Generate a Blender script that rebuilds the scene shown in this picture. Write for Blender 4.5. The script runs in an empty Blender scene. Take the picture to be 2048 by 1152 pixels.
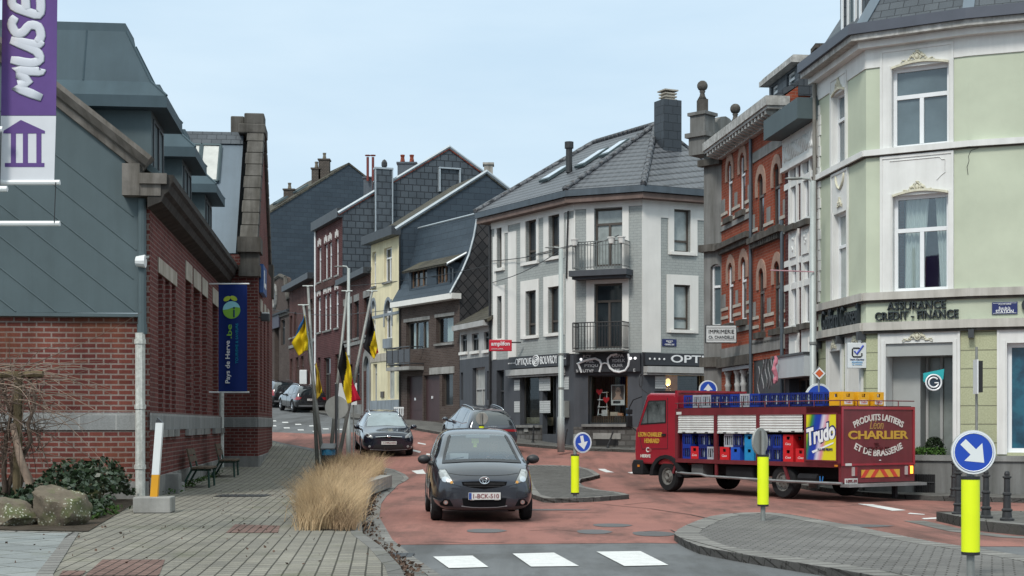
import bpy, bmesh, math, random
import numpy as np
from mathutils import Vector, Matrix
from mathutils.geometry import delaunay_2d_cdt
from mathutils.bvhtree import BVHTree
R = math.radians
random.seed(7); rng = np.random.default_rng(7)
sc = bpy.context.scene; col = sc.collection
# ---------------------------------------------------------------- camera, sky, sun, exposure
FPX, HZ, CH = 2958.0, 848.0, 1.6      # focal length in photo pixels, horizon row, camera height
cd = bpy.data.cameras.new('camera'); cam = bpy.data.objects.new('camera', cd); col.objects.link(cam)
cam.location = (0, 0, CH); cam.rotation_euler = (R(90), 0, 0)
cd.lens = 52.0; cd.sensor_width = 36.0; cd.shift_y = (HZ-576)/2048.0; cd.clip_end = 3000
sc.camera = cam
SUN_EL, SUN_AZ = R(48), R(205)        # sun high, behind and left of the camera, veiled by cloud
w = bpy.data.worlds.new('World'); sc.world = w; w.use_nodes = True
nt = w.node_tree; N = nt.nodes; L = nt.links; N.clear()
sky = N.new('ShaderNodeTexSky'); sky.sky_type = 'NISHITA'; sky.sun_disc = False
sky.sun_elevation = SUN_EL; sky.sun_rotation = SUN_AZ; sky.air_density = 1.0; sky.dust_density = 1.0; sky.ozone_density = 2.5
tc = N.new('ShaderNodeTexCoord'); mp = N.new('ShaderNodeMapping'); mp.inputs['Scale'].default_value = (1, 1, 4.5)
no = N.new('ShaderNodeTexNoise'); no.inputs['Scale'].default_value = 2.6; no.inputs['Detail'].default_value = 7; no.inputs['Roughness'].default_value = .55
rp = N.new('ShaderNodeValToRGB'); rp.color_ramp.elements[0].position = .30; rp.color_ramp.elements[1].position = .72      # soft cloud layer
rp.color_ramp.elements[0].color = (3.65, 4.7, 5.55, 1); rp.color_ramp.elements[1].color = (4.6, 5.5, 6.1, 1)
sz = N.new('ShaderNodeSeparateXYZ'); up_ = N.new('ShaderNodeValToRGB'); up_.color_ramp.elements[0].position = 0; up_.color_ramp.elements[1].position = 1.0
up_.color_ramp.elements[0].color = (.44, .44, .44, 1); up_.color_ramp.elements[1].color = (1, .90, .77, 1); e_ = up_.color_ramp.elements.new(.30); e_.color = (.50, .50, .50, 1)   # overcast sky: brightest overhead
ml = N.new('ShaderNodeMixRGB'); ml.blend_type = 'MULTIPLY'; ml.inputs[0].default_value = 1
ml2 = N.new('ShaderNodeMixRGB'); ml2.blend_type = 'MULTIPLY'; ml2.inputs[0].default_value = 1; ml2.inputs[2].default_value = (2.2, 2.2, 2.2, 1)
mx = N.new('ShaderNodeMixRGB'); mx.inputs[0].default_value = .90
bg = N.new('ShaderNodeBackground'); bg.inputs['Strength'].default_value = .10
wo = N.new('ShaderNodeOutputWorld')
L.new(tc.outputs['Generated'], mp.inputs[0]); L.new(mp.outputs[0], no.inputs['Vector']); L.new(no.outputs['Fac'], rp.inputs[0])
L.new(tc.outputs['Generated'], sz.inputs[0]); L.new(sz.outputs[2], up_.inputs[0]); L.new(rp.outputs[0], ml.inputs[1]); L.new(up_.outputs[0], ml.inputs[2]); L.new(ml.outputs[0], ml2.inputs[1])
L.new(sky.outputs[0], mx.inputs[1]); L.new(ml2.outputs[0], mx.inputs[2]); L.new(mx.outputs[0], bg.inputs['Color']); L.new(bg.outputs[0], wo.inputs[0])
sl = bpy.data.lights.new('sun', 'SUN'); sl.energy = 1.5; sl.angle = R(12); sl.color = (1, .95, .88)
so = bpy.data.objects.new('sun', sl); col.objects.link(so); so.location = (-10, -10, 40)
sdir = Vector((math.sin(SUN_AZ)*math.cos(SUN_EL), math.cos(SUN_AZ)*math.cos(SUN_EL), math.sin(SUN_EL)))
so.rotation_euler = sdir.to_track_quat('Z', 'Y').to_euler()
sc.view_settings.view_transform = 'Standard'; sc.view_settings.look = 'None'
sc.view_settings.exposure = 0.68; sc.view_settings.gamma = 1.0
# ---------------------------------------------------------------- terrain
GK = [(-50, 0), (36, 0), (42, .06), (46, .16), (50, .42), (52, .53), (54, .66), (58, .95), (66, 1.6), (82, 2.3), (100, 3.3), (140, 5.4), (600, 22)]
def g(y):
    for (a, za), (b, zb) in zip(GK, GK[1:]):
        if y <= b: return za+(zb-za)*(y-a)/(b-a)
    return GK[-1][1]
def gp(px, py, h=0.0):                 # where the ray of a photo pixel meets the ground
    a, b = 8.0, 300.0
    for _ in range(60):
        d = (a+b)/2
        if HZ+(CH-g(d)-h)*FPX/d > py: a = d
        else: b = d
    return Vector(((px-1024)*d/FPX, d, g(d)+h))
def at(px, py, D): return Vector(((px-1024)*D/FPX, D, CH-(py-HZ)*D/FPX))
# ---------------------------------------------------------------- materials
MT = {}
def lin(c):
    c /= 255.0
    return c/12.92 if c <= .04045 else ((c+.055)/1.055)**2.4
def S(r, g_, b): return (lin(r), lin(g_), lin(b))
def newmat(name):
    m = bpy.data.materials.new(name); m.use_nodes = True; t = m.node_tree
    return m, t, t.nodes['Principled BSDF']
def mul(c, k): return tuple(min(1, x*k) for x in c)
def rgba(c): return (c[0], c[1], c[2], 1)
def coord(t, kind='UV', scale=(1, 1, 1), rot=0, loc=(0, 0, 0)):
    tc = t.nodes.new('ShaderNodeTexCoord'); mp = t.nodes.new('ShaderNodeMapping')
    mp.inputs['Scale'].default_value = scale; mp.inputs['Rotation'].default_value = (0, 0, rot); mp.inputs['Location'].default_value = loc
    t.links.new(tc.outputs[kind], mp.inputs[0]); return mp.outputs[0]
def noise(t, vec, scale, detail=4, rough=.6):
    n = t.nodes.new('ShaderNodeTexNoise'); n.inputs['Scale'].default_value = scale; n.inputs['Detail'].default_value = detail; n.inputs['Roughness'].default_value = rough
    t.links.new(vec, n.inputs['Vector']); return n.outputs['Fac']
def ramp(t, fac, stops):
    r = t.nodes.new('ShaderNodeValToRGB'); e = r.color_ramp.elements
    while len(e) < len(stops): e.new(.5)
    for i, (p, c) in enumerate(stops): e[i].position = p; e[i].color = rgba(c) if len(c) == 3 else c
    t.links.new(fac, r.inputs[0]); return r.outputs[0]
def mix(t, a, b, fac, mode='MIX'):
    m = t.nodes.new('ShaderNodeMixRGB'); m.blend_type = mode
    for i, x in ((0, fac), (1, a), (2, b)):
        if hasattr(x, 'links') or hasattr(x, 'is_linked'): t.links.new(x, m.inputs[i])
        else: m.inputs[i].default_value = x if i == 0 else rgba(x)
    return m.outputs[0]
def bump(t, p, h, strength=.4, dist=.01):
    b = t.nodes.new('ShaderNodeBump'); b.inputs['Strength'].default_value = strength; b.inputs['Distance'].default_value = dist
    t.links.new(h, b.inputs['Height']); t.links.new(b.outputs[0], p.inputs['Normal'])
def plain(name, c, rough=.6, metal=0, var=.14, scale=2.5, bmp=0, streak=0, spec=.5, coat=0, fine=0):
    if name in MT: return MT[name]
    m, t, p = newmat(name); p.inputs['Roughness'].default_value = rough; p.inputs['Metallic'].default_value = metal
    p.inputs['Specular IOR Level'].default_value = spec if rough < .6 or spec != .5 else .16; p.inputs['Coat Weight'].default_value = coat; p.inputs['Coat Roughness'].default_value = .05
    if var:
        v = coord(t, 'Object'); n = noise(t, v, scale, 6)
        o = ramp(t, n, [(.3, mul(c, 1-var)), (.7, mul(c, 1+var))])
        if fine:
            n2 = noise(t, v, 90, 2); o = mix(t, o, ramp(t, n2, [(.3, (1-fine,)*3), (.7, (1, 1, 1))]), 1.0, 'MULTIPLY')
        if streak:
            s = noise(t, coord(t, 'UV', (1.5, .13, 1)), 2.2, 5, .65)
            o = mix(t, o, ramp(t, s, [(.36, (1-streak, 1-streak*1.02, 1-streak*1.08)), (.62, (1, 1, 1))]), 1.0, 'MULTIPLY')
        t.links.new(o, p.inputs['Base Color'])
        if bmp: bump(t, p, noise(t, v, scale*12, 4), bmp, .01)
    else: p.inputs['Base Color'].default_value = rgba(c)
    MT[name] = m; return m
def brick(name, c1, c2, mortar, bw=.215, bh=.072, ms=.011, rough=.85, rot=0, offset=.5, bmp=.6, var=.25, kind='UV', patch=None, dirt=0, bias=0, moss=None, squash=1):
    if name in MT: return MT[name]
    m, t, p = newmat(name); p.inputs['Roughness'].default_value = rough; p.inputs['Specular IOR Level'].default_value = .10 if rough > .7 else .3
    v = coord(t, kind, rot=rot)
    b = t.nodes.new('ShaderNodeTexBrick'); b.offset = offset; b.squash = squash
    for k, x in (('Scale', 1), ('Mortar Size', ms), ('Mortar Smooth', .15), ('Brick Width', bw), ('Row Height', bh), ('Bias', bias)): b.inputs[k].default_value = x
    b.inputs['Color1'].default_value = rgba(c1); b.inputs['Color2'].default_value = rgba(c2); b.inputs['Mortar'].default_value = rgba(mortar)
    wv = noise(t, v, 1.5, 2); wm = t.nodes.new('ShaderNodeVectorMath'); wm.operation = 'MULTIPLY_ADD'
    wm.inputs[1].default_value = (.012,)*3; t.links.new(wv, wm.inputs[0]); t.links.new(v, wm.inputs[2]); t.links.new(wm.outputs[0], b.inputs['Vector'])
    n = noise(t, v, .7, 5); o = mix(t, b.outputs['Color'], ramp(t, n, [(.25, (1-var,)*3), (.75, (1+var*.5,)*3)]), 1.0, 'MULTIPLY')
    n3 = noise(t, v, 30, 3); o = mix(t, o, ramp(t, n3, [(.25, (.78,)*3), (.75, (1.12,)*3)]), 1.0, 'MULTIPLY')
    if patch: o = mix(t, o, patch, ramp(t, noise(t, v, .45, 6), [(.52, (0, 0, 0)), (.68, (.55,)*3)]))
    if moss: o = mix(t, o, moss, ramp(t, noise(t, v, .8, 8, .75), [(.52, (0, 0, 0)), (.75, (.7,)*3)]))
    if dirt:
        s = noise(t, coord(t, kind, (1.4, .16, 1)), 2.2, 5, .7); o = mix(t, o, ramp(t, s, [(.38, (1-dirt,)*3), (.6, (1, 1, 1))]), 1.0, 'MULTIPLY')
    t.links.new(o, p.inputs['Base Color'])
    inv = t.nodes.new('ShaderNodeMath'); inv.operation = 'MULTIPLY_ADD'; inv.inputs[1].default_value = -1; inv.inputs[2].default_value = 1; t.links.new(b.outputs['Fac'], inv.inputs[0])
    ad = t.nodes.new('ShaderNodeMath'); ad.operation = 'MULTIPLY_ADD'; ad.inputs[1].default_value = .35; t.links.new(n3, ad.inputs[0]); t.links.new(inv.outputs[0], ad.inputs[2])
    bump(t, p, ad.outputs[0], bmp, .008); MT[name] = m; return m
def asphalt(name, c, c2, stain=None, scale=.35, rough=.85):
    if name in MT: return MT[name]
    m, t, p = newmat(name); p.inputs['Roughness'].default_value = rough; p.inputs['Specular IOR Level'].default_value = .12
    v = coord(t, 'UV'); o = ramp(t, noise(t, v, scale, 8, .65), [(.3, c), (.7, c2)])
    if stain:
        o = mix(t, o, stain, ramp(t, noise(t, coord(t, 'UV', (.55, .2, 1)), 1.3, 9, .74), [(.47, (0, 0, 0)), (.66, (.9,)*3)]))
        o = mix(t, o, mul(stain, .75), ramp(t, noise(t, coord(t, 'UV', (.9, .06, 1), loc=(3, 9, 0)), 1.1, 6, .6), [(.50, (0, 0, 0)), (.70, (.6,)*3)]))
    f = noise(t, v, 70, 3, .8); o = mix(t, o, ramp(t, f, [(.25, (.62,)*3), (.75, (1.28,)*3)]), 1.0, 'MULTIPLY')
    t.links.new(o, p.inputs['Base Color']); bump(t, p, f, .5, .008); MT[name] = m; return m
def glass(name, tint, refl=.12, rough=.02, dark=1.0):      # see-through pane with a sky reflection
    if name in MT: return MT[name]
    m, t, p = newmat(name); tr = t.nodes.new('ShaderNodeBsdfTransparent'); gl = t.nodes.new('ShaderNodeBsdfGlossy'); ms = t.nodes.new('ShaderNodeMixShader')
    tr.inputs[0].default_value = rgba(tint); gl.inputs['Roughness'].default_value = rough; gl.inputs[0].default_value = (.9, .95, 1, 1); ms.inputs[0].default_value = refl
    t.links.new(tr.outputs[0], ms.inputs[1]); t.links.new(gl.outputs[0], ms.inputs[2]); t.links.new(ms.outputs[0], t.nodes['Material Output'].inputs[0]); MT[name] = m; return m
def emit(name, c, s):
    if name in MT: return MT[name]
    m, t, p = newmat(name); p.inputs['Base Color'].default_value = rgba(c); p.inputs['Emission Color'].default_value = rgba(c); p.inputs['Emission Strength'].default_value = s; MT[name] = m; return m
# ---------------------------------------------------------------- mesh builder
ORG = {}
def tag(o, label, cat, group=None):
    o['label'] = label; o['category'] = cat
    if group: o['group'] = group
    return o
def thing(name, label, cat, loc=(0, 0, 0), rotz=0.0, group=None, local=False):
    o = bpy.data.objects.new(name, None); col.objects.link(o); o.empty_display_size = .2
    o.location = loc; o.rotation_euler = (0, 0, rotz); tag(o, label, cat, group)
    ORG[o.name] = Vector((0, 0, 0)) if local else Vector(loc); return o
def dup(root, loc, rotz=0.0, label=None, group=None):
    r = root.copy(); col.objects.link(r); r.location = loc; r.rotation_euler = (0, 0, rotz)
    if label: r['label'] = label
    if group: r['group'] = group
    for ch in list(root.children):
        c = ch.copy(); col.objects.link(c); c.parent = r
        for q in ch.children:
            d = q.copy(); col.objects.link(d); d.parent = c
    return r
class MB:
    def __init__(s): s.v = []; s.f = []; s.m = []
    def add(s, vs, fs, mi=0):
        k = len(s.v); s.v += [Vector(x) for x in vs]
        for f in fs: s.f.append([i+k for i in f]); s.m.append(mi)
        return s
    def poly(s, pts, mi=0): return s.add(pts, [list(range(len(pts)))], mi)
    def obox(s, o, a, b, c, mi=0):
        o = Vector(o); a = Vector(a); b = Vector(b); c = Vector(c)
        return s.add([o, o+a, o+a+b, o+b, o+c, o+a+c, o+a+b+c, o+b+c], [(3, 2, 1, 0), (4, 5, 6, 7), (0, 1, 5, 4), (1, 2, 6, 5), (2, 3, 7, 6), (3, 0, 4, 7)], mi)
    def box(s, x0, x1, y0, y1, z0, z1, mi=0): return s.obox((x0, y0, z0), (x1-x0, 0, 0), (0, y1-y0, 0), (0, 0, z1-z0), mi)
    def prism(s, pts, vec, mi=0):
        n = len(pts); vec = Vector(vec); p = [Vector(x) for x in pts]; q = [x+vec for x in p]
        return s.add(p+q, [list(range(n))[::-1], list(range(n, 2*n))]+[(i, (i+1) % n, n+(i+1) % n, n+i) for i in range(n)], mi)
    def slab(s, pts, th, mi=0):            # a sheet with thickness, laid below the polygon
        p = [Vector(x) for x in pts]; nn = Vector((0, 0, 0))
        for i in range(1, len(p)-1): nn += (p[i]-p[0]).cross(p[i+1]-p[0])
        nn.normalize()
        if nn.z < 0: nn = -nn
        return s.prism(p, -nn*th, mi)
    def tube(s, pts, r, n=8, mi=0, cap=True):
        p = [Vector(x) for x in pts]; rs = r if isinstance(r, (list, tuple)) else [r]*len(p); k = len(s.v); up = None
        for i, x in enumerate(p):
            d = (p[min(i+1, len(p)-1)]-p[max(i-1, 0)]).normalized()
            if up is None: up = Vector((0, 0, 1)) if abs(d.z) < .9 else Vector((1, 0, 0))
            a = d.cross(up).normalized(); b = a.cross(d).normalized(); up = b
            for j in range(n):
                t = 2*math.pi*j/n; s.v.append(x+(a*math.cos(t)+b*math.sin(t))*rs[i])
        for i in range(len(p)-1):
            for j in range(n):
                s.f.append([k+i*n+j, k+i*n+(j+1) % n, k+(i+1)*n+(j+1) % n, k+(i+1)*n+j]); s.m.append(mi)
        if cap:
            s.f.append([k+j for j in range(n)][::-1]); s.m.append(mi); e = k+(len(p)-1)*n; s.f.append([e+j for j in range(n)]); s.m.append(mi)
        return s
    def lathe(s, prof, c=(0, 0, 0), n=16, axis='Z', mi=0, cap=True):
        c = Vector(c); k = len(s.v)
        for r, z in prof:
            for j in range(n):
                t = 2*math.pi*j/n; x, y = r*math.cos(t), r*math.sin(t)
                s.v.append(c+(Vector((x, y, z)) if axis == 'Z' else Vector((x, z, y)) if axis == 'Y' else Vector((z, x, y))))
        for i in range(len(prof)-1):
            for j in range(n): s.f.append([k+i*n+j, k+i*n+(j+1) % n, k+(i+1)*n+(j+1) % n, k+(i+1)*n+j]); s.m.append(mi)
        if cap: s.f.append([k+j for j in range(n)][::-1]); s.m.append(mi); e = k+(len(prof)-1)*n; s.f.append([e+j for j in range(n)]); s.m.append(mi)
        return s
    def sphere(s, c, r, n=12, mi=0, sq=(1, 1, 1)):
        h = n//2; c = Vector(c); k = len(s.v)
        for i in range(h+1):
            a = math.pi*i/h
            for j in range(n):
                t = 2*math.pi*j/n; s.v.append(c+Vector((math.sin(a)*math.cos(t)*sq[0], math.sin(a)*math.sin(t)*sq[1], math.cos(a)*sq[2]))*r)
        for i in range(h):
            for j in range(n): s.f.append([k+i*n+j, k+(i+1)*n+j, k+(i+1)*n+(j+1) % n, k+i*n+(j+1) % n]); s.m.append(mi)
        return s
    def build(s, name, mats, parent=None, smooth=False, loc=None, recalc=True, bevel=0, weld=False, subsurf=0):
        off = ORG.get(parent.name, Vector((0, 0, 0))) if parent else (Vector(loc) if loc is not None else Vector((0, 0, 0)))
        me = bpy.data.meshes.new(name); me.from_pydata([tuple(x) for x in s.v], [], s.f)
        mats = mats if isinstance(mats, (list, tuple)) else [mats]
        for m in mats: me.materials.append(m)
        me.polygons.foreach_set('material_index', s.m)
        if recalc or weld:
            b = bmesh.new(); b.from_mesh(me)
            if weld: bmesh.ops.remove_doubles(b, verts=b.verts, dist=.0004)
            if recalc: bmesh.ops.recalc_face_normals(b, faces=b.faces)
            b.to_mesh(me); b.free()
        metric_uv(me)
        me.transform(Matrix.Translation(-off))
        if smooth: me.polygons.foreach_set('use_smooth', [True]*len(me.polygons))
        o = bpy.data.objects.new(name, me); col.objects.link(o)
        if parent: o.parent = parent
        else: o.location = off
        ORG[o.name] = off
        if bevel:
            md = o.modifiers.new('bevel', 'BEVEL'); md.width = bevel; md.segments = 2; md.limit_method = 'ANGLE'; md.angle_limit = R(40)
        if subsurf:
            md = o.modifiers.new('sub', 'SUBSURF'); md.levels = md.render_levels = subsurf
        return o
def metric_uv(me):                         # texture coordinates in metres: along the horizontal, and up the slope
    nl = len(me.loops)
    if not nl: return
    uv = me.uv_layers.new(name='UVMap')
    co = np.empty(len(me.vertices)*3); me.vertices.foreach_get('co', co); co = co.reshape(-1, 3)
    lv = np.empty(nl, dtype=np.int32); me.loops.foreach_get('vertex_index', lv)
    nm = np.empty(len(me.polygons)*3); me.polygons.foreach_get('normal', nm); nm = nm.reshape(-1, 3)
    tot = np.empty(len(me.polygons), dtype=np.int32); me.polygons.foreach_get('loop_total', tot)
    pn = np.repeat(nm, tot, axis=0); t = np.stack([-pn[:, 1], pn[:, 0], np.zeros(nl)], 1); ln = np.linalg.norm(t, axis=1)
    flat = ln < .12; t[flat] = (1, 0, 0); t[~flat] /= ln[~flat][:, None]
    b = np.cross(pn, t); b[flat] = (0, 1, 0); p = co[lv]
    uv.data.foreach_set('uv', np.stack([(p*t).sum(1), (p*b).sum(1)], 1).ravel())
def kind(o, k): o['kind'] = k; return o
# ---------------------------------------------------------------- facades
class Fc:                                  # a vertical plane from P to Q in plan, left to right as seen from outside
    def __init__(s, P, Q):
        s.P = Vector((P[0], P[1], 0)); d = Vector((Q[0]-P[0], Q[1]-P[1], 0)); s.L = d.length; s.U = d/s.L; s.n = Vector((s.U.y, -s.U.x, 0))
    def pt(s, u, z, d=0.0): return s.P+s.U*u+s.n*d+Vector((0, 0, z))
    def hit(s, px, py):
        D = Vector(((px-1024)/FPX, 1, (HZ-py)/FPX)); o = Vector((0, 0, CH)); t = (s.P-o).dot(s.n)/D.dot(s.n); h = o+D*t
        return (h-s.P).dot(s.U), h.z
    def rect(s, x0, y0, x1, y1, right=False):   # photo rectangle -> (u0,u1,z0,z1), heights read at the left (or right) edge
        a, zt = s.hit(x0, y0); b, _ = s.hit(x1, y0)
        if right: _, zt = s.hit(x1, y0); _, zb = s.hit(x1, y1)
        else: _, zb = s.hit(x0, y1)
        return [a, b, zb, zt]
    def box(s, mb, u0, u1, z0, z1, d0, d1, mi=0): return mb.obox(s.pt(u0, z0, d0), s.U*(u1-u0), s.n*(d1-d0), (0, 0, z1-z0), mi)
def wall_mesh(mb, F, u0, u1, z0, z1, ops=(), reveal=.16, mi=0, rmi=None, d=0.0):
    us = sorted({u0, u1, *[min(max(x, u0), u1) for o in ops for x in o[:2]]}); zs = sorted({z0, z1, *[min(max(x, z0), z1) for o in ops for x in o[2:4]]})
    for a, b in zip(us, us[1:]):
        for c, e in zip(zs, zs[1:]):
            um, zm = (a+b)/2, (c+e)/2
            if any(o[0] < um < o[1] and o[2] < zm < o[3] for o in ops): continue
            mb.poly([F.pt(a, c, d), F.pt(b, c, d), F.pt(b, e, d), F.pt(a, e, d)], mi)
    rm = mi if rmi is None else rmi
    for o in ops:
        a, b, c, e = [F.pt(o[i], o[j], d) for i, j in ((0, 2), (1, 2), (1, 3), (0, 3))]; k = F.n*-reveal
        for p, q in ((a, b), (b, c), (c, e), (e, a)): mb.poly([p, q, q+k, p+k], rm)
def window(F, r, parent, fm, pm, style='T', reveal=.14, fw=.06, sill=None, surround=None, curtain=None, name='window', d=0.0, trans=.30, sillm=None, sd=.07, arch=0, depth=.05):
    u0, u1, z0, z1 = r; mb = MB(); a, b = d-reveal-depth, d-reveal+.012
    if style == 'open': a = b
    F.box(mb, u0, u0+fw, z0, z1, a, b); F.box(mb, u1-fw, u1, z0, z1, a, b); F.box(mb, u0+fw, u1-fw, z0, z0+fw, a, b); F.box(mb, u0+fw, u1-fw, z1-fw, z1, a, b)
    zt = z1-(z1-z0)*trans; um = (u0+u1)/2; h = fw*.6
    if style in ('T', 'trans'): F.box(mb, u0+fw, u1-fw, zt-h, zt+h, a, b+.01)
    if style == 'T': F.box(mb, um-h, um+h, z0+fw, zt-h, a, b+.008)
    if style == 'cas': F.box(mb, um-h, um+h, z0+fw, z1-fw, a, b+.008)
    if style == 'three':
        for k in (1, 2): q = u0+(u1-u0)*k/3; F.box(mb, q-h, q+h, z0+fw, z1-fw, a, b+.008)
    if style == 'low': zl = z0+(z1-z0)*.26; F.box(mb, u0+fw, u1-fw, zl-h, zl+h, a, b+.008)
    o = mb.build(name, fm, parent)
    q = MB(); F.box(q, u0+fw*.5, u1-fw*.5, z0+fw*.5, z1-fw*.5, a+.012, a+.02); q.build('pane', pm, o)
    if sill:
        q = MB(); F.box(q, u0-sd, u1+sd, z0-sill, z0-.002, d-reveal, d+.09); q.build('sill', sillm, o)
    if surround:
        m, sw, sh = surround; q = MB(); F.box(q, u0-sw, u0-.001, z0, z1+sh, d+.001, d+.03); F.box(q, u1+.001, u1+sw, z0, z1+sh, d+.001, d+.03)
        F.box(q, u0-.001, u1+.001, z1+.001, z1+sh, d+.001, d+.03); q.build('surround', m, o)
    if arch:
        q = MB(); n = 7; hw = (u1-u0)/2
        for sg in (-1, 1):
            pts = [(um+sg*hw, z1)]+[(um+sg*hw*math.cos(math.pi/2*i/n), z1-arch+arch*math.sin(math.pi/2*i/n)) for i in range(n+1)]
            q.prism([F.pt(u, z, d-.002) for u, z in pts], F.n*-.11)
        q.build('arch_infill', MT['_arch'], o)
    if curtain:
        q = MB(); nn = 26
        for (f0, f1, g0, g1) in curtain:
            rows = []
            for i in range(nn+1):
                t = i/nn; w_ = .012+.028*math.sin(t*31+f0*9)*1
                rows.append((u0+(u1-u0)*(f0+(f1-f0)*t), u0+(u1-u0)*(g0+(g1-g0)*t), a-.1-w_))
            for p, s2 in zip(rows, rows[1:]):
                q.poly([F.pt(p[1], z0+.03, p[2]), F.pt(s2[1], z0+.03, s2[2]), F.pt(s2[0], z1-.05, s2[2]), F.pt(p[0], z1-.05, p[2])])
        q.build('curtain', MT['curtain'], o, smooth=True, recalc=False, weld=True)
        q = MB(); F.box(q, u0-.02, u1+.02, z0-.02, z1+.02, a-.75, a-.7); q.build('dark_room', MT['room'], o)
    return o
def arch_ring(mb, F, r, sw, rise, mi=0, d0=.002, d1=.035, n=10, drop=0.0):   # ring of voussoirs over an arched head
    u0, u1, z0, z1 = r; um, hw = (u0+u1)/2, (u1-u0)/2; pts = []
    for i in range(n+1):
        t = math.pi*i/n; pts.append(((um-hw*math.cos(t), z1-rise+rise*math.sin(t)), (um-(hw+sw)*math.cos(t), z1-rise+(rise+sw*1.25)*math.sin(t))))
    if drop: pts = [((u0, z1-rise-drop), (u0-sw, z1-rise-drop))]+pts+[((u1, z1-rise-drop), (u1+sw, z1-rise-drop))]
    for (a, b), (c, e) in zip(pts, pts[1:]):
        mb.prism([F.pt(*a, d0), F.pt(*c, d0), F.pt(*e, d0), F.pt(*b, d0)], F.n*(d1-d0), mi)
FONT = {}
def text_mesh(txt, size=1.0, ext=.01, align='CENTER', shear=0, bold=0, space=1.0):
    cu = bpy.data.curves.new('txt', 'FONT'); cu.body = txt; cu.size = size; cu.extrude = ext; cu.align_x = align; cu.align_y = 'CENTER'; cu.shear = shear; cu.offset = bold; cu.space_character = space; cu.resolution_u = 4
    o = bpy.data.objects.new('txt', cu); col.objects.link(o); bpy.context.view_layer.update()
    me = bpy.data.meshes.new_from_object(o.evaluated_get(bpy.context.evaluated_depsgraph_get())); bpy.data.objects.remove(o); bpy.data.curves.remove(cu)
    return me
def lettering(txt, M, w, h, mat, parent, ext=.006, name='lettering', shear=0, bold=0, arc=None, space=1.0, loc=None):
    """text fitted to w x h metres, centred on M (x right, y up, z out)"""
    me = text_mesh(txt, 1.0, ext/max(.01, h), 'CENTER', shear, bold, space)
    co = np.array([v.co for v in me.vertices]); lo, hi = co.min(0), co.max(0); sx = w/(hi[0]-lo[0]); sy = h/(hi[1]-lo[1]); c = (lo+hi)/2
    mb = MB(); off = ORG.get(parent.name, Vector((0, 0, 0))) if parent else Vector(loc or (0, 0, 0))
    for v in me.vertices:
        x, y, z = (v.co.x-c[0])*sx, (v.co.y-c[1])*sy, v.co.z*sy
        if arc:
            a = x/arc; rr = arc+y if arc > 0 else arc+y
            x, y = rr*math.sin(a), rr*math.cos(a)-arc
        mb.v.append(M @ Vector((x, y, z+ext+.001)))
    mb.f = [list(p.vertices) for p in me.polygons]; mb.m = [0]*len(mb.f); bpy.data.meshes.remove(me)
    return mb.build(name, mat, parent, recalc=False, loc=loc)
def frameM(o, x, y):                       # matrix from an origin and two axes
    x = Vector(x).normalized(); y = Vector(y).normalized(); z = x.cross(y); o = Vector(o)
    return Matrix(((x.x, y.x, z.x, o.x), (x.y, y.y, z.y, o.y), (x.z, y.z, z.z, o.z), (0, 0, 0, 1)))
def Ftext(F, u, z, txt, w, h, mat, parent, d=.0, **k): return lettering(txt, frameM(F.pt(u, z, d), F.U, (0, 0, 1)), w, h, mat, parent, **k)
def drape(mb, pts, h=0.0, mi=0, skirt=0.0, knots=True):    # flat polygon laid on the terrain, cut at its folds
    b = bmesh.new(); vs = [b.verts.new((p[0], p[1], 0)) for p in pts]; f = b.faces.new(vs); b.normal_update()
    if f.normal.z < 0: f.normal_flip()
    edges = [(Vector((p[0], p[1], 0)), Vector((q[0], q[1], 0))) for p, q in zip(pts, list(pts[1:])+[pts[0]])]
    bmesh.ops.triangulate(b, faces=b.faces)
    for y, _ in GK[1:-1]:
        bmesh.ops.bisect_plane(b, geom=b.verts[:]+b.edges[:]+b.faces[:], plane_co=(0, y, 0), plane_no=(0, 1, 0))
    k = len(mb.v); b.verts.index_update()
    for v in b.verts: mb.v.append(Vector((v.co.x, v.co.y, g(v.co.y)+h)))
    for fc in b.faces: mb.f.append([k+v.index for v in fc.verts]); mb.m.append(mi)
    if skirt:
        for e in b.edges:
            if len(e.link_faces) == 1:
                p, q = mb.v[k+e.verts[0].index], mb.v[k+e.verts[1].index]; dz = Vector((0, 0, skirt)); mb.poly([p, q, q-dz, p-dz], mi)
    b.free(); return mb
def strip(pts, w):                          # polygon along a polyline, w metres to its left
    out = []; P = [Vector((p[0], p[1])) for p in pts]
    for i, p in enumerate(P):
        d = (P[min(i+1, len(P)-1)]-P[max(i-1, 0)]).normalized(); out.append(p+Vector((-d.y, d.x))*w)
    return P, out
def drape_strip(mb, pts, w, h, mi=0, skirt=0):
    a, b = strip(pts, w)
    for i in range(len(a)-1): drape(mb, [a[i], a[i+1], b[i+1], b[i]], h, mi, skirt)
# ---------------------------------------------------------------- materials used by the setting
red_asph = asphalt('red_asphalt', (.325, .155, .128), (.262, .128, .110), stain=(.11, .070, .062), scale=.5)
grey_asph = asphalt('grey_asphalt', (.175, .182, .188), (.125, .13, .135), stain=(.085, .085, .085))
white_paint = plain('road_paint', (.68, .68, .67), .7, var=.10, scale=5, fine=.25)
paver = brick('clay_paver', (.262, .245, .208), (.205, .194, .170), (.070, .066, .056), .21, .165, .010, .85, rot=R(90-5), bmp=.8, var=.30, moss=(.085, .095, .045))
paver_red = brick('red_paver', (.215, .14, .12), (.17, .11, .095), (.05, .04, .035), .22, .11, .009, .85, rot=R(85), bmp=.7, var=.3)
slab_pave = brick('concrete_slab', (.27, .285, .28), (.23, .245, .245), (.07, .07, .06), .62, .62, .012, .8, rot=R(34), bmp=.5, var=.2, moss=(.12, .125, .08))
isl_pave = brick('island_paver', (.205, .198, .190), (.155, .15, .146), (.075, .07, .066), .22, .105, .010, .85, rot=R(18), bmp=.8, var=.25)
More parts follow.
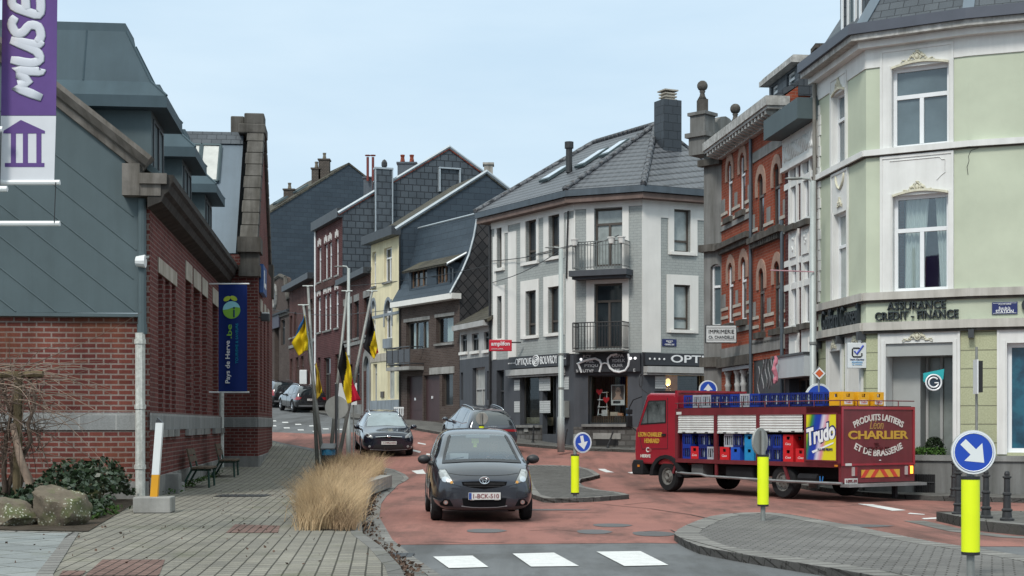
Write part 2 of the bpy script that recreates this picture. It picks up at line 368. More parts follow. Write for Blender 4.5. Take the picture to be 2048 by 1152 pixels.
isl_pave2 = brick('island_paver_far', (.18, .175, .165), (.14, .135, .128), (.045, .042, .04), .24, .16, .022, .85, rot=R(75), bmp=.8, var=.25)
side_pave = brick('side_paver', (.17, .165, .155), (.13, .127, .12), (.06, .058, .054), .3, .3, .012, .85, rot=R(60), bmp=.5, var=.25)
kerb_st = brick('kerb_stone', (.19, .185, .175), (.15, .147, .14), (.05, .048, .045), .9, .9, .012, .85, rot=R(20), bmp=.6, var=.3, moss=(.10, .10, .06))
kerb_lt = brick('kerb_stone_pale', (.26, .25, .235), (.20, .195, .185), (.07, .065, .06), .3, .8, .02, .85, rot=R(80), bmp=.7, var=.3)
conc_gut = plain('gutter_concrete', (.17, .165, .155), .9, var=.35, scale=1.6, bmp=.5, fine=.3)
conc = plain('concrete', (.31, .305, .29), .85, var=.2, scale=2.5, bmp=.35, streak=.2)
soil = plain('soil', (.055, .043, .032), .95, var=.4, scale=4, bmp=.8)
metal_dk = plain('cast_iron', (.045, .045, .047), .5, .5, var=.25, scale=9)
# ---------------------------------------------------------------- ground
mb = MB()
ys = [-60]+[a for a, _ in GK[1:]]
for a, b in zip(ys, ys[1:]): mb.poly([(-400, a, g(a)-.004), (400, a, g(a)-.004), (400, b, g(b)-.004), (-400, b, g(b)-.004)])
kind(mb.build('ground', grey_asph, recalc=False), 'structure')
V2 = lambda p: (p.x, p.y)
outer = [(-.20, 11), (-.45, 12.8), (-.76, 15.6), (-1.14, 17.5), (-1.64, 20.3), (-2.27, 25.3), (-2.62, 29.6)]+[V2(gp(*p)) for p in ((774, 992), (796, 970), (812, 962), (818, 957), (810, 949), (790, 940), (766, 935))]+[(-5.6, 50.3), V2(gp(632, 898)), V2(gp(560, 885)), (-12.2, 63), (-17, 72), (-27, 92)]
inner = [(-.62, 11), (-.85, 12.8), (-1.18, 15.6), (-1.58, 18), (-2.05, 20.3), (-2.45, 24), (-2.85, 29.6), (-3.15, 34), (-3.3, 38), (-3.4, 41), (-3.75, 43.6), (-4.5, 46.3), (-6.0, 50.2), (-7.3, 53.0), (-9.3, 57.0), (-12.6, 62.6), (-17.4, 71.6), (-27.5, 91.5)]
kerbR = [V2(gp(*p)) for p in ((1270, 905), (1145, 901), (1023, 891), (950, 880), (873, 868), (804, 856))]+[(-6.3, 68), (-8.3, 72.5), (-10.6, 79.2), (-12.9, 85.3), (-16, 95), (-24, 120)]
kerbG = [(24, 24.5), (13, 28.9), (10, 30.2), (8.75, 30.9), (8.15, 31.7), (7.72, 32.6), (7.5, 34), (6.95, 37.5), (6.0, 44.6), (5.45, 46.3), (5.6, 48.3), (8, 51)]
mb = MB()
o_red = [p for p in outer if 19.6 < p[1] < 58]
drape(mb, [(-1.52, 19.6)]+o_red+[V2(gp(520, 879)), V2(gp(520, 863)), V2(gp(640, 868)), V2(gp(720, 864)), (-4.6, 64.0)]+kerbR[4::-1]+[(4.9, 52.6), (8, 53.5), (8, 51.5)]+[(x-.02, y) for x, y in kerbG[10::-1]]+[(24, 19.4), (9.5, 19.2), (5.0, 19.4), (1.8, 19.9)], 0.0)
kind(mb.build('road', red_asph, recalc=False), 'structure')
mb = MB()                                   # dirty gutter between road and pavement, with its pale edge
for i in range(len(outer)-5):
    pass
gut = outer[:16]+inner[:14][::-1]
drape(mb, gut, .004); kind(mb.build('gutter', conc_gut, recalc=False), 'structure')
mb = MB(); drape_strip(mb, outer[:16], .13, .012, skirt=.02); kind(mb.build('gutter_edge', kerb_lt, recalc=False), 'structure')
mb = MB()
drape(mb, inner[:14]+[(-9.3, 57.0), (-12.6, 62.6), (-17.4, 71.6), (-27.5, 91.5), (-60, 91.5), (-60, 11)], .1, skirt=.16); kind(mb.build('pavement', paver, recalc=False), 'structure')
mb = MB(); drape_strip(mb, inner, .16, .104, skirt=.15); kind(mb.build('kerb', kerb_st, recalc=False), 'structure')
mb = MB()                                   # reddish rows and a slab path in the left pavement
drape(mb, [V2(gp(*p, .1)) for p in ((170, 1152), (205, 1120), (330, 1120), (318, 1152))], .106)
drape(mb, [V2(gp(*p, .1)) for p in ((452, 1066), (470, 1049), (560, 1052), (556, 1066))], .106)
drape(mb, [V2(gp(*p, .1)) for p in ((118, 1152), (126, 1142), (172, 1142), (165, 1152))], .106)
kind(mb.build('red_paving', paver_red, recalc=False), 'structure')
mb = MB(); drape(mb, [(-12, 21.8), V2(gp(157, 1066, .1)), V2(gp(104, 1152, .1)), (-3.6, 12), (-12, 12)], .106); kind(mb.build('path', slab_pave, recalc=False), 'structure')
mb = MB(); drape_strip(mb, [(-3.7, 12.2), V2(gp(106, 1150, .1)), V2(gp(158, 1066, .1)), (-12, 21.8)], .16, .111, skirt=.02); kind(mb.build('path_edge', kerb_lt, recalc=False), 'structure')
mb = MB(); drape(mb, [V2(gp(176, 1064, .1)), V2(gp(262, 1012, .1)), (-7.3, 29.3), (-14, 29), (-14, 22.4)], .112); kind(mb.build('planting_bed', soil, recalc=False), 'structure')
BED = [(-2.95, 20.9), (-2.2, 20.75), (-2.5, 24), (-2.92, 29), (-3.25, 34), (-3.4, 39), (-3.55, 42), (-4.4, 44.6), (-5.2, 42), (-4.65, 35), (-3.95, 29), (-3.3, 23.5)]
mb = MB(); drape(mb, BED, .112); kind(mb.build('grass_bed', soil, recalc=False), 'structure')
mb = MB(); drape_strip(mb, [V2(gp(704, 1000, .15)), V2(gp(742, 975, .2)), V2(gp(784, 957, .25))], .28, .34, skirt=.30); kind(mb.build('bed_kerb', conc, recalc=False), 'structure')
for nm, line, back, m in (('side_pavement', kerbR, [(-14, 120), (-2, 66), (7, 61), (7, 55), (5.2, 53.4)], side_pave), ('station_pavement', kerbG, [(24, 53), (24, 30)], side_pave)):
    mb = MB(); drape(mb, line+back, .1, skirt=.16); kind(mb.build(nm, m, recalc=False), 'structure')
    mb = MB(); drape_strip(mb, line[::-1] if nm[0] == 's' and nm[1] == 't' else line[::-1], .17, .104, skirt=.17); kind(mb.build(nm.split('_')[0]+'_kerb', kerb_st, recalc=False), 'structure')
# traffic islands
def island(name, pts, m, h=.09, rim=.22, rimm=kerb_lt):
    mb = MB(); drape(mb, pts, h, skirt=h+.03); kind(mb.build(name, m, recalc=False), 'structure')
    q = pts+[pts[0]]; ar = sum(a[0]*b[1]-b[0]*a[1] for a, b in zip(q, q[1:]))
    mb = MB(); drape_strip(mb, q if ar > 0 else q[::-1], rim, h+.006, skirt=h+.04); kind(mb.build(name+'_kerb', rimm, recalc=False), 'structure')
isl1 = [V2(gp(*p)) for p in ((1352, 1084), (1348, 1080), (1356, 1072), (1372, 1063), (1395, 1053), (1420, 1044), (1450, 1039), (1490, 1036), (1540, 1036), (1580, 1040), (1625, 1048), (1729, 1069), (1812, 1087), (1871, 1099), (1962, 1113), (2048, 1128))]+[(6.3, 14), (6.5, 11), (5.2, 11), (4.2, 13), (3.31, 15.57)]+[V2(gp(*p)) for p in ((1560, 1137), (1485, 1124), (1430, 1114), (1398, 1107), (1372, 1096))]
island('traffic_island', isl1, isl_pave, .09, .34)
isl2 = [V2(gp(*p)) for p in ((1040, 936), (1100, 936), (1157, 938), (1185, 946), (1200, 956), (1182, 961), (1162, 965), (1158, 972), (1170, 981), (1200, 988), (1240, 993), (1258, 998), (1200, 1003), (1158, 1005), (1110, 1006), (1088, 1005), (1066, 998), (1057, 985), (1050, 965))]
island('traffic_island_far', isl2, isl_pave2, .09, .16)
isl3 = [(7.0, 24.4), (6.98, 22.1), (7.34, 21.2), (9.5, 19.9), (16, 17), (18, 20), (10.2, 23.6), (8.4, 24.6)]
mb = MB(); drape(mb, isl3, .15, skirt=.19); kind(mb.build('bollard_island', side_pave, recalc=False), 'structure')
mb = MB(); drape_strip(mb, isl3+[isl3[0]], .24, .156, skirt=.19); kind(mb.build('bollard_island_kerb', kerb_st, recalc=False), 'structure')
mb = MB(); drape_strip(mb, [(18, 15.8), (9.4, 19.3), (6.9, 20.8), (6.5, 22.0), (6.45, 24.4)], -.35, .006); kind(mb.build('island_gutter', conc_gut, recalc=False), 'structure')
# painted markings
def marks(name, quads, m=white_paint, h=.006):
    mb = MB()
    for q in quads: drape(mb, [V2(gp(*p)) for p in q], h)
    return kind(mb.build(name, m, recalc=False), 'structure')
marks('crossing_stripes', [((866, 1114), (945, 1112), (977, 1135), (898, 1137)), ((1025, 1108), (1108, 1106), (1158, 1133), (1062, 1134)), ((1193, 1104), (1281, 1103), (1337, 1131), (1249, 1133)), ((1964, 1112), (2046, 1116), (2160, 1144), (2075, 1132))])
marks('lane_markings', [((1715, 1008), (1745, 1009), (1812, 1021), (1785, 1022)), ((1820, 1026), (1850, 1029), (1848, 1030), (1815, 1028)), ((1843, 1037), (1879, 1035), (1879, 1038), (1848, 1039)),
    ((823, 942), (846, 939), (852, 948), (834, 948)), ((1196, 938), (1210, 938), (1228, 945), (1212, 945)), ((1255, 945), (1275, 943), (1277, 947), (1262, 947)),
    ((825, 899), (842, 903), (840, 906), (823, 902)), ((853, 907), (870, 909), (868, 912), (852, 910)), ((836, 885), (852, 888), (851, 890), (835, 887)), ((808, 880), (818, 881), (818, 883), (807, 882)), ((870, 891), (884, 893), (883, 895), (869, 893)),
    ((1060, 934), (1100, 935), (1100, 937), (1060, 936))]+
    [((x, y), (x+12, y), (x+13, y+2), (x+1, y+2)) for x, y in ((540, 841), (564, 844), (590, 848), (618, 851), (540, 851), (567, 855), (595, 859), (645, 857), (672, 858), (525, 840), (625, 862))])
# worn patches and covers set in the road and pavement
mb = MB()
for px, py, rx, ry in ((972, 1062, .32, .42), (1188, 1064, .28, .45), (1224, 1051, .33, .4), (1308, 1068, .34, .5), (1700, 1052, .7, .35), (1100, 1020, .8, .2)):
    c = gp(px, py); drape(mb, [(c.x+rx*math.cos(a*.5236)*(1+.1*math.sin(a*5)), c.y+ry*math.sin(a*.5236)) for a in range(12)], .006)
kind(mb.build('road_patches', asphalt('patch_asphalt', (.10, .098, .1), (.15, .15, .155))), 'structure')
mb = MB()
for ln in (((1130, 1011), (1180, 1006), (1235, 1012), (1300, 1018), (1380, 1030), (1430, 1041)), ((1105, 1024), (1150, 1026), (1200, 1025)), ((1650, 1014), (1720, 1011), (1790, 1012)), ((850, 1085), (880, 1084), (930, 1087), (1010, 1085)), ((1290, 1064), (1340, 1060), (1350, 1066)), ((1060, 1062), (1110, 1060), (1150, 1063)), ((1250, 1010), (1310, 1004), (1390, 1008))):
    q = [V2(gp(*p)) for p in ln]; drape_strip(mb, q, .035, .0075)
kind(mb.build('road_cracks', plain('crack_tar', (.05, .042, .04), .8, var=.3), recalc=False), 'structure')
def cover(px, py, sx, sy, h, label):
    c = gp(px, py, h); mb = MB(); mb.box(c.x-sx, c.x+sx, c.y-sy, c.y+sy, c.z+.004, c.z+.014)
    n = max(3, int(sx*2/.09))
    for i in range(n): x = c.x-sx+.03+i*(2*sx-.06)/n; mb.box(x, x+.04, c.y-sy+.04, c.y+sy-.04, c.z+.014, c.z+.02)
    tag(mb.build('drain_cover', metal_dk, loc=c), label, 'drain cover')
cover(486, 992, .52, .40, .1, 'dark iron grating set in the left pavement beside the green benches')
cover(800, 1112, .16, .28, 0, 'small iron gully grate in the gutter beside the zebra crossing')
# ---------------------------------------------------------------- building materials
br_dark = brick('dark_red_brick', (.195, .058, .050), (.130, .040, .037), (.235, .17, .155), .26, .098, .013, var=.3, dirt=.25)
br_front = brick('red_brick', (.205, .066, .050), (.140, .040, .036), (.27, .215, .19), .29, .104, .017, var=.4, patch=(.16, .062, .03), dirt=.2)
br_orange = brick('orange_brick', (.36, .088, .048), (.285, .066, .038), (.32, .15, .11), .24, .082, .010, var=.25, dirt=.22, bmp=.7)
br_brown = brick('brown_brick', (.105, .078, .068), (.075, .054, .048), (.125, .11, .10), .24, .075, .010, var=.25)
br_far = brick('far_brick', (.125, .055, .050), (.085, .036, .034), (.16, .12, .11), .24, .08, .010, var=.35, dirt=.3)
br_grey = brick('grey_painted_brick', (.385, .41, .40), (.36, .385, .375), (.315, .335, .33), .25, .10, .012, .75, var=.06, bmp=.5, dirt=.08)
br_wine = brick('wine_brick', (.105, .040, .042), (.075, .028, .03), (.14, .09, .085), .24, .10, .012, var=.3)
stone = plain('grey_stone', (.27, .268, .26), .85, var=.2, scale=1.8, bmp=.35, streak=.28, fine=.2)
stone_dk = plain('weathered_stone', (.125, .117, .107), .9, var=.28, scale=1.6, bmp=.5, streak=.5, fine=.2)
sand = plain('sandstone', (.42, .385, .33), .85, var=.18, scale=2, bmp=.3, streak=.3)
band_st = brick('band_stone', (.30, .305, .30), (.26, .265, .265), (.36, .36, .35), .72, .6, .02, .85, var=.2, bmp=.4, dirt=.2)
rubble = brick('rubble_stone', (.105, .10, .095), (.16, .155, .15), (.09, .085, .08), .34, .2, .03, .9, var=.4, bmp=1.0)
zinc = plain('aged_zinc', (.092, .122, .132), .6, .10, var=.10, scale=.8, streak=.08)
zinc_lt = plain('light_zinc', (.115, .150, .185), .5, .15, var=.10, scale=.7, streak=.12)
wood_gr = plain('grey_wood', (.18, .165, .15), .85, var=.22, scale=3, bmp=.3, streak=.45)
wood_dk = plain('dark_wood', (.052, .048, .045), .85, var=.3, scale=4, streak=.4)
slate = brick('slate', (.052, .066, .082), (.042, .054, .068), (.020, .026, .034), .55, .28, .010, .55, var=.22, bmp=1.0, offset=.5)
slate_far = brick('slate_fine', (.047, .066, .086), (.038, .054, .072), (.024, .034, .047), .6, .30, .012, .55, var=.14, bmp=.7)
slate_big = brick('slate_big', (.082, .098, .114), (.066, .080, .095), (.028, .034, .042), .46, .36, .026, .5, var=.3, bmp=1.3)
slate_rf = brick('slate_roof', (.085, .098, .112), (.062, .074, .087), (.028, .034, .042), .32, .22, .010, .5, var=.25, bmp=1.0)
slate_dm = brick('diamond_slate', (.085, .08, .082), (.045, .045, .049), (.016, .016, .019), .34, .34, .022, .6, rot=R(45), offset=0, var=.4, bmp=1.3)
roof_brown = brick('brown_roof_tile', (.115, .105, .085), (.085, .08, .068), (.04, .04, .035), .26, .30, .02, .85, var=.35, moss=(.10, .10, .06))
roof_red = brick('red_roof_tile', (.30, .085, .055), (.22, .06, .04), (.10, .035, .03), .25, .28, .02, .8, var=.3)
white_pl = plain('white_render', (.72, .71, .68), .8, var=.05, scale=1.2, streak=.06, bmp=.15)
green_pl = plain('pale_green_render', (.485, .525, .41), .85, var=.11, scale=.6, streak=0, bmp=.2)
green_bk = brick('green_banded_render', (.44, .455, .30), (.425, .44, .29), (.21, .215, .15), 40, .40, .012, .85, var=.08, bmp=.8)
white_tr = plain('white_trim', (.70, .70, .68), .7, var=.07, scale=1.5, streak=.10, bmp=.1)
cream_or = plain('cream_ornament', (.58, .555, .44), .8, var=.18, scale=9, bmp=.4)
yellow_pl = plain('yellow_render', (.70, .63, .43), .85, var=.10, scale=1, streak=.12)
blue_gr = plain('blue_grey_paint', (.245, .275, .305), .75, var=.1, streak=.25)
dk_grey = plain('anthracite_paint', (.078, .084, .096), .6, var=.08, scale=1.5, streak=.15)
grey_rd = plain('grey_render', (.20, .20, .195), .85, var=.15, scale=1.4, streak=.4, bmp=.2)
grey_pale = plain('pale_grey_render', (.42, .425, .42), .8, var=.08, streak=.2)
pvc = plain('white_frame', (.74, .755, .765), .35, var=.04)
fr_brown = plain('brown_frame', (.075, .062, .052), .5, var=.1)
fr_dark = plain('dark_frame', (.04, .042, .045), .4, var=.1)
fr_rust = plain('wood_frame', (.16, .105, .07), .6, var=.2)
pane_dk = plain('dark_pane', (.022, .028, .033), .04, var=.35, scale=1.1, spec=.75)
pane_rf = plain('sky_pane', (.10, .135, .15), .05, var=.25, scale=.9, spec=.9)
pane_cl = glass('clear_pane', (.84, .88, .88), .10)
pane_nt = plain('net_pane', (.30, .335, .33), .12, var=.25, scale=2.2, spec=.7)
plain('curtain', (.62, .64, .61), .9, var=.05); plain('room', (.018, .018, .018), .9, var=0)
lead_dk = plain('dark_lead', (.05, .056, .064), .5, .3, var=.15, streak=.2); black = plain('black', (.012, .012, .013), .5, var=0); lead = plain('lead_gutter', (.085, .105, .125), .5, .3, var=.15, streak=.2)
MT['_arch'] = br_dark
def roofslab(pts, m, name, parent, th=.12): return MB().slab(pts, th).build(name, m, parent)
def seams(mb, a, b, c, d, n, r=.022):      # standing seams from edge a-b to edge d-c of a sheet
    a, b, c, d = map(Vector, (a, b, c, d))
    for i in range(1, n): t = i/n; mb.tube([a.lerp(b, t), d.lerp(c, t)], r, 4)
# ================================================================ museum hall on the left
def museum():
    C0 = Vector((-7.27, 29.7)); U = Vector((-.1078, .9942)); Fs = Fc(C0, C0+U*16.7); W = Vector((-.9942, -.1078))
    T = thing('brick_hall', 'long dark red brick hall with zinc gable, three dormers and stone parapet', 'building', (-8.5, 36, .0))
    Ff = Fc(C0+W*7, C0)
    # openings of the street wall
    ops = []; lint = []
    for a, b, y in ((316.5, 326.5, 545), (330.5, 340, 556), (343.5, 351.5, 566)): ops.append(Fs.rect(a, y, b, 853))
    zt = Fs.hit(316, 545)[1]
    for o in ops: o[2] = 1.86; o[3] = zt
    lint.append((ops[0][0]-.08, ops[2][1]+.08, zt, Fs.hit(315.6, 514)[1]))
    for a, b, yt, yb in ((371, 382.5, 521, 558), (387, 400, 537, 573), (404, 414, 554, 588), (425, 435.5, 574, 606), (438.5, 445, 588, 619)):
        o = Fs.rect(a, yb, b, 853); o[2] = 1.86; ops.append(o); lint.append((o[0]-.06, o[1]+.06, o[3], Fs.hit(a, yt)[1]))
    mb = MB(); wall_mesh(mb, Fs, 0, 16.9, -.3, 6.4, ops, .34); mb.build('street_wall', br_dark, T, recalc=False)
    for o in ops: window(Fs, o, T, fr_dark, pane_dk, 'sash', reveal=.33, fw=.05)
    for l in lint:
        mb = MB(); Fs.box(mb, l[0], l[1], l[2]+.001, l[3], -.1, .025); mb.build('lintel', sand, T)
    mb = MB(); Fs.box(mb, .0, 16.7, 1.48, 1.83, -.05, .03); Ff.box(mb, 0, 6.9, 1.48, 1.83, -.05, .03); mb.build('stone_band', band_st, T)
    for o in ops:
        mb = MB(); Fs.box(mb, o[0]-.05, o[1]+.05, 1.32, 1.478, -.05, .09); mb.build('sill', stone, T)
    mb = MB(); Fs.box(mb, .0, 16.7, -.2, .52, -.05, .05); Ff.box(mb, 0, 6.98, -.2, .45, -.05, .06); mb.build('plinth', stone, T)
    mb = MB(); wall_mesh(mb, Ff, 0, 7.0, -.3, 3.8); wall_mesh(mb, Ff, 6.78, 7.0, 3.8, 6.0); mb.build('front_wall', br_front, T, recalc=False)
    # zinc gable cladding with diagonal seams
    q = lambda px, py: Ff.hit(px, py)
    top = [q(281, 626), (q(281, 626)[0], 6.15), q(252, 372), q(252, 322), q(105, 208)]; sl = .785
    u_l = 0; z_l = top[-1][1]+(top[-1][0]-u_l)*sl; poly = [(u_l, 3.79)]+top+[(u_l, z_l)]
    mb = MB(); mb.prism([Ff.pt(u, z, .0) for u, z in poly], Ff.n*.07); mb.build('zinc_gable', zinc, T)
    mb = MB()
    for k in range(-3, 12):                 # seams running down to the right
        x0 = k*.78-1.0; z0 = 9.4; m = -.80; pts = []
        for i in range(60):
            u = x0+i*.12; z = z0+m*(u-x0)-.0
            if 0.02 < u < top[0][0]-.02 and 3.83 < z < 6.1+max(0, (q(252, 322)[0]-u))*sl: pts.append(Ff.pt(u, z, .07))
        if len(pts) > 2: mb.tube([pts[0], pts[-1]], .017, 5)
    mb.build('cladding_seams', zinc, T)
    mb = MB(); Ff.box(mb, 0, top[0][0]+.02, 3.74, 3.81, 0, .13); mb.build('drip_edge', zinc, T)
    # raking cornice and eaves cornice in grey wood
    mb = MB(); a = Ff.hit(252, 325); b = (0, a[1]+a[0]*sl); prof = [(.0, 0), (.16, .02), (.2, .16), (.30, .2), (.42, .34), (.42, .44), (0, .44)]
    nrm = Vector((sl, 1)).normalized(); P0 = [Ff.pt(a[0]+.32+nrm[0]*h*.9, a[1]-.25+nrm[1]*h*.9, d+.01) for d, h in prof]; du = Ff.U*-(a[0]+.6)+Vector((0, 0, sl*(a[0]+.6)))
    mb.prism(P0, du); mb.build('raking_cornice', wood_gr, T)
    mb = MB(); e0 = q(250, 383)
    Ff.box(mb, e0[0], e0[0]+.34, 6.13, 6.76, .01, .40); Ff.box(mb, e0[0]+.34, 7.26, 6.13, 6.36, .01, .38); Ff.box(mb, e0[0]+.34, 7.38, 6.361, 6.57, .01, .44); mb.build('cornice_return', wood_gr, T)
    prof = [(0, 5.9), (.30, 6.02), (.36, 6.16), (.45, 6.22), (.50, 6.36), (.56, 6.42), (.56, 6.55), (0, 6.55)]
    mb = MB(); mb.prism([Fs.pt(-.36, z, d*.9) for d, z in prof], Fs.U*17.0); mb.build('eaves_cornice', wood_dk, T)
    # main roof
    ev = lambda u: Fs.pt(u, 6.5, .4); rg = lambda u: Fs.pt(u, 6.5+7*.79, -6.6); eb = lambda u: Fs.pt(u, 5.5, -13)
    roofslab([ev(-.1), ev(17), rg(17), rg(-.1)], zinc, 'roof', T); roofslab([rg(-.1), rg(17), eb(17), eb(-.1)], zinc, 'roof', T)
    # three dormers with flared hipped zinc roofs
    for k, u0 in enumerate((1.1, 6.75, 12.35)):
        wd = 2.1; u1 = u0+wd; D = MB(); dF = -.12
        D.prism([Fs.pt(u0, 6.4, dF), Fs.pt(u0, 8.2, dF), Fs.pt(u0, 8.2, dF-2.3), Fs.pt(u0, 6.4, dF-2.3)], Fs.U*wd)
        d = D.build('dormer', zinc, T); zdr = plain('dormer_zinc', (.062, .092, .110), .65, .0, var=.12, scale=.9, streak=.1)
        ov = .36; hp = []
        for z, i, f in ((8.12, 0, 0), (8.36, 0, 0), (8.72, .36, .36), (9.86, .92, .78), (10.04, .95, .8)):
            hp.append([Fs.pt(u0-ov+f, z, dF+ov-i), Fs.pt(u1+ov-f, z, dF+ov-i), Fs.pt(u1+ov-f, z, -4.6), Fs.pt(u0-ov+f, z, -4.6)])
        D = MB()
        for p, s2 in zip(hp, hp[1:]):
            for i in range(4): D.poly([p[i], p[(i+1) % 4], s2[(i+1) % 4], s2[i]])
        D.poly(hp[-1]); D.poly(hp[0][::-1]); D.build('dormer_roof', zdr, d)
        D = MB(); a, b = hp[2], hp[3]
        for t in (-1.5, -2.9): MB().tube([Fs.pt(u0-ov+.36, 8.72, t), Fs.pt(u0-ov+.78, 9.86, t)], .022, 4).build('roof_seam', zdr, d)
        for i in (0, 1): MB().tube([hp[1][i], hp[2][i], hp[3][i]], .03, 5).build('hip_seam', zdr, d)
        window(Fs, (u0+.25, u1-.25, 6.75, 8.0), d, fr_dark, pane_dk, 'cas', reveal=-.02, d=dF)
    # cross wing with steep zinc roof, skylight and stone parapet
    A = Vector((-9.2, 46.3)); B = Vector((-7.93, 46.15)); Cc = B+U*8.4
    Fw = Fc(A, B); Fx = Fc(B, Cc); mb = MB(); wall_mesh(mb, Fw, -1.5, Fw.L, -.4, 6.9)
    wo = [(1.2, 2.0, 2.0, 5.2), (3.2, 4.0, 2.0, 5.2), (5.2, 6.0, 2.0, 5.2)]
    wall_mesh(mb, Fx, 0, 8.4, -.4, 6.9, wo, .2); mb.build('wing_wall', br_dark, T, recalc=False)
    for o in wo: window(Fx, o, T, fr_dark, pane_dk, 'T', reveal=.18)
    for o in wo: mb = MB(); Fx.box(mb, o[0]-.1, o[1]+.1, 5.201, 5.6, -.1, .03); mb.build('lintel', sand, T)
    mb = MB(); Fw.box(mb, -1.2, Fw.L+.04, -.4, .60, -.02, .06); Fx.box(mb, 0, 8.4, -.4, .60, -.02, .06); mb.build('plinth', stone, T)
    mb = MB(); Fw.box(mb, -1.2, Fw.L+.02, 1.5, 1.82, -.02, .03); Fx.box(mb, 0, 8.4, 1.5, 1.82, -.02, .03); mb.build('stone_band', band_st, T)
    mb = MB()                               # parapet: kneeler, raking coping in blocks, apex block
    Fx.box(mb, -.12, .75, 6.2, 6.55, -.58, .07); Fx.box(mb, -.06, .7, 6.55, 6.95, -.54, .03); Fx.box(mb, -.2, .9, 6.95, 7.42, -.62, .1)
    mb.build('kneeler', stone_dk, T); mb = MB(); Fx.box(mb, 7.7, 8.5, 6.2, 7.4, -.9, .07); mb.build('kneeler', stone_dk, T)
    mb = MB(); a = (.0, 7.42); b = (3.35, 11.45); n = 9
    for i in range(n):
        t0, t1 = i/n, (i+1)/n-.004; p0 = [a[0]+(b[0]-a[0])*t0, a[1]+(b[1]-a[1])*t0]; p1 = [a[0]+(b[0]-a[0])*t1, a[1]+(b[1]-a[1])*t1]; j = .03*(i % 2)
        mb.prism([Fx.pt(p0[0], p0[1], -.56+j), Fx.pt(p1[0], p1[1], -.56+j), Fx.pt(p1[0]+.6, p1[1], -.56+j), Fx.pt(p0[0]+.6, p0[1], -.56+j)], Fx.n*(.56-j))
        m_ = lambda p: (8.4-p[0], p[1]); c0, c1 = m_(p0), m_(p1)
        mb.prism([Fx.pt(c0[0], c0[1], -.78), Fx.pt(c1[0], c1[1], -.78), Fx.pt(c1[0]-.6, c1[1], -.78), Fx.pt(c0[0]-.6, c0[1], -.78)], Fx.n*.78)
    mb.build('parapet_coping', stone_dk, T, bevel=.03)
    mb = MB(); mb.prism([Fx.pt(.5, 6.9, -.1), Fx.pt(7.9, 6.9, -.1), Fx.pt(7.9, 7.5, -.1), Fx.pt(4.8, 11.3, -.1), Fx.pt(3.6, 11.3, -.1), Fx.pt(.5, 7.5, -.1)], Fx.n*-.4); mb.build('gable_wall', br_dark, T)
    mb = MB(); Fx.box(mb, 3.2, 4.6, 11.3, 11.62, -.85, .05); Fx.box(mb, 3.35, 4.2, 11.62, 12.0, -.66, .0); Fx.box(mb, 3.9, 4.5, 11.2, 12.0, -1.15, -.7); mb.build('apex_stone', stone_dk, T, bevel=.04)
    e0, e1 = Fx.pt(.25, 6.95, -.7), Fx.pt(.25, 6.95, -9.5); r0, r1 = Fx.pt(3.7, 11.35, -.7), Fx.pt(3.7, 11.35, -9.5); f0, f1 = Fx.pt(8, 6.95, -.7), Fx.pt(8, 6.95, -9.5)
    roofslab([e0, e1, r1, r0], zinc_lt, 'wing_roof', T); roofslab([r0, r1, f1, f0], zinc_lt, 'wing_roof', T)
    mb = MB(); seams(mb, e0, e1, r1, r0, 7); mb.build('wing_roof_seams', zinc_lt, T)
    mb = MB(); nn = (r0-e0).cross(e1-e0).normalized(); nn = nn if nn.z > 0 else -nn
    k0 = e0.lerp(r0, .90)+nn*.03; k1 = e1.lerp(r1, .90)+nn*.03; mb.prism([k0, k1, r1+nn*.05, r0+nn*.05], nn*.03); mb.build('ridge_slates', slate_rf, T)
    P = lambda x, s_: e0.lerp(r0, s_)+(e1-e0).normalized()*x+nn*.02
    for x0, x1 in ((.72, 1.32), (1.36, 1.96)):
        mb = MB(); s0, s1 = .57, .88
        for a, b in ((P(x0, s0), P(x1, s0)), (P(x1, s0), P(x1, s1)), (P(x1, s1), P(x0, s1)), (P(x0, s1), P(x0, s0))): mb.tube([a+nn*.06, b+nn*.06], .055, 4)
        f = mb.build('skylight', zinc, T); mb = MB(); mb.prism([P(x0, s0)+nn*.03, P(x1, s0)+nn*.03, P(x1, s1)+nn*.03, P(x0, s1)+nn*.03], nn*.03)
        mb.build('pane', plain('skylight_blind', (.50, .50, .47), .3, var=.15, scale=3), f)
    # downpipes
    z2 = zinc_lt; c = Ff.pt(6.86, 0, .1)
    mb = MB(); mb.tube([c+Vector((0, 0, 6.1)), c+Vector((.0, 0, 3.45))], .085, 10); mb.tube([c+Vector((0, 0, 3.6)), c+Vector((0, 0, 3.4))], .1, 10); mb.build('downpipe', zinc, T, smooth=False)
    mb = MB(); c2 = c+Vector((-.03, -.03, 0)); mb.tube([c2+Vector((0, 0, 3.42)), c2+Vector((0, 0, .1))], .098, 10)
    for z in (3.2, 1.9, .7): mb.tube([c2+Vector((0, 0, z)), c2+Vector((0, 0, z+.09))], .115, 10)
    mb.build('downpipe_shoe', plain('flaking_white', (.56, .57, .54), .7, var=.22, scale=14, streak=.35), T)
    p = gp(443, 950); p = Vector((-9.02, 45.9, 0)); mb = MB(); mb.tube([p+Vector((0, 0, 5.9)), p+Vector((0, 0, .0))], .085, 10); mb.build('downpipe', plain('flaking_white', (.5, .5, .5)), T)
    # stone steps under a low opening and a blue board on the wing
    mb = MB(); Fs.box(mb, 2.1, 2.7, .1, .52, .05, .32); mb.build('doorstep', stone, T); mb = MB(); Fs.box(mb, 2.75, 3.5, .1, .30, .05, .30); mb.build('doorstep', stone, T)
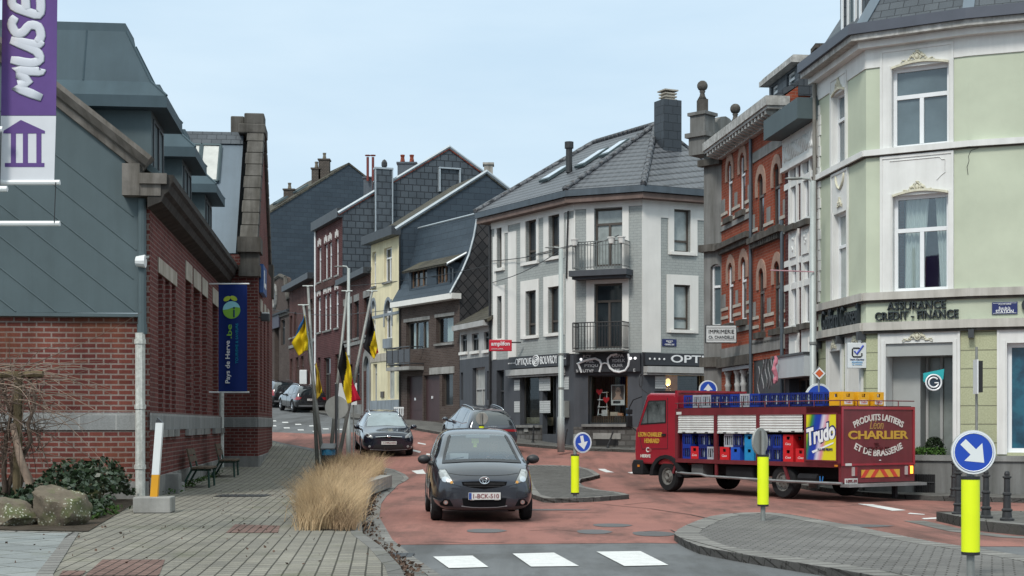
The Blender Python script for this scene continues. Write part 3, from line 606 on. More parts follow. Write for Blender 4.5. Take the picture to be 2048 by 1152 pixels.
    mb = MB(); Fx.box(mb, .5, 2.4, 5.75, 6.65, .02, .14); b = mb.build('blue_board', plain('board_blue', (.02, .07, .22), .5), T); mb = MB(); Fx.box(mb, .9, 1.2, 5.95, 6.5, .1405, .15); Fx.box(mb, 1.201, 1.9, 5.95, 6.12, .1405, .15); mb.build('white_figure', pvc, b)
    return Fs, Ff, Fx
FS, FF, FX = museum()
# ================================================================ helpers for houses
def wbuild(F, T, m, u0, u1, z0, z1, ops, reveal=.16, name='wall', extra=None, **k):
    mb = MB(); wall_mesh(mb, F, u0, u1, z0, z1, ops, reveal, **k)
    if extra: extra(mb)
    return mb.build(name, m, T, recalc=False)
def fbox(F, T, name, m, *boxes, bevel=0):
    mb = MB()
    for b in boxes: F.box(mb, *b)
    return mb.build(name, m, T, bevel=bevel)
def B3(F, u, d): return F.P+F.U*u+F.n*d
# ================================================================ opticians' corner building
def optician():
    A, B, C, D = (-.83, 59.9), (2.29, 54.6), (4.70, 53.5), (8.0, 55.1)
    T = thing('corner_shop_house', 'grey and white corner house with two balconies above the opticians shop', 'building', (3, 57, .6))
    FA, FB, FC = Fc(A, B), Fc(B, C), Fc(C, D); ZE = 9.85; zg = .3
    fz = lambda F, px, py: F.hit(px, py)[1]
    # --- openings
    a_up = [FA.rect(994.5, 457, 1004.5, 537), FA.rect(1052, 442, 1073.5, 525), FA.rect(1098, 431, 1120, 515)]
    a_lo = [FA.rect(995, 593, 1004.5, 678), FA.rect(1052, 583, 1073, 672), FA.rect(1097, 575, 1121, 667)]
    b_up = FB.rect(1189, 418, 1245, 533); b_lo = FB.rect(1188.5, 568, 1244, 697)
    c_up = FC.rect(1347.5, 418, 1380.5, 503); c_lo = FC.rect(1347, 569, 1379.5, 659)
    a_sh = FA.rect(1040, 751, 1079, 850); a_dr = FA.rect(1085, 751, 1112, 868); a_d2 = FA.rect(993, 741, 1008, 878)
    b_sh = FB.rect(1176, 751, 1255, 848); c_sh = FC.rect(1331, 745, 1408, 850)
    zsA = fz(FA, 1100, 705); zs = 4.18
    for F, ops in ((FA, a_up+a_lo), (FB, [b_up, b_lo]), (FC, [c_up, c_lo])): wbuild(F, T, br_grey, 0, F.L, zs, ZE, ops, .17)
    for F, ops in ((FA, [a_sh, a_dr, a_d2]), (FB, [b_sh]), (FC, [c_sh])): wbuild(F, T, dk_grey, 0, F.L, zg, zs, ops, .22, name='shop_wall')
    # --- white bands, pilasters, surrounds
    zb = fz(FA, 1060, 445)
    p = lambda F, x0, x1: (F.hit(x0, 500)[0], F.hit(x1, 500)[0])
    bx = []
    t1, t2 = p(FA, 1017, 1033), p(FA, 1133, 1147); t0 = p(FA, 987, 993)
    tp = fz(FA, 1100, 431)
    bx = [(t0[0], t0[1], zs+.02, tp-.35, .001, .03), (t1[0], t1[1], zs+.02, tp-.3, .001, .03), (t2[0], FA.L+.02, zs+.02, tp-.3, .001, .03), (0, FA.L+.02, tp-.02, ZE, .001, .032)]
    for x0, x1 in ((990, 1010), (1042, 1078), (1088, 1129)):
        q = p(FA, x0, x1); i = (990, 1042, 1088).index(x0); w = a_up[i]
        bx += [(q[0], w[0]-.001, w[2]-.12, tp-.02, .001, .034), (w[1]+.001, q[1], w[2]-.12, tp-.02, .001, .034)]
        if tp-.02 > w[3]: bx.append((w[0], w[1], w[3], tp-.02, .001, .034))
        w = a_lo[i]; bx += [(q[0], w[0]-.001, w[2]-.1, w[3]+.42, .001, .034), (w[1]+.001, q[1], w[2]-.1, w[3]+.42, .001, .034), (w[0], w[1], w[3]+.001, w[3]+.42, .001, .034)]
    bx.append((p(FA, 1010, 1017)[0]-.1, t1[0], tp-.3, tp-.02, .001, .03))
    fbox(FA, T, 'white_dressings', white_pl, *bx)
    zl = fz(FB, 1189, 430); q = p(FB, 1173, 1258); w, v = b_up, b_lo
    fbox(FB, T, 'white_dressings', white_pl, (0, FB.L, w[3]+.02, ZE, .001, .03), (q[0], w[0]-.001, zs+.02, w[3]+.019, .001, .034), (w[1]+.001, q[1], zs+.02, w[3]+.019, .001, .034), (w[0], w[1], v[3]+.001, w[2]-.25, .001, .034), (0, .06, zs+.02, w[3], .001, .03))
    q1 = p(FC, 1284, 1321); q2 = p(FC, 1336, 1394); q3 = p(FC, 1333, 1396); w, v = c_up, c_lo
    fbox(FC, T, 'white_dressings', white_pl, (0, q1[1], zs+.02, w[3]-.35, .001, .03), (0, FC.L, w[3]-.0, ZE, .001, .032), (q2[0], w[0]-.001, w[2]-.12, w[3], .001, .034), (w[1]+.001, q2[1], w[2]-.12, w[3], .001, .034), (0, q1[1], w[3]-.35, w[3], .001, .03), (q1[1], q2[0], w[3]-.35, w[3], .001, .03), (q2[1], FC.L, w[3]-.35, w[3], .001, .03),
         (q3[0], v[0]-.001, v[2]-.12, v[3]+.36, .001, .034), (v[1]+.001, q3[1], v[2]-.12, v[3]+.36, .001, .034), (v[0], v[1], v[3]+.001, v[3]+.36, .001, .034))
    for F, ws in ((FA, a_up+a_lo), (FC, [c_up, c_lo])):
        for i, w in enumerate(ws): window(F, w, T, fr_brown, pane_nt if F is FC else pane_dk, 'low' if w[1]-w[0] > .4 else 'none', sill=.12, sillm=white_pl, sd=.16 if w[1]-w[0] > .4 else .08, reveal=.16)
    for w, pm in ((b_up, pane_nt), (b_lo, pane_dk)): window(FB, w, T, fr_brown, pm, 'T', trans=.27, reveal=.16, name='french_window', fw=.07)
    # --- balconies
    for zr, u0, u1, slab in ((fz(FB, 1160, 489), *p(FB, 1158, 1260), True), (fz(FB, 1160, 648), *p(FB, 1158, 1258), False)):
        z0 = zr-.98; bal = thing('balcony', '', 'x') if False else None; b = MB(); dd = .62
        if slab: FB.box(b, u0-.12, u1+.12, z0-.26, z0-.05, .01, dd+.1); FB.box(b, u0-.05, u1+.05, z0-.36, z0-.262, .01, dd-.05)
        else: FB.box(b, u0, u1, z0-.08, z0-.02, .01, dd+.04)
        o = b.build('balcony', dk_grey if slab else grey_rd, T); b = MB(); r = .014
        for z in (z0+.06, zr-.14, zr): b.tube([FB.pt(u0, z, .03), FB.pt(u0, z, dd), FB.pt(u1, z, dd), FB.pt(u1, z, .03)], .02 if z == zr else .013, 5)
        n = 17
        for i in range(n+1): u = u0+(u1-u0)*i/n; b.tube([FB.pt(u, z0+.0, dd), FB.pt(u, zr, dd)], r if i % 4 else .02, 5)
        for i in range(1, 5):
            for u in (u0, u1): b.tube([FB.pt(u, z0, dd*i/5), FB.pt(u, zr, dd*i/5)], r, 5)
        b.build('railing', metal_dk if not slab else plain('grey_railing', (.13, .14, .14), .5), o)
        if slab:
            for i, u in enumerate((u0+.12, u0+1.55, u1-.06)):
                b = MB(); c = FB.pt(u, zr-.12, dd+.11)
                b.lathe([(.09, 0), (.13, .2), (.15, .2), (.15, .23)], c, 10); o2 = b.build('flower_box', white_pl, loc=c)
                tag(o2, ['white flower pot hung on the left end of the upper balcony railing', 'middle white flower pot on the upper balcony railing, beside the corner pot', 'white flower pot hung on the right end of the upper balcony railing'][i], 'flower pot', 'white pots on the balcony railing')
    # --- fascia boards, awnings, sign
    fA = (p(FA, 1024, 1140), fz(FA, 1024, 738), fz(FA, 1024, 715))
    fbox(FA, T, 'fascia', black_b, (fA[0][0], fA[0][1], fA[1], fA[2], .02, .16)); fbox(FA, T, 'awning_box', grey_pale, (fA[0][0], fA[0][1]-.3, fA[1]-.28, fA[1]-.05, .02, .3), (fA[0][0], fA[0][1]-.3, fA[1]-.36, fA[1]-.3, .02, .2))
    fz0, fz1 = fz(FC, 1290, 730), fz(FC, 1290, 706)
    fbox(FC, T, 'fascia', black_b, (.05, FC.L, fz0, fz1, .02, .16)); fbox(FC, T, 'awning_box', grey_pale, (.05, FC.L, fz0-.28, fz0-.05, .02, .32), (.05, FC.L, fz0-.36, fz0-.3, .02, .22))
    sb = (fz(FB, 1148, 745), fz(FB, 1148, 709)); s = fbox(FB, T, 'shop_sign', black_b, (.05, FB.L-.02, sb[0], sb[1], .05, .17))
    um = (fA[0][0]+fA[0][1])/2; zm = (fA[1]+fA[2])/2
    X = lambda px: FA.hit(px, 725)[0]
    Ftext(FA, (X(1038)+X(1070))/2, zm, 'OPTIQUE', X(1070)-X(1038), .30, pvc, T, d=.16, bold=.004); Ftext(FA, (X(1088)+X(1122))/2, zm+.02, 'BOUVROY', X(1122)-X(1088), .30, pvc, T, d=.16, bold=.004)
    b = MB(); uc = X(1079)
    for r in (.20, .125, .05): b.tube([FA.pt(uc+r*math.cos(a*.3142)*1.2, zm+.02+r*math.sin(a*.3142), .165) for a in range(21)], .022, 5)
    b.build('ring_emblem', pvc, T)
    for i in range(5):
        for x_, z_ in ((1024.5, -.02), (1126, .03)): MB().sphere(FA.pt(X(x_+i*3), zm+z_, .165), .03, 6).build('sign_dot', pvc, T)
    X = lambda px: FC.hit(px, 720)[0]; zc = (fz0+fz1)/2
    Ftext(FC, X(1337)+1.42, zc, 'OPTIQUE', 2.84, .33, pvc, T, d=.16, bold=.014)
    for i in range(4): MB().sphere(FC.pt(X(1295+i*9.5), zc, .165), .045, 6).build('sign_dot', pvc, T)
    # spectacles and eye-test letters
    X = lambda px: FB.hit(px, 725)[0]; Zz = lambda py: fz(FB, 1215, py)
    for y, row in ((712.5, ((1178, 'RCY'), (1240, 'ESPA'))), (722, ((1184, 'AIL'), (1240, 'YDELK'))), (731.5, ((1186, 'PTIQU'), (1238, 'OUVR'))), (741.5, ((1158, 'N'), (1180, 'UTVF'), (1238, 'SE'), (1272, 'E')))):
        for x, t in row: Ftext(FB, X(x), Zz(y), t, .105*len(t) if len(t) > 1 else .07, .115, plain('eye_chart_white', (.45, .46, .47), .6, var=0), s, d=.17, bold=.015)
    b = MB(); pl = lambda pts, r: b.tube([FB.pt(X(x), Zz(y), .2) for x, y in pts], r, 6)
    pl([(1158, 727), (1160, 726), (1166, 742), (1167, 745)], .035); pl([(1160, 727), (1168, 723), (1180, 719), (1194, 717), (1203, 721), (1207, 729)], .045); pl([(1167, 745), (1164, 735), (1161, 728)], .035)
    pl([(1207, 728), (1205, 736), (1203, 744)], .04); pl([(1207, 728), (1213, 726.5), (1220, 728)], .032); pl([(1220, 728), (1219, 718), (1226, 711), (1238, 709)], .04); pl([(1220, 728), (1224, 737), (1232, 743), (1242, 745), (1254, 742), (1260, 733), (1262, 722), (1260, 709)], .042)
    b.build('spectacles_emblem', pvc, s)
    b = MB()
    for x in (1166, 1265, 1274): b.sphere(FB.pt(X(x), Zz(718), .2), .045, 8)
    b.build('sign_lamp', emit('sign_led', (1, 1, 1), 1.2), s)
    # --- shop windows
    def shopwin(F, r, back, st=.22):
        w = window(F, r, T, fr_dark, glass('shop_glass', (.9, .92, .92), .045), 'none', reveal=.2, fw=.05, name='shop_window')
        b = MB(); F.box(b, r[0]-.1, r[1]+.1, r[2]-.02, r[2]+.3, -2.2, -.3); F.box(b, r[0]-.3, r[1]+.3, r[2], r[3]+.1, -2.4, -2.3); b.build('shop_interior', back, w)
        return w
    brn = brick('slatted_panel', (.10, .062, .035), (.06, .038, .024), (.02, .015, .012), .09, 5, .02, .6); amb = plain('warm_interior', (.30, .15, .04), .8, var=.3, scale=1.2)
    shopwin(FA, a_sh, plain('dim_interior', (.13, .125, .09), .7, var=.5, scale=2)); shopwin(FB, b_sh, brn); shopwin(FC, c_sh, amb)
    window(FA, a_dr, T, fr_dark, pane_dk, 'none', reveal=.5, name='door'); window(FA, a_d2, T, fr_dark, pane_dk, 'trans', reveal=.2, name='door')
    for F, r in ((FA, a_sh), (FB, b_sh), (FC, c_sh)): fbox(F, T, 'sill', stone, (r[0]-.2, r[1]+.2, r[2]-.1, r[2]-.002, -.2, .16))
    fbox(FA, T, 'rubble_base', rubble, (FA.hit(1028, 860)[0], a_dr[0]-.02, .2, a_sh[2]-.105, .001, .06)); fbox(FB, T, 'rubble_base', rubble, (0, FB.L, .2, b_sh[2]-.105, .001, .06)); fbox(FC, T, 'rubble_base', rubble, (0, FC.L, .2, c_sh[2]-.105, .001, .06))
    u = FB.hit(1188, 870)[0]; u1 = FB.hit(1243, 870)[0]; z = fz(FB, 1188, 878); fbox(FB, T, 'vent_stone', conc, (u, u1, z, z+.22, .061, .10)); fbox(FB, T, 'cellar_vent', black, (u+.1, u1-.1, z-.22, z-.002, .061, .075))
    u = FA.hit(1052, 865)[0]; z = fz(FA, 1052, 864); fbox(FA, T, 'vent_stone', conc, (u, u+.3, z, z+.16, .061, .10))
    # leaflets on the left shop window and wall
    for x0, x1, y0, y1 in ((1029, 1040, 760, 781), (1079, 1101, 756, 782), (1128, 1138, 754, 779), (1029, 1040, 803, 825), (1080, 1101, 802, 826)):
        r = FA.rect(x0, y0, x1, y1); fbox(FA, T, 'notice', brick('printed_notice', (.52, .54, .54), (.50, .52, .52), (.36, .38, .38), 3, .09, .02, .6, bmp=0, var=.05), (r[0], r[1], r[2], r[3], .004, .018))
    r = FC.rect(1310, 752, 1331, 777); fbox(FC, T, 'notice', MT['printed_notice'], (r[0], r[1], r[2], r[3], .004, .018))
    # --- roof
    zE = ZE+.03; ov = .5
    def off2(F, G):                          # eave corner between two facades pushed out
        a, b = F.n*ov, G.n*ov; P = F.P+F.U*F.L; return P+(F.n+G.n)*(ov/(1+F.n.dot(G.n)))
    eA = FA.P+FA.n*ov-FA.U*.5; eB = off2(FA, FB); eC = off2(FB, FC); eD = FC.P+FC.U*(FC.L+.4)+FC.n*ov
    up = lambda p, z: Vector((p.x, p.y, z)); zR = zE+.30
    ap = Vector((5.70, 58.5, 13.43)); rl = Vector((3.45, 62.32, 13.43)); bk = Vector((9.9, 58.6, zR)); bl = rl+(rl-ap)*.0
    roofslab([up(eA, zR), up(eB, zR), ap, rl], tile_dk, 'roof', T); roofslab([up(eB, zR), up(eC, zR), ap], tile_dk, 'roof', T); roofslab([up(eC, zR), up(eD, zR), bk, ap], tile_dk, 'roof', T)
    roofslab([rl, ap, bk, Vector((6.5, 66, zR))], tile_dk, 'roof', T); roofslab([up(eA, zR), rl, Vector((6.5, 66, zR)), Vector((1.5, 64.2, zR))], tile_dk, 'roof', T)
    for nm, a, b in (('hip_tiles', up(eB, zR), ap), ('hip_tiles', up(eC, zR), ap), ('ridge_tiles', ap, rl), ('hip_tiles', ap, bk), ('verge', up(eA, zR), rl)):
        m = MB(); n = 14
        for i in range(n): t0, t1 = i/n, (i+1.12)/n; m.tube([a.lerp(b, t0)+Vector((0, 0, .02)), a.lerp(b, min(1, t1))+Vector((0, 0, .05))], [.13, .10], 7)
        m.build(nm, tile_dk, T, smooth=True)
    m = MB(); pts = [eA, eB, eC, eD]; i_ = [eA-FA.n*.8, eB-(FA.n+FB.n)*.4, eC-(FB.n+FC.n)*.4, eD-FC.n*.8]
    for a, b, c, d in zip(pts, pts[1:], i_, i_[1:]):
        o = [(0, -.02), (0, .3)]; m.prism([up(a, zE+.06), up(b, zE+.06), up(b, zE+.285), up(a, zE+.285)], (up(d, 0)-up(b, 0)).normalized()*.14)
    m.build('lead_gutter', lead, T)
    m = MB()
    for a, b, c, d in zip(pts, pts[1:], i_, i_[1:]):
        sh = (up(d, 0)-up(b, 0)).normalized()*.1; m.prism([up(a, zE-.16)+sh, up(b, zE-.16)+sh, up(d, zE-.16), up(c, zE-.16)], (0, 0, .20))
    m.build('eaves_board', plain('brown_eaves', (.17, .125, .11), .7, var=.15, streak=.2), T)
    # chimney, vent pipe, skylights
    c = Vector((6.55, 56.6, 0)); m = MB(); ux = FC.U*.40; uy = FC.n*-.55
    base = Vector((5.78, 56.35, 11.0)); m.obox(base, FC.U*.80, FC.n*-.70, (0, 0, 3.0)); ch = m.build('chimney', slate_chim, T)
    m = MB()
    for i in range(3): m.obox(base+FC.U*.14+FC.n*-.1+Vector((0, 0, 3.0+i*.12)), FC.U*.52, FC.n*-.5, (0, 0, .05))
    m.obox(base+FC.U*.2+FC.n*-.16+Vector((0, 0, 2.98)), FC.U*.4, FC.n*-.38, (0, 0, .30)); m.obox(base+FC.U*.10+FC.n*-.06+Vector((0, 0, 3.36)), FC.U*.60, FC.n*-.58, (0, 0, .05)); m.build('chimney_cowl', sand, ch)
    e0, e1 = up(eA, zR), up(eB, zR); S_ = lambda a, b: e0.lerp(e1, a).lerp(rl.lerp(ap, a), b); nn = (e1-e0).cross(rl-e0).normalized(); nn = nn if nn.z > 0 else -nn
    for a, b0, b1 in ((.42, .30, .52), (.70, .42, .68), (.88, .52, .76)):
        q = [S_(a-.055, b0)+nn*.03, S_(a+.055, b0)+nn*.03, S_(a+.055, b1)+nn*.03, S_(a-.055, b1)+nn*.03]
        m = MB(); m.prism(q, nn*.10); f = m.build('skylight', zinc, T); c = sum(q, Vector())/4; q2 = [c+(x-c)*.82+nn*.08 for x in q]; m = MB(); m.prism(q2, nn*.035); m.build('pane', pane_rf2, f)
    m = MB(); p0 = S_(.62, .38); m.tube([p0, p0+Vector((0, 0, .95))], .13, 10); m.tube([p0+Vector((0, 0, .95)), p0+Vector((0, 0, 1.2))], .18, 10); m.build('vent_pipe', metal_dk, T)
    # back walls
    m = MB(); bp = [FA.P, Vector((1.5, 63.6, 0)), Vector((6.5, 65.5, 0)), Vector((9.4, 58.6, 0)), FC.P+FC.U*FC.L]
    for a, b in zip(bp, bp[1:]): m.poly([up(a, .3), up(b, .3), up(b, ZE+.2), up(a, ZE+.2)])
    m.build('back_wall', br_grey, T, recalc=False)
    m = MB(); m.tube([FA.pt(-.03, .9, .06), FA.pt(-.03, 9.6, .06)], .05, 8); m.build('downpipe', metal_dk, T); m = MB(); m.tube([FA.pt(FA.L-.42, 7.0, .06), FA.pt(FA.L-.36, 8.2, .08), FA.pt(FA.L-.3, 9.5, .07)], .035, 6); m.build('cable_bundle', metal_dk, T)
    # projecting red sign, street plate, window display, meter box
    r = FA.rect(984, 680, 1019, 702); t = thing('projecting_sign', 'small red box sign with white lettering projecting from the grey corner house', 'sign', FA.pt(.3, r[2], .1))
    c = at(1001, 691, 57.4); m = MB(); m.box(c.x-.44, c.x+.44, 57.35, 57.5, c.z-.22, c.z+.22); m.build('sign_box', plain('sign_red', (.50, .012, .03), .4, var=.03), t, bevel=.02)
    m = MB(); m.box(c.x-.05, c.x+.8, 57.52, 57.6, c.z+.1, c.z+.15); m.build('sign_bracket', metal_dk, t)
    M_ = frameM((c.x, 57.35, c.z+.05), (1, 0, 0), (0, 0, 1)); lettering('amplifon', M_, .72, .21, pvc, t, bold=.02); lettering('solutions auditives', frameM((c.x-.12, 57.35, c.z-.13), (1, 0, 0), (0, 0, 1)), .46, .05, pvc, t)
    r = FC.rect(1324, 678, 1352, 692); t = thing('street_name_plate', 'small blue street name plate on the right wall of the corner house', 'street sign', FC.pt(r[0], r[2], .05))
    fbox(FC, t, 'plate', plain('plate_blue', (.012, .02, .11), .4, var=.05), (r[0], r[1], r[2], r[3], .002, .03)); Ftext(FC, (r[0]+r[1])/2, r[3]-.07, 'BATTICE', .28, .05, pvc, t, d=.03); Ftext(FC, (r[0]+r[1])/2, r[2]+.145, 'Rue', .14, .06, pvc, t, d=.03); Ftext(FC, (r[0]+r[1])/2, r[2]+.06, 'GERARD DE', .40, .06, pvc, t, d=.03)
    b = MB(); r = FA.rect(1128, 802, 1139, 835); FA.box(b, r[0], r[1], r[2], r[3], .01, .2); tag(b.build('meter_box', plain('meter_grey', (.22, .23, .22), .6), loc=FA.pt(r[0], r[2], .01)), 'pale grey meter box on the dark shop wall behind the lamp post', 'meter box')
    def disp(px, py, back=.75): u, z = FB.hit(px, py); return u, z
    u0, z0 = FB.hit(1185, 846); t = thing('display_ladder', 'white ladder shelf with red hearts in the opticians corner window', 'shelf', FB.pt(u0, z0, -.6)); m = MB()
    u1 = FB.hit(1203, 846)[0]; zt = FB.hit(1185, 783)[1]; zb = b_sh[2]+.3
    for a, b in (((u0, zb), (u0+.06, zt)), ((u1, zb), (u1-.04, zt))): m.tube([FB.pt(*a, -.55), FB.pt(*b, -.65)], .02, 5)
    for k in range(4): z = zb+.05+(zt-zb)*.3*k; m.obox(FB.pt(u0, z, -.7), FB.U*(u1-u0), FB.n*.2, (0, 0, .025))
    m.build('ladder_frame', pvc, t)
    for u, z in ((u0+.08, zt-.0), (u1-.0, zt-.3)):
        m = MB(); hp = [(0, -.13), (-.12, .0), (-.12, .07), (-.06, .11), (0, .06), (.06, .11), (.12, .07), (.12, 0)]; m.prism([FB.pt(u+x, z+y, -.5) for x, y in hp], FB.n*.03); m.build('heart', plain('heart_red', (.45, .01, .02), .5, var=0), t)
    r = FB.rect(1213, 769, 1240, 810); t = thing('poster', 'portrait poster of a person in glasses hanging in the opticians window', 'poster', FB.pt(r[0], r[2], -.6)); m = MB(); FB.box(m, r[0], r[1], r[2], r[3], -.5, -.48); m.build('poster_sheet', plain('poster_white', (.55, .57, .57), .6, var=.05), t)
    um, zm = (r[0]+r[1])/2, (r[2]+r[3])/2; m = MB(); FB.box(m, r[0]+.03, r[1]-.03, zm-.18, r[3]-.03, -.48, -.476); m.build('portrait_background', plain('portrait_bg', (.12, .10, .09), .6, var=.3, scale=3), t)
    E = lambda cu, cz, ru, rz, d: [FB.pt(cu+ru*math.cos(a*.4189), cz+rz*math.sin(a*.4189), d) for a in range(15)]
    m = MB(); m.prism(E(um+.01, zm+.12, .11, .17, -.476), FB.n*.004, 0); m.prism([FB.pt(um-.19, zm-.17, -.476), FB.pt(um+.19, zm-.17, -.476), FB.pt(um+.05, zm+.02, -.476), FB.pt(um-.05, zm+.02, -.476)], FB.n*.003); m.build('portrait_face', plain('portrait_skin', (.40, .27, .21), .6, var=.08), t)
    m = MB(); [m.tube(E(um+s_, zm+.15, .05, .035, -.47), .008, 4) for s_ in (-.05, .07)]; m.build('portrait_glasses', black, t); m = MB(); FB.box(m, r[0]+.08, um+.1, r[2]+.06, r[2]+.16, -.48, -.475); m.build('poster_caption', black, t)
    for i, (px, w_, h_, c_, lb) in enumerate(((1195, .22, .22, (.5, .5, .5), 'small white framed picture on the opticians window ledge'), (1212, .3, .14, (.45, .38, .3), 'low beige display case in the opticians window'), (1226, .2, .10, (.5, .25, .15), 'small orange brochure stack in the opticians window'), (1244, .24, .28, (.1, .2, .35), 'blue and yellow picture box in the opticians window corner'))):
        u, z = FB.hit(px, 845); m = MB(); zz = b_sh[2]+.301; FB.box(m, u, u+w_, zz, zz+h_, -.55, -.42); m.prism([FB.pt(u+.02, zz+h_*.25, -.415), FB.pt(u+w_-.02, zz+h_*.25, -.415), FB.pt(u+w_*.5, zz+h_*.8, -.415)], FB.n*.004); tag(m.build('display_item', plain('disp%d' % i, c_, .5, var=.2, scale=12), loc=FB.pt(u, zz, -.5)), lb, 'display item')
    c = FC.pt(FC.hit(1362, 763)[0], FC.hit(1362, 763)[1], -.9); t = thing('pendant_lamp', 'glowing egg shaped pendant lamp inside the right shop window', 'lamp', c); m = MB(); m.sphere(c, .105, 12, sq=(1, 1, 1.35)); m.build('lamp_shade', emit('lamp_glow', (1, .74, .30), .95), t); m = MB(); m.tube([c+Vector((0, 0, .17)), c+Vector((0, 0, .8))], .01, 4); m.build('lamp_cord', black, t); pl_ = bpy.data.lights.new('lamp_light', 'POINT'); pl_.energy = 30; pl_.color = (1, .72, .36); pl_.shadow_soft_size = .12; po = bpy.data.objects.new('lamp_light', pl_); col.objects.link(po); po.parent = t; po.location = (0, 0, -.32)
    return FA, FB, FC
black_b = plain('fascia_black', (.030, .032, .038), .45, var=.05)
def tiles():
    m, t, p = newmat('dark_pantile'); p.inputs['Roughness'].default_value = .5; v = coord(t, 'UV')
    sx = t.nodes.new('ShaderNodeSeparateXYZ'); t.links.new(v, sx.inputs[0])
    def mth(op, a, b=None):
        n = t.nodes.new('ShaderNodeMath'); n.operation = op
        for i, x in enumerate((a, b)):
            if x is None: continue
            if isinstance(x, (int, float)): n.inputs[i].default_value = x
            else: t.links.new(x, n.inputs[i])
        return n.outputs[0]
    row = mth('FRACT', mth('DIVIDE', sx.outputs[1], .40)); colw = mth('SINE', mth('MULTIPLY', sx.outputs[0], 2*math.pi/.28))
    h = mth('ADD', mth('MULTIPLY', mth('SUBTRACT', 1.0, row), 1.0), mth('MULTIPLY', colw, .28))
    base = ramp(t, noise(t, v, 2.5, 5), [(.3, (.062, .068, .078)), (.7, (.098, .102, .112))])
    edge = ramp(t, mth('ADD', row, mth('MULTIPLY', colw, .06)), [(0.0, (.16, .16, .18)), (.2, (.26, .26, .28)), (.34, (1, 1, 1)), (.9, (1.1, 1.1, 1.12)), (1.0, (1.1, 1.1, 1.1))])
    t.links.new(mix(t, base, edge, 1.0, 'MULTIPLY'), p.inputs['Base Color']); bump(t, p, h, .9, .05); MT['dark_pantile'] = m; return m
tile_dk = tiles()
slate_chim = brick('chimney_slate', (.052, .062, .074), (.042, .05, .06), (.02, .025, .03), .4, .32, .012, .5, var=.2, bmp=.8)
pane_rf2 = plain('skylight_pane', (.45, .50, .55), .15, var=.1, spec=.8)
FOA, FOB, FOC = optician()
# ================================================================ gabled house body
def house(F, T, zb, ze, tr, zr, dep, side, roofm, ov=.25, verge=None, ends=(1, 1), front_roof=None):
    for e, u in zip(ends, (0, F.L)):
        if e:
            m = MB(); m.poly([F.pt(u, zb, 0), F.pt(u, zb, -dep), F.pt(u, ze, -dep), F.pt(u, zr, -tr), F.pt(u, ze, 0)]); m.build('gable_wall', side, T, recalc=False)
    m = MB(); m.poly([F.pt(0, zb, -dep), F.pt(F.L, zb, -dep), F.pt(F.L, ze, -dep), F.pt(0, ze, -dep)]); m.build('back_wall', side, T, recalc=False)
    s = (zr-ze)/tr; a = .06
    roofslab([F.pt(-a, ze-s*ov+.1, ov), F.pt(F.L+a, ze-s*ov+.1, ov), F.pt(F.L+a, zr+.1, -tr), F.pt(-a, zr+.1, -tr)], front_roof or roofm, 'roof', T)
    s2 = (zr-ze)/(dep-tr); roofslab([F.pt(-a, zr+.1, -tr), F.pt(F.L+a, zr+.1, -tr), F.pt(F.L+a, ze+.1, -dep), F.pt(-a, ze+.1, -dep)], roofm, 'roof', T)
    if verge:
        m = MB(); m.tube([F.pt(F.L+.03, ze-s*ov+.12, ov), F.pt(F.L+.03, zr+.12, -tr), F.pt(F.L+.03, ze+.12, -dep)], .10, 6); m.build('verge', verge, T)
def stack(T, o, sx, sy, h, m, pots=2, potm=None, ux=(1, 0, 0)):
    ux = Vector(ux); uy = Vector((-ux.y, ux.x, 0)); o = Vector(o); b = MB(); b.obox(o, ux*sx, uy*sy, (0, 0, h)); b.obox(o-ux*.06-uy*.06+Vector((0, 0, h)), ux*(sx+.12), uy*(sy+.12), (0, 0, .1)); c = b.build('chimney', m, T)
    for i in range(pots):
        b = MB(); b.lathe([(.12, 0), (.14, .06), (.10, .3), (.13, .42), (.13, .46)], o+ux*(sx*(i+.5)/pots)+uy*sy*.5+Vector((0, 0, h+.1)), 8); b.build('chimney_pot', potm or m, c)
verge_m = plain('white_verge', (.36, .40, .43), .5, .3, var=.1)
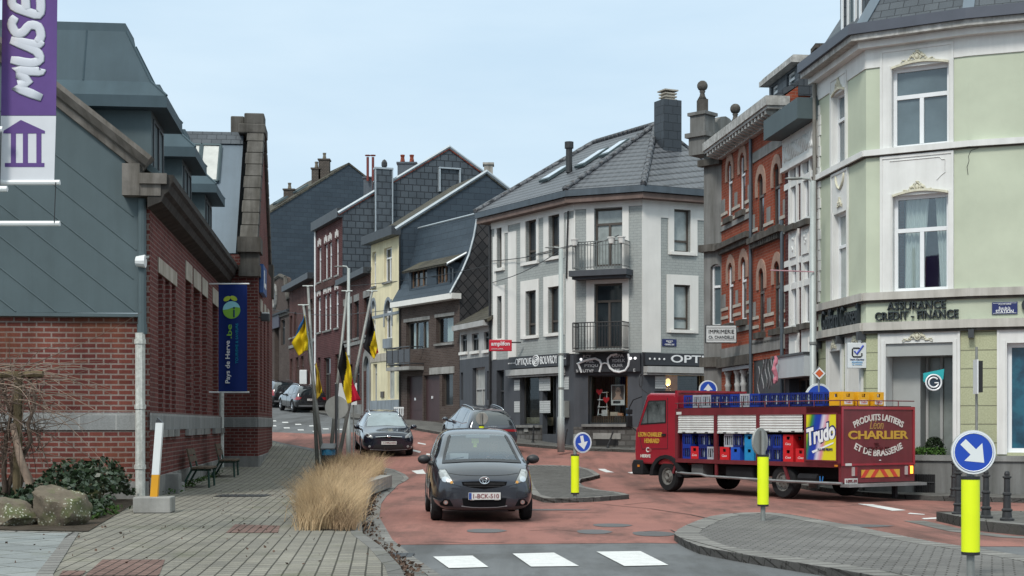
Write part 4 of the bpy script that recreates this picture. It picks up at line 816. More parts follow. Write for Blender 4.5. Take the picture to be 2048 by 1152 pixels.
def row_left():
    # ---- dark mansard house beside the opticians
    F = Fc((-5.225, 69), (-2.27, 64)); T = thing('mansard_house', 'narrow brown brick house with dark slate mansard, long dormer and glazed balcony', 'building', F.pt(F.L/2, 1.3, -3))
    R_ = lambda x0, y0, x1, y1: F.rect(x0, y0, x1, y1)
    zt = F.hit(860, 607)[1]; r1 = R_(812, 642, 857, 701); r2 = R_(872, 636, 907, 686); rg = R_(816, 752, 861, 846); rw = R_(884, 750, 906, 806)
    r1[3] = F.hit(835, 642)[1]; r2[3] = F.hit(890, 633)[1]; r2[2] = F.hit(890, 686)[1]; zg = F.hit(840, 842)[1]
    rg = [F.hit(814, 800)[0], F.hit(845, 800)[0], zg, F.hit(830, 752)[1]]; rd = [F.hit(847, 800)[0], F.hit(879, 800)[0], zg, rg[3]]; rw[2] = F.hit(895, 812)[1]; rw[3] = F.hit(895, 746)[1]
    wbuild(F, T, br_brown, 0, F.L, .8, zt, [r1, r2, rg, rd, rw], .2)
    fbox(F, T, 'lintel', stone, (r1[0]-.2, r1[1]+.15, r1[3]+.001, r1[3]+.16, -.1, .03)); fbox(F, T, 'lintel', stone, (r2[0]-.1, r2[1]+.1, r2[3]+.001, r2[3]+.14, -.1, .03)); fbox(F, T, 'lintel', conc, (rd[1]-.9, rw[1]+.15, rd[3]+.02, rd[3]+.32, -.1, .05))
    window(F, r1, T, fr_brown, pane_cl, 'three', reveal=.18, curtain=[(.05, .35, .05, .3), (.6, .95, .65, .95)]); window(F, r2, T, fr_brown, pane_cl, 'none', reveal=.16, sill=.1, sillm=stone, curtain=[(.3, .98, .3, .98)]); window(F, rw, T, fr_brown, pane_dk, 'none', reveal=.16)
    gm = plain('garage_brown', (.055, .030, .032), .5, var=.1, streak=.1); b = MB()
    F.box(b, rg[0], rg[1], rg[2], rg[3], -.2, -.15)
    for i in range(1, 4): z = rg[2]+(rg[3]-rg[2])*i/4; F.box(b, rg[0]+.02, rg[1]-.02, z-.012, z+.012, -.149, -.135)
    b.build('garage_door', gm, T); d = fbox(F, T, 'front_door', gm, (rd[0], rd[1], rd[2], rd[3], -.2, -.14)); fbox(F, d, 'door_handle', pvc, (rd[0]+.62, rd[0]+.68, zg+1.0, zg+1.12, -.14, -.08)); fbox(F, T, 'house_number', pvc, (rg[0]+.5, rg[0]+.62, zg+.95, zg+1.07, -.15, -.13))
    # balcony
    u0, u1 = F.hit(783, 720)[0], F.hit(848, 720)[0]; zt_ = F.hit(815, 697)[1]; zb = F.hit(815, 735)[1]; u0 = max(u0, .05)
    o = fbox(F, T, 'balcony', conc, (u0, u1, zb-.16, zb, .01, .75)); m = MB()
    for z in (zt_, zb+.12): m.tube([F.pt(u0, z, .02), F.pt(u0, z, .72), F.pt(u1, z, .72), F.pt(u1, z, .02)], .03, 6)
    for i in range(5): u = u0+(u1-u0)*i/4; m.tube([F.pt(u, zb, .72), F.pt(u, zt_, .72)], .02, 5)
    m.build('railing', fr_dark, o); fbox(F, o, 'smoked_panel', plain('smoked_glass', (.035, .03, .032), .1, var=.1), (u0+.03, u1-.03, zb+.18, zt_-.1, .70, .715))
    # white gutter board, mansard, dormer
    fbox(F, T, 'gutter_board', white_pl, (-.15, F.L+.12, zt, zt+.24, -.02, .45)); z0 = zt+.24
    prof = [(.45, z0), (.20, z0+.42), (-.15, z0+1.0), (-.48, z0+1.7), (-.72, z0+2.5), (-.86, z0+3.2), (-.9, z0+3.5)]
    for a, b in zip(prof, prof[1:]): pass
    m = MB()
    for a, b in zip(prof, prof[1:]): m.poly([F.pt(0, a[1], a[0]), F.pt(F.L, a[1], a[0]), F.pt(F.L, b[1], b[0]), F.pt(0, b[1], b[0])])
    m.poly([F.pt(0, prof[-1][1], prof[-1][0]), F.pt(F.L, prof[-1][1], prof[-1][0]), F.pt(F.L, prof[-1][1], -7), F.pt(0, prof[-1][1], -7)]); m.build('mansard_roof', slate_far, T, recalc=False)
    for u in (0, F.L):
        m = MB(); m.poly([F.pt(u, z, d) for d, z in prof]+[F.pt(u, prof[-1][1], -7), F.pt(u, .8, -7), F.pt(u, .8, 0), F.pt(u, z0, 0)]); m.build('slate_side', slate_dm, T, recalc=False)
    m = MB(); m.tube([F.pt(F.L, z, d+.02) for d, z in prof], .05, 5); m.tube([F.pt(0, prof[-1][1]+.03, prof[-1][0]), F.pt(F.L, prof[-1][1]+.03, prof[-1][0])], .05, 5); m.build('verge', verge_m, T)
    a0, a1 = F.hit(826, 560)[0], F.hit(907, 545)[0]; zs = F.hit(870, 575)[1]; zh = F.hit(870, 532)[1]; dd = .20
    wn = [F.hit(830, 560)[0], F.hit(862, 560)[0], zs+.08, zh-.05]; wm = [F.hit(881, 560)[0], F.hit(904, 560)[0], zs+.08, zh-.05]
    m = MB(); wall_mesh(m, F, a0, a1, zs, zh, [wn, wm], .1, d=dd); m.prism([F.pt(a1, zs, dd), F.pt(a1, zh, dd), F.pt(a1, zh, dd-1.2), F.pt(a1, zs, dd-.6)], F.U*.05); D_ = m.build('dormer', slate_far, T, recalc=False)
    for w in (wn, wm): window(F, w, D_, fr_rust, pane_dk, 'three', reveal=.1, d=dd)
    zr_ = F.hit(893, 508)[1]+.25; roofslab([F.pt(a0-.35, zh-.06, .42), F.pt(a1+.2, zh-.06, .42), F.pt(a1+.2, zr_, -1.0), F.pt(a0-.35, zr_, -1.0)], roof_brown, 'dormer_roof', D_, .1)
    m = MB(); m.tube([F.pt(a1+.2, zh-.1, .43), F.pt(a1+.2, zr_, -1.0)], .05, 4); m.build('dormer_verge', pvc, D_)
    m = MB(); m.tube([F.pt(a1+.1, zh-.15, .4), F.pt(a1+.12, zh-.3, .1), F.pt(a1+.12, zs-.3, .1)], .04, 6); m.build('downpipe', lead, T)
    # ---- low grey house squeezed in before the opticians
    F = Fc((-2.25, 63.75), (-.86, 60.0)); T = thing('low_grey_house', 'low grey house with small white framed windows between brown house and opticians', 'building', F.pt(F.L/2, 1.2, -2))
    zt = F.hit(950, 657)[1]; zm = F.hit(950, 716)[1]; f = lambda x: F.hit(x, 690)[0]
    ws = [[f(922), f(934), F.hit(928, 704)[1], F.hit(928, 669)[1]], [f(943.5), f(957), F.hit(950, 702)[1], F.hit(950, 667)[1]], [f(968), f(980), F.hit(974, 700)[1], F.hit(974, 663)[1]]]
    wbuild(F, T, grey_pale, 0, F.L, zm, zt, ws, .1)
    for w in ws: window(F, w, T, fr_dark, pane_dk, 'T', reveal=.1, sill=.12, sillm=white_pl, fw=.05)
    dr = [f(945), f(970), 1.0, F.hit(957, 735)[1]]; sw = [f(921), f(926), F.hit(924, 800)[1], F.hit(924, 745)[1]]; s2 = [f(974), f(980), F.hit(977, 800)[1], F.hit(977, 742)[1]]
    wbuild(F, T, dk_grey, 0, F.L, .7, zm, [dr, sw, s2], .15, name='base_wall'); window(F, dr, T, grey_pale, plain('pale_door', (.36, .37, .36), .6, streak=.2), 'T', reveal=.18, name='front_door')
    for w in (sw, s2): window(F, w, T, fr_dark, pane_dk, 'none', reveal=.1)
    fbox(F, T, 'eaves_board', grey_pale, (-.05, F.L+.02, zt, zt+.22, -.02, .35)); roofslab([F.pt(0, zt+.24, .3), F.pt(F.L+.3, zt+.24, .3), F.pt(F.L+.3, zt+2.2, -3.2), F.pt(0, zt+2.2, -3.2)], roof_brown, 'roof', T)
    # ---- yellow house
    F = Fc((-6.96, 73), (-5.225, 69)); T = thing('yellow_house', 'narrow pale yellow rendered house with blue arched windows and slate gable', 'building', F.pt(F.L/2, 1.8, -4))
    ze = F.hit(803, 469)[1]; f = lambda x: F.hit(x, 600)[0]; Z = lambda x, y: F.hit(x, y)[1]
    w1 = [f(744.5), f(752), Z(748, 573), Z(748, 504)]; w2 = [f(768), f(783.5), Z(776, 563), Z(776, 495)]; a1 = [f(744), f(751), Z(748, 680), Z(748, 601)]; a2 = [f(769.5), f(784), Z(777, 677), Z(777, 600)]
    d1 = [f(746), f(754), Z(750, 815), Z(750, 728)]; d2 = [f(775), f(789), Z(782, 798), Z(782, 726)]
    wbuild(F, T, yellow_pl, 0, F.L, 1.2, ze, [w1, w2, a1, a2, d1, d2], .16); MT['_arch'] = blue_gr
    for w in (w1, w2): window(F, w, T, pvc, pane_dk, 'T', reveal=.14, sill=.1, sillm=stone)
    for w in (a1, a2): window(F, w, T, pvc, pane_dk, 'T', reveal=.14, sill=.45, sillm=blue_gr, arch=(w[1]-w[0])*.7); m = MB(); arch_ring(m, F, w, .12, (w[1]-w[0])*.7, drop=.5); m.build('arch_trim', blue_gr, T)
    for w in (d1, d2): window(F, w, T, grey_pale, pane_nt, 'trans', reveal=.14, trans=.2, name='tall_window')
    fbox(F, T, 'painted_base', blue_gr, (0, F.L+.01, 1.2, Z(780, 800), .001, .05)); fbox(F, T, 'blue_band', blue_gr, (0, F.L, a2[3]-.75, a2[3]-.62, .001, .03)); fbox(F, T, 'sand_band', sand, (0, F.L, Z(770, 722), Z(770, 706), .001, .04))
    fbox(F, T, 'letter_box', fr_brown, (f(763), f(769), Z(766, 795), Z(766, 783), .001, .06))
    fbox(F, T, 'box_gutter', lead_dk, (-.2, F.L+.08, ze, ze+.42, -.02, .45)); m = MB(); m.tube([F.pt(f(803.5)-.12, ze, .06), F.pt(f(803.5)-.12, 2, .06)], .045, 6); m.build('downpipe', black, T)
    q = F.pt(F.L, 0, -4.28); house(F, T, 1.0, ze+.3, 4.35, 13.55, 8.7, slate_far, roof_brown, verge=verge_m)
    stack(T, at(968, 352, 71.2)+Vector((0, 0, -.3)), .42, .6, .85, plain('pale_stack', (.40, .38, .35), .9, var=.3, streak=.4), 0)
    # ---- low brick house
    F = Fc((-9.17, 80), (-6.96, 73)); T = thing('low_brick_house', 'two storey dark brick terraced house with pale window lintels and blue door', 'building', F.pt(F.L/2, 1.9, -4)); ze = F.hit(738, 548)[1]; f = lambda x: F.hit(x, 640)[0]; Z = lambda x, y: F.hit(x, y)[1]
    ws = [[f(a), f(b), Z(712, 676), Z(712, 603)] for a, b in ((688, 693), (697, 703.5), (709, 717.5), (728, 739))]; gs = [[f(688), f(692), Z(715, 790), Z(715, 726)], [f(699), f(705), Z(715, 790), Z(715, 726)], [f(710), f(719), Z(715, 800), Z(715, 726)]]; dr = [f(727.5), f(739.5), 1.7, Z(733, 712)]
    wbuild(F, T, br_far, 0, F.L, 1.4, ze, ws+gs+[dr], .15); MT['_arch'] = stone
    for w in ws: window(F, w, T, fr_dark, pane_dk, 'T', reveal=.14, sill=.12, sillm=stone); fbox(F, T, 'lintel', stone, (w[0]-.12, w[1]+.12, w[3]+.001, w[3]+.35, -.1, .03))
    for w in gs: window(F, w, T, fr_dark, pane_dk, 'T', reveal=.14)
    window(F, dr, T, blue_gr, blue_gr, 'none', reveal=.15, arch=(dr[1]-dr[0])*.5, name='front_door'); m = MB(); arch_ring(m, F, dr, .3, (dr[1]-dr[0])*.5, drop=2.4); m.build('arch_trim', stone, T)
    fbox(F, T, 'stone_band', stone, (0, F.L, Z(712, 690), Z(712, 683), .001, .06)); fbox(F, T, 'stone_base', stone, (0, dr[0]-.4, 1.4, 2.6, .001, .05)); fbox(F, T, 'gutter', lead_dk, (0, F.L, ze, ze+.3, -.02, .4))
    house(F, T, 1.4, ze+.2, 3.6, ze+1.9, 7.2, br_far, slate_rf)
    # ---- tall brick house with hung slate gable
    F = Fc((-11.4, 86), (-9.17, 80)); T = thing('tall_brick_house', 'tall dark brick house with white arched lintels and a huge slate hung gable', 'building', F.pt(F.L/2, 2.3, -5)); ze = F.hit(683, 430)[1]; f = lambda x: F.hit(x, 640)[0]; Z = lambda x, y: F.hit(x, y)[1]
    up = [[f(a), f(b), Z(657, 557), Z(657, 486)] for a, b in ((636, 642.5), (649, 655), (657.5, 664), (671, 677))]; lo = [[f(a), f(b), Z(657, 660), Z(657, 588)] for a, b in ((634.5, 641.5), (647.5, 654), (656, 662.5), (670, 677))]
    dr = [f(647.5), f(661), 2.3, Z(655, 715)]; gw = [[f(635), f(641), Z(655, 785), Z(655, 712)], [f(670), f(678), Z(655, 785), Z(655, 712)]]
    wbuild(F, T, br_wine, 0, F.L, 1.6, ze, up+lo+[dr]+gw, .15)
    wl = plain('white_voussoir', (.55, .52, .50), .8, var=.2)
    for w in up+lo:
        window(F, w, T, pvc, pane_dk, 'trans', reveal=.12, fw=.07, trans=.35, sill=.1, sillm=stone); um = (w[0]+w[1])/2; hw = (w[1]-w[0])/2
        for k in (-1, 0, 1): fbox(F, T, 'white_voussoir', wl, (um+k*hw*.75-.1, um+k*hw*.75+.1, w[3]+.18-abs(k)*.1, w[3]+.52-abs(k)*.1, .001, .03))
    for w in [dr]+gw: window(F, w, T, fr_brown, pane_dk, 'T', reveal=.14, name='front_door' if w is dr else 'window')
    fbox(F, T, 'cornice', lead_dk, (-.05, F.L+.02, ze-.15, ze+.35, .001, .3)); fbox(F, T, 'stone_base', stone, (0, F.L, 1.6, 2.9, .001, .05)); fbox(F, T, 'brick_string', br_far, (0, F.L, Z(657, 575), Z(657, 562), .001, .07))
    m = MB(); m.tube([F.pt(.06, ze, .06), F.pt(.06, 2.4, .06)], .06, 6); m.build('downpipe', pvc, T)
    house(F, T, 1.6, ze+.1, 6.05, 16.87, 12.1, slate_big, roof_red, verge=verge_m)
    m = MB(); m.obox(F.pt(F.L+.001, 6, -1.75), F.n*-.95, F.U*.38, (0, 0, 9.45)); ch = m.build('chimney_breast', slate_big, T); m = MB()
    for d in (-1.75, -2.70): m.obox(F.pt(F.L+.30, 6, d-.03), F.n*.06, F.U*.1, (0, 0, 9.47))
    m.obox(F.pt(F.L-.02, 15.45, -1.71), F.n*-1.03, F.U*.45, (0, 0, .10)); m.build('lead_edge', verge_m, ch); m = MB(); m.lathe([(.09, 0), (.16, .12), (.16, .3), (.1, .42), (.02, .48)], F.pt(F.L+.15, 15.55, -2.3), 8); m.build('chimney_cowl', metal_dk, ch)
    m = MB(); zA, zB = 14.45, 15.72; a, b = -5.45, -6.62
    for p in ((a, zA), (b, zA)): m.obox(F.pt(F.L+.002, p[1], p[0]-.04), F.n*.08, F.U*.25, (0, 0, zB-zA))
    m.obox(F.pt(F.L+.002, zB, a+.05), F.n*(b-a-.1), F.U*.27, (0, 0, .08)); m.build('hatch_frame', verge_m, T); m = MB(); m.obox(F.pt(F.L+.002, zA, a-.05), F.n*(b-a+.1), F.U*.12, (0, 0, zB-zA)); m.build('hatch', slate_big, T)
    stack(T, at(795, 352, 84.0)+Vector((0, 0, -.3)), 1.05, .7, 1.0, lead, 2, roof_red)
    stack(T, at(727, 385, 84)+Vector((0, 0, -1.2)), .5, .5, 2.0, lead, 0); m = MB()
    for px in (735.5, 746): p = at(px, 362, 83.8); m.tube([p, p+Vector((0, 0, 1.35))], .075, 7); m.tube([p+Vector((0, 0, 1.42)), p+Vector((0, 0, 1.47))], .16, 7)
    m.build('flue_pipe', plain('red_flue', (.16, .05, .045), .6, var=.2), T)
    # ---- brick row further up
    F = Fc((-14.3, 95), (-11.4, 86)); T = thing('brick_terrace_house', 'low dark brick terrace house with slate roof before the tall brick house', 'building', F.pt(F.L/2, 2.8, -4)); ze = F.hit(632, 557)[1]; f = lambda x: F.hit(x, 640)[0]; Z = lambda x, y: F.hit(x, y)[1]
    us = [[f(a), f(b), Z(605, 668), Z(605, y)] for a, b, y in ((580, 584.5, 622), (588, 593, 618), (606, 612, 610), (618, 625, 606))]; gs = [[f(a), f(b), Z(605, 772), Z(605, 712)] for a, b in ((580, 585), (591, 597), (601, 607))]; dr = [f(617.5), f(626.5), 2.9, Z(622, 715)]
    wbuild(F, T, br_far, 0, F.L, 2, ze, us+gs+[dr], .15)
    for w in us+gs: window(F, w, T, fr_brown, pane_dk, 'T', reveal=.14, sill=.1, sillm=stone)
    window(F, dr, T, pvc, pane_dk, 'trans', reveal=.1, name='front_door'); fbox(F, T, 'gutter', lead_dk, (-.05, F.L, ze, ze+.35, -.02, .5)); fbox(F, T, 'stone_band', stone, (0, F.L, Z(605, 690), Z(605, 684), .001, .06))
    house(F, T, 2, ze+.2, 3.8, ze+2.3, 7.6, br_far, slate_rf)
    # ---- house with the shaped gable
    F = Fc((-17.4, 103.5), (-14.3, 95)); T = thing('shaped_gable_house', 'brown brick house with shaped gable, oval window and dark shop board', 'building', F.pt(F.L/2, 3, -4)); f = lambda x: F.hit(x, 640)[0]; Z = lambda x, y: F.hit(x, y)[1]
    zs = Z(555, 628); dr = [f(549), f(558), 3, Z(553, 650)]; wn = [f(562), f(570), Z(565, 690), Z(565, 640)]
    wbuild(F, T, br_brown, 0, F.L, 2, zs, [dr, wn], .3); window(F, wn, T, fr_dark, pane_dk, 'T'); window(F, dr, T, fr_dark, plain('dark_teal', (.03, .06, .05), .6), 'trans', reveal=.3, name='front_door')
    pts = [(f(531), zs), (f(576), zs), (f(576), Z(576, 600)), (f(572), Z(572, 575)), (f(570.5), Z(570, 556)), (f(560), Z(560, 551)), (f(548), Z(548, 560)), (f(543), Z(543, 575)), (f(537), Z(537, 608))]
    m = MB(); m.prism([F.pt(u, z, .02) for u, z in pts], F.n*-.4); m.build('shaped_gable', br_brown, T); m = MB()
    for a, b in zip(pts[2:], pts[3:]): m.tube([F.pt(*a, .0), F.pt(*b, .0)], .14, 6)
    m.build('gable_coping', stone_dk, T); m = MB(); uc, zc = f(551), Z(551, 593); el = lambda s: [F.pt(uc+.62*s*math.cos(a*.3927), zc+.72*s*math.sin(a*.3927), .03) for a in range(17)]; m.tube(el(1), .14, 6); o = m.build('oval_window', stone, T); m = MB(); m.prism(el(.95)[:-1], F.n*.02); m.build('pane', pane_dk, o)
    fbox(F, T, 'shop_board', plain('board_dark', (.035, .03, .05), .5), (f(543), f(561), Z(552, 657), Z(552, 631), .02, .12)); fbox(F, T, 'stone_band', stone_dk, (0, F.L, zs-.3, zs, .001, .1)); fbox(F, T, 'painted_pier', blue_gr, (f(531), f(541), 2.8, Z(536, 672), .001, .05)); house(F, T, 2, zs, 4, zs+1.5, 8, br_brown, slate_rf)
    # ---- huge slate gable up the street
    F = Fc((-20.6, 109.2), (-16.6, 101)); T = thing('slate_gable_house', 'very large dark slate hung gable house rising behind the brick terrace', 'building', F.pt(F.L/2, 3.4, -5)); wbuild(F, T, br_far, 0, F.L, 2.5, 16.0, [], .1); house(F, T, 2.5, 16.0, 5.75, 19.8, 11.5, slate_far, roof_brown)
    for px, pt_, pb, w_ in ((567, 380, 400, .75), (623, 338, 368, .62), (637, 320, 352, .75)):
        p = at(px, pb+6, 104.5); h = (pb-pt_+6)*104.5/FPX; stack(T, p, w_, w_, h, brick('stack_brick', (.13, .11, .095), (.10, .085, .075), (.06, .055, .05), .2, .1, .015), 1, plain('old_pot', (.17, .15, .12), .9, var=.3))
    e0, e1, r1, r0 = F.pt(0, 16.1, .2), F.pt(F.L, 16.1, .2), F.pt(F.L, 19.95, -5.75), F.pt(0, 19.95, -5.75); S_ = lambda a, b: e0.lerp(e1, a).lerp(r0.lerp(r1, a), b); nn = (e1-e0).cross(r0-e0).normalized(); nn = nn if nn.z > 0 else -nn
    for a, b in ((.75, .2), (.8, .42), (.55, .3)): m = MB(); m.prism([S_(a, b), S_(a+.1, b), S_(a+.1, b+.14), S_(a, b+.14)], nn*.12); m.build('skylight', zinc, T)
row_left()
# ================================================================ red, white and green houses on the right
def row_right():
    Pc, P0, P1, P2 = (5.98, 46.1), (6.46, 45.6), (7.23, 39.16), (7.55, 36.45)
    F = Fc(P0, P1); T = thing('red_brick_house', 'orange red brick house with round arched windows, bracketed cornice and ball finials', 'building', (9, 43, 0)); U = lambda x, y=600: F.hit(x, y)[0]; Z = lambda x, y: F.hit(x, y)[1]
    ZT = 9.75; us = U(1506)
    top = [[U(1455.6), U(1464.7), Z(1456, 437), Z(1456, 325)], [U(1480.6), U(1490.6), Z(1481, 424), Z(1481, 308)], [U(1516), U(1528), Z(1517, 468), Z(1517, 350)], [U(1547.5), U(1560), Z(1548, 455), Z(1548, 330)]]
    mid = [[U(1456.8), U(1466.7), Z(1457, 648), Z(1457, 527)], [U(1482), U(1493), Z(1482, 641), Z(1482, 516)], [U(1518), U(1529), Z(1518, 666), Z(1518, 538)], [U(1548.5), U(1561), Z(1549, 659), Z(1549, 524)]]
    zg = 3.62
    wbuild(F, T, br_orange, 0, F.L, zg, ZT, top+mid, .07); MT['_arch'] = br_orange; vs = plain('pale_voussoir', (.36, .24, .19), .8, var=.2, scale=9, streak=.2); m = MB(); cream = plain('cream_band', (.47, .43, .38), .8, var=.12, streak=.25)
    for i, w in enumerate(top+mid):
        h = (w[1]-w[0])*.55; window(F, w, T, pvc if i in (0, 1, 4, 5) else fr_brown, pane_dk, 'trans', reveal=.05, fw=.055, trans=.38, arch=h, depth=.035)
        q_ = MB(); arch_ring(q_, F, w, .20, h, drop=.3); q_.build('arch_voussoirs', vs, T)
        b = MB(); F.box(b, w[0]-.12, w[1]+.12, w[2]-.17, w[2]-.002, -.12, .14); b.build('sill', stone_dk, T)
    m = MB(); g2 = MB()
    for ws, dz in ((top, 1.55), (mid, 1.4)):
        for lo, hi, a, b in ((0, us-.03, ws[0], ws[1]), (us+.03, F.L, ws[2], ws[3])):
            for zz, hh, bb in ((a[3]-dz, .09, m), (a[3]-dz-.26, .09, m)):
                for x0, x1 in ((lo, a[0]-.02), (a[1]+.02, b[0]-.02), (b[1]+.02, hi)): fbox(F, T, 'cream_band', cream, (x0, x1, zz, zz+hh, .001, .028))
            for x0, x1 in ((lo, a[0]-.3), (a[1]+.3, b[0]-.3), (b[1]+.3, hi)): fbox(F, T, 'grey_band', stone, (x0, x1, a[3]-dz+.1, a[3]-dz+.5, .001, .02))
            fbox(F, T, 'grey_band', stone, (lo, hi, a[2]-.32, a[2]-.175, .001, .05))
    zc = Z(1475, 487); m = MB(); F.box(m, 0, us-.02, zc, zc+.16, .001, .22); F.box(m, 0, us-.02, zc-.14, zc-.001, .001, .12)
    zc2 = Z(1540, 468)-.1; F.box(m, us+.02, F.L, zc2, zc2+.16, .001, .2)
    n = 13
    for i in range(n): u = us+.1+(F.L-us-.3)*i/n; F.box(m, u, u+.12, zc2-.14, zc2-.002, .001, .14)
    m.build('middle_cornice', stone_dk, T); fbox(F, T, 'frieze', stone, (us+.03, F.L, 9.02, 9.3, .001, .03))
    m = MB(); wd = plain('peeling_white_wood', (.46, .455, .44), .8, var=.3, scale=7, streak=.35); F.box(m, -.25, F.L+.1, 10.02, 10.27, -.1, .55); F.box(m, -.2, F.L+.05, 9.94, 10.018, -.05, .5); F.box(m, 0, F.L, 9.72, 9.938, .001, .16); m.build('bracketed_cornice', wd, T)
    for i in range(20): u = .05+F.L*i/20; b = MB(); b.prism([F.pt(u, 9.93, .161), F.pt(u, 9.93, .48), F.pt(u, 9.83, .48), F.pt(u, 9.74, .161)], F.U*.12); b.build('bracket', wd, T)
    # left half ground floor: stone band, grey signboard, columns; right half dark mural
    fbox(F, T, 'stone_band', stone, (-.02, F.L, zg-.02, zg+.28, .001, .05)); fbox(F, T, 'stone_band', stone_dk, (-.02, us, zg-.30, zg-.021, .001, .16))
    r = F.rect(1452, 741, 1505, 760); zb = Z(1452, 743); op = [U(1453), us-.05, .2, zb]
    r2 = [us+.02, F.L-.05, .3, Z(1510, 720)-.02]; wbuild(F, T, br_orange, 0, F.L, -.2, zg-.02, [op, r2], .25, name='shop_wall')
    fbox(F, T, 'signboard', plain('grey_board', (.27, .29, .32), .5, var=.06, streak=.1), (U(1450), us-.03, zb, zg-.32, .02, .1)); window(F, op, T, grey_pale, pane_dk, 'three', reveal=.25, name='shop_window')
    for i, px in enumerate((1453, 1472, 1484, 1502)): b = MB(); c = F.pt(U(px), .2, -.05); h = zb-.2; b.lathe([(.09, 0), (.09, h*.5), (.07, h*.55), (.08, h-.5), (.11, h-.42), (.07, h-.36), (.08, h-.14), (.12, h-.06), (.12, h)], c, 10); b.build('shop_column', grey_pale, T, smooth=True)
    for px0, px1, y0, y1 in ((1464, 1470, 752, 770), (1497, 1503, 745, 772)): q = F.rect(px0, y0, px1, y1); fbox(F, T, 'window_notice', MT['printed_notice'], (q[0], q[1], q[2], q[3], -.22, -.20))
    fbox(F, T, 'dark_mural', mural(), (r2[0], r2[1], r2[2], r2[3], -.25, -.02)); b = MB(); z0 = (r2[2]+r2[3])/2
    for k, (x, y) in enumerate(((1517, 765), (1525, 752), (1532, 748), (1538, 752), (1544, 745))): b.tube([F.pt(U(x)+.1*math.sin(t*.9+k), Z(x, y)+.45-t*.1, -.01) for t in range(9)], .018, 4)
    b.build('mural_scrolls', plain('mural_grey', (.22, .22, .23), .8, var=.3), T)
    m = MB(); pk = plain('pink_cloth', (.52, .19, .24), .9, var=.15); c = at(1549, 712, 38.5); m.tube([c+Vector((.03*math.sin(i*1.3), -.1, -.09*i)) for i in range(9)], [.03, .05, .06, .04, .07, .06, .05, .07, .03], 7); tag(m.build('pink_ribbon', pk, loc=c), 'twisted pink cloth ribbon hanging in front of the dark mural wall', 'ribbon')
    m = MB(); m.tube([F.pt(us, ZT, .07), F.pt(us, .3, .07)], .05, 7); m.tube([F.pt(F.L-.05, 7.0, .07), F.pt(F.L-.05, .3, .07)], .05, 7); m.build('downpipe', lead, T)
    # corner face in grey render with an arched window, stepped pedestal and finials
    G = Fc(Pc, P0); aw = [.26, G.L-.04, G.hit(1433, 652)[1], G.hit(1433, 528)[1]]; MT['_arch'] = grey_rd
    wbuild(G, T, grey_rd, 0, G.L, -.2, 10.0, [aw], .14, name='corner_wall'); window(G, aw, T, pvc, pane_rf, 'trans', reveal=.12, arch=.12, trans=.36)
    for z, h, e in ((zc, .22, .16), (zg-.25, .3, .1), (9.6, .2, .2)): fbox(G, T, 'corner_cornice', stone_dk, (-.1, G.L+.05, z, z+h, -.05, e))
    H = Fc((8.9, 47.6), Pc); H2 = Fc(Pc, (9.2, 48.4)); m = MB(); q = Vector((8.6, 48.9, 0))
    a, b_ = Vector((*Pc, 0)), q; 
    for p, s2 in ((b_, a),): m.poly([Vector((p.x, p.y, -.2)), Vector((s2.x, s2.y, -.2)), Vector((s2.x, s2.y, 10)), Vector((p.x, p.y, 10))])
    m.build('side_wall', grey_rd, T, recalc=False)
    d = (b_-a).normalized(); nn = Vector((d.y, -d.x, 0)); m = MB()
    for z, h, w_ in ((10.0, .55, .62), (10.55, .14, .80), (10.69, .55, .56), (11.24, .1, .68)): m.obox(a-d*.1+nn*(.1+(w_-.56)/2)+Vector((0, 0, z))-d*(w_-.56)/2, d*w_, nn*-w_, (0, 0, h))
    m.build('corner_pedestal', grey_rd, T); c = a+d*.2-nn*.2
    for k, o in enumerate((c, a+d*2.0-nn*.2)):
        z0 = 11.34 if k == 0 else 10.9; m = MB(); m.obox(o+Vector((-.16, -.16, z0)), (.32, 0, 0), (0, .32, 0), (0, 0, .42)); m.build('finial_base', stone_dk, T); m = MB(); m.lathe([(.16, 0), (.09, .12), (.07, .22), (.10, .26), (.06, .3)], o+Vector((0, 0, z0+.42)), 12); m.sphere(o+Vector((0, 0, z0+.42+.44)), .17, 14); m.build('ball_finial', stone_dk, T, smooth=True)
    m = MB(); pts = [(.55, 10.0), (1.8, 10.0), (1.8, 10.75)]+[(1.18+.62*math.cos(t*math.pi/8), 10.75+.62*math.sin(t*math.pi/8)) for t in range(1, 8)]+[(.55, 10.75)]; m.prism([a+d*x+Vector((0, 0, z)) for x, z in pts], nn*-.4); m.build('round_pediment', grey_rd, T)
    # roof and dormer
    e = lambda u, d_, z: F.pt(u, z, d_); roofslab([e(0, .3, 10.3), e(F.L, .3, 10.3), e(F.L, -2.2, 11.9), e(0, -2.2, 11.6)], slate_rf, 'roof', T); m = MB(); m.poly([e(F.L, 0, -.2), e(F.L, -5, -.2), e(F.L, -5, 11.8), e(F.L, -2.2, 11.9), e(F.L, 0, 10.3)]); m.build('side_wall', br_orange, T, recalc=False)
    u0, u1 = U(1512, 180)+.15, U(1575, 180)-.2; z0, z1 = 10.3, 11.14; m = MB(); ws = [[u0+.15, u0+.75, 10.45, 11.06], [u1-1.0, u1-.3, 10.45, 11.08]]; wall_mesh(m, F, u0, u1, z0, z1, ws, .1, d=-.35); m.prism([e(u1, -.35, z0), e(u1, -.35, z1), e(u1, -1.7, z1), e(u1, -1.7, z0)], F.U*.04); m.prism([e(u0, -.35, z0), e(u0, -.35, z1), e(u0, -1.7, z1), e(u0, -1.7, z0)], F.U*-.04); D_ = m.build('dormer', slate_rf, T, recalc=False)
    for w in ws: window(F, w, D_, pvc, pane_rf, 'trans', reveal=.08, d=-.35)
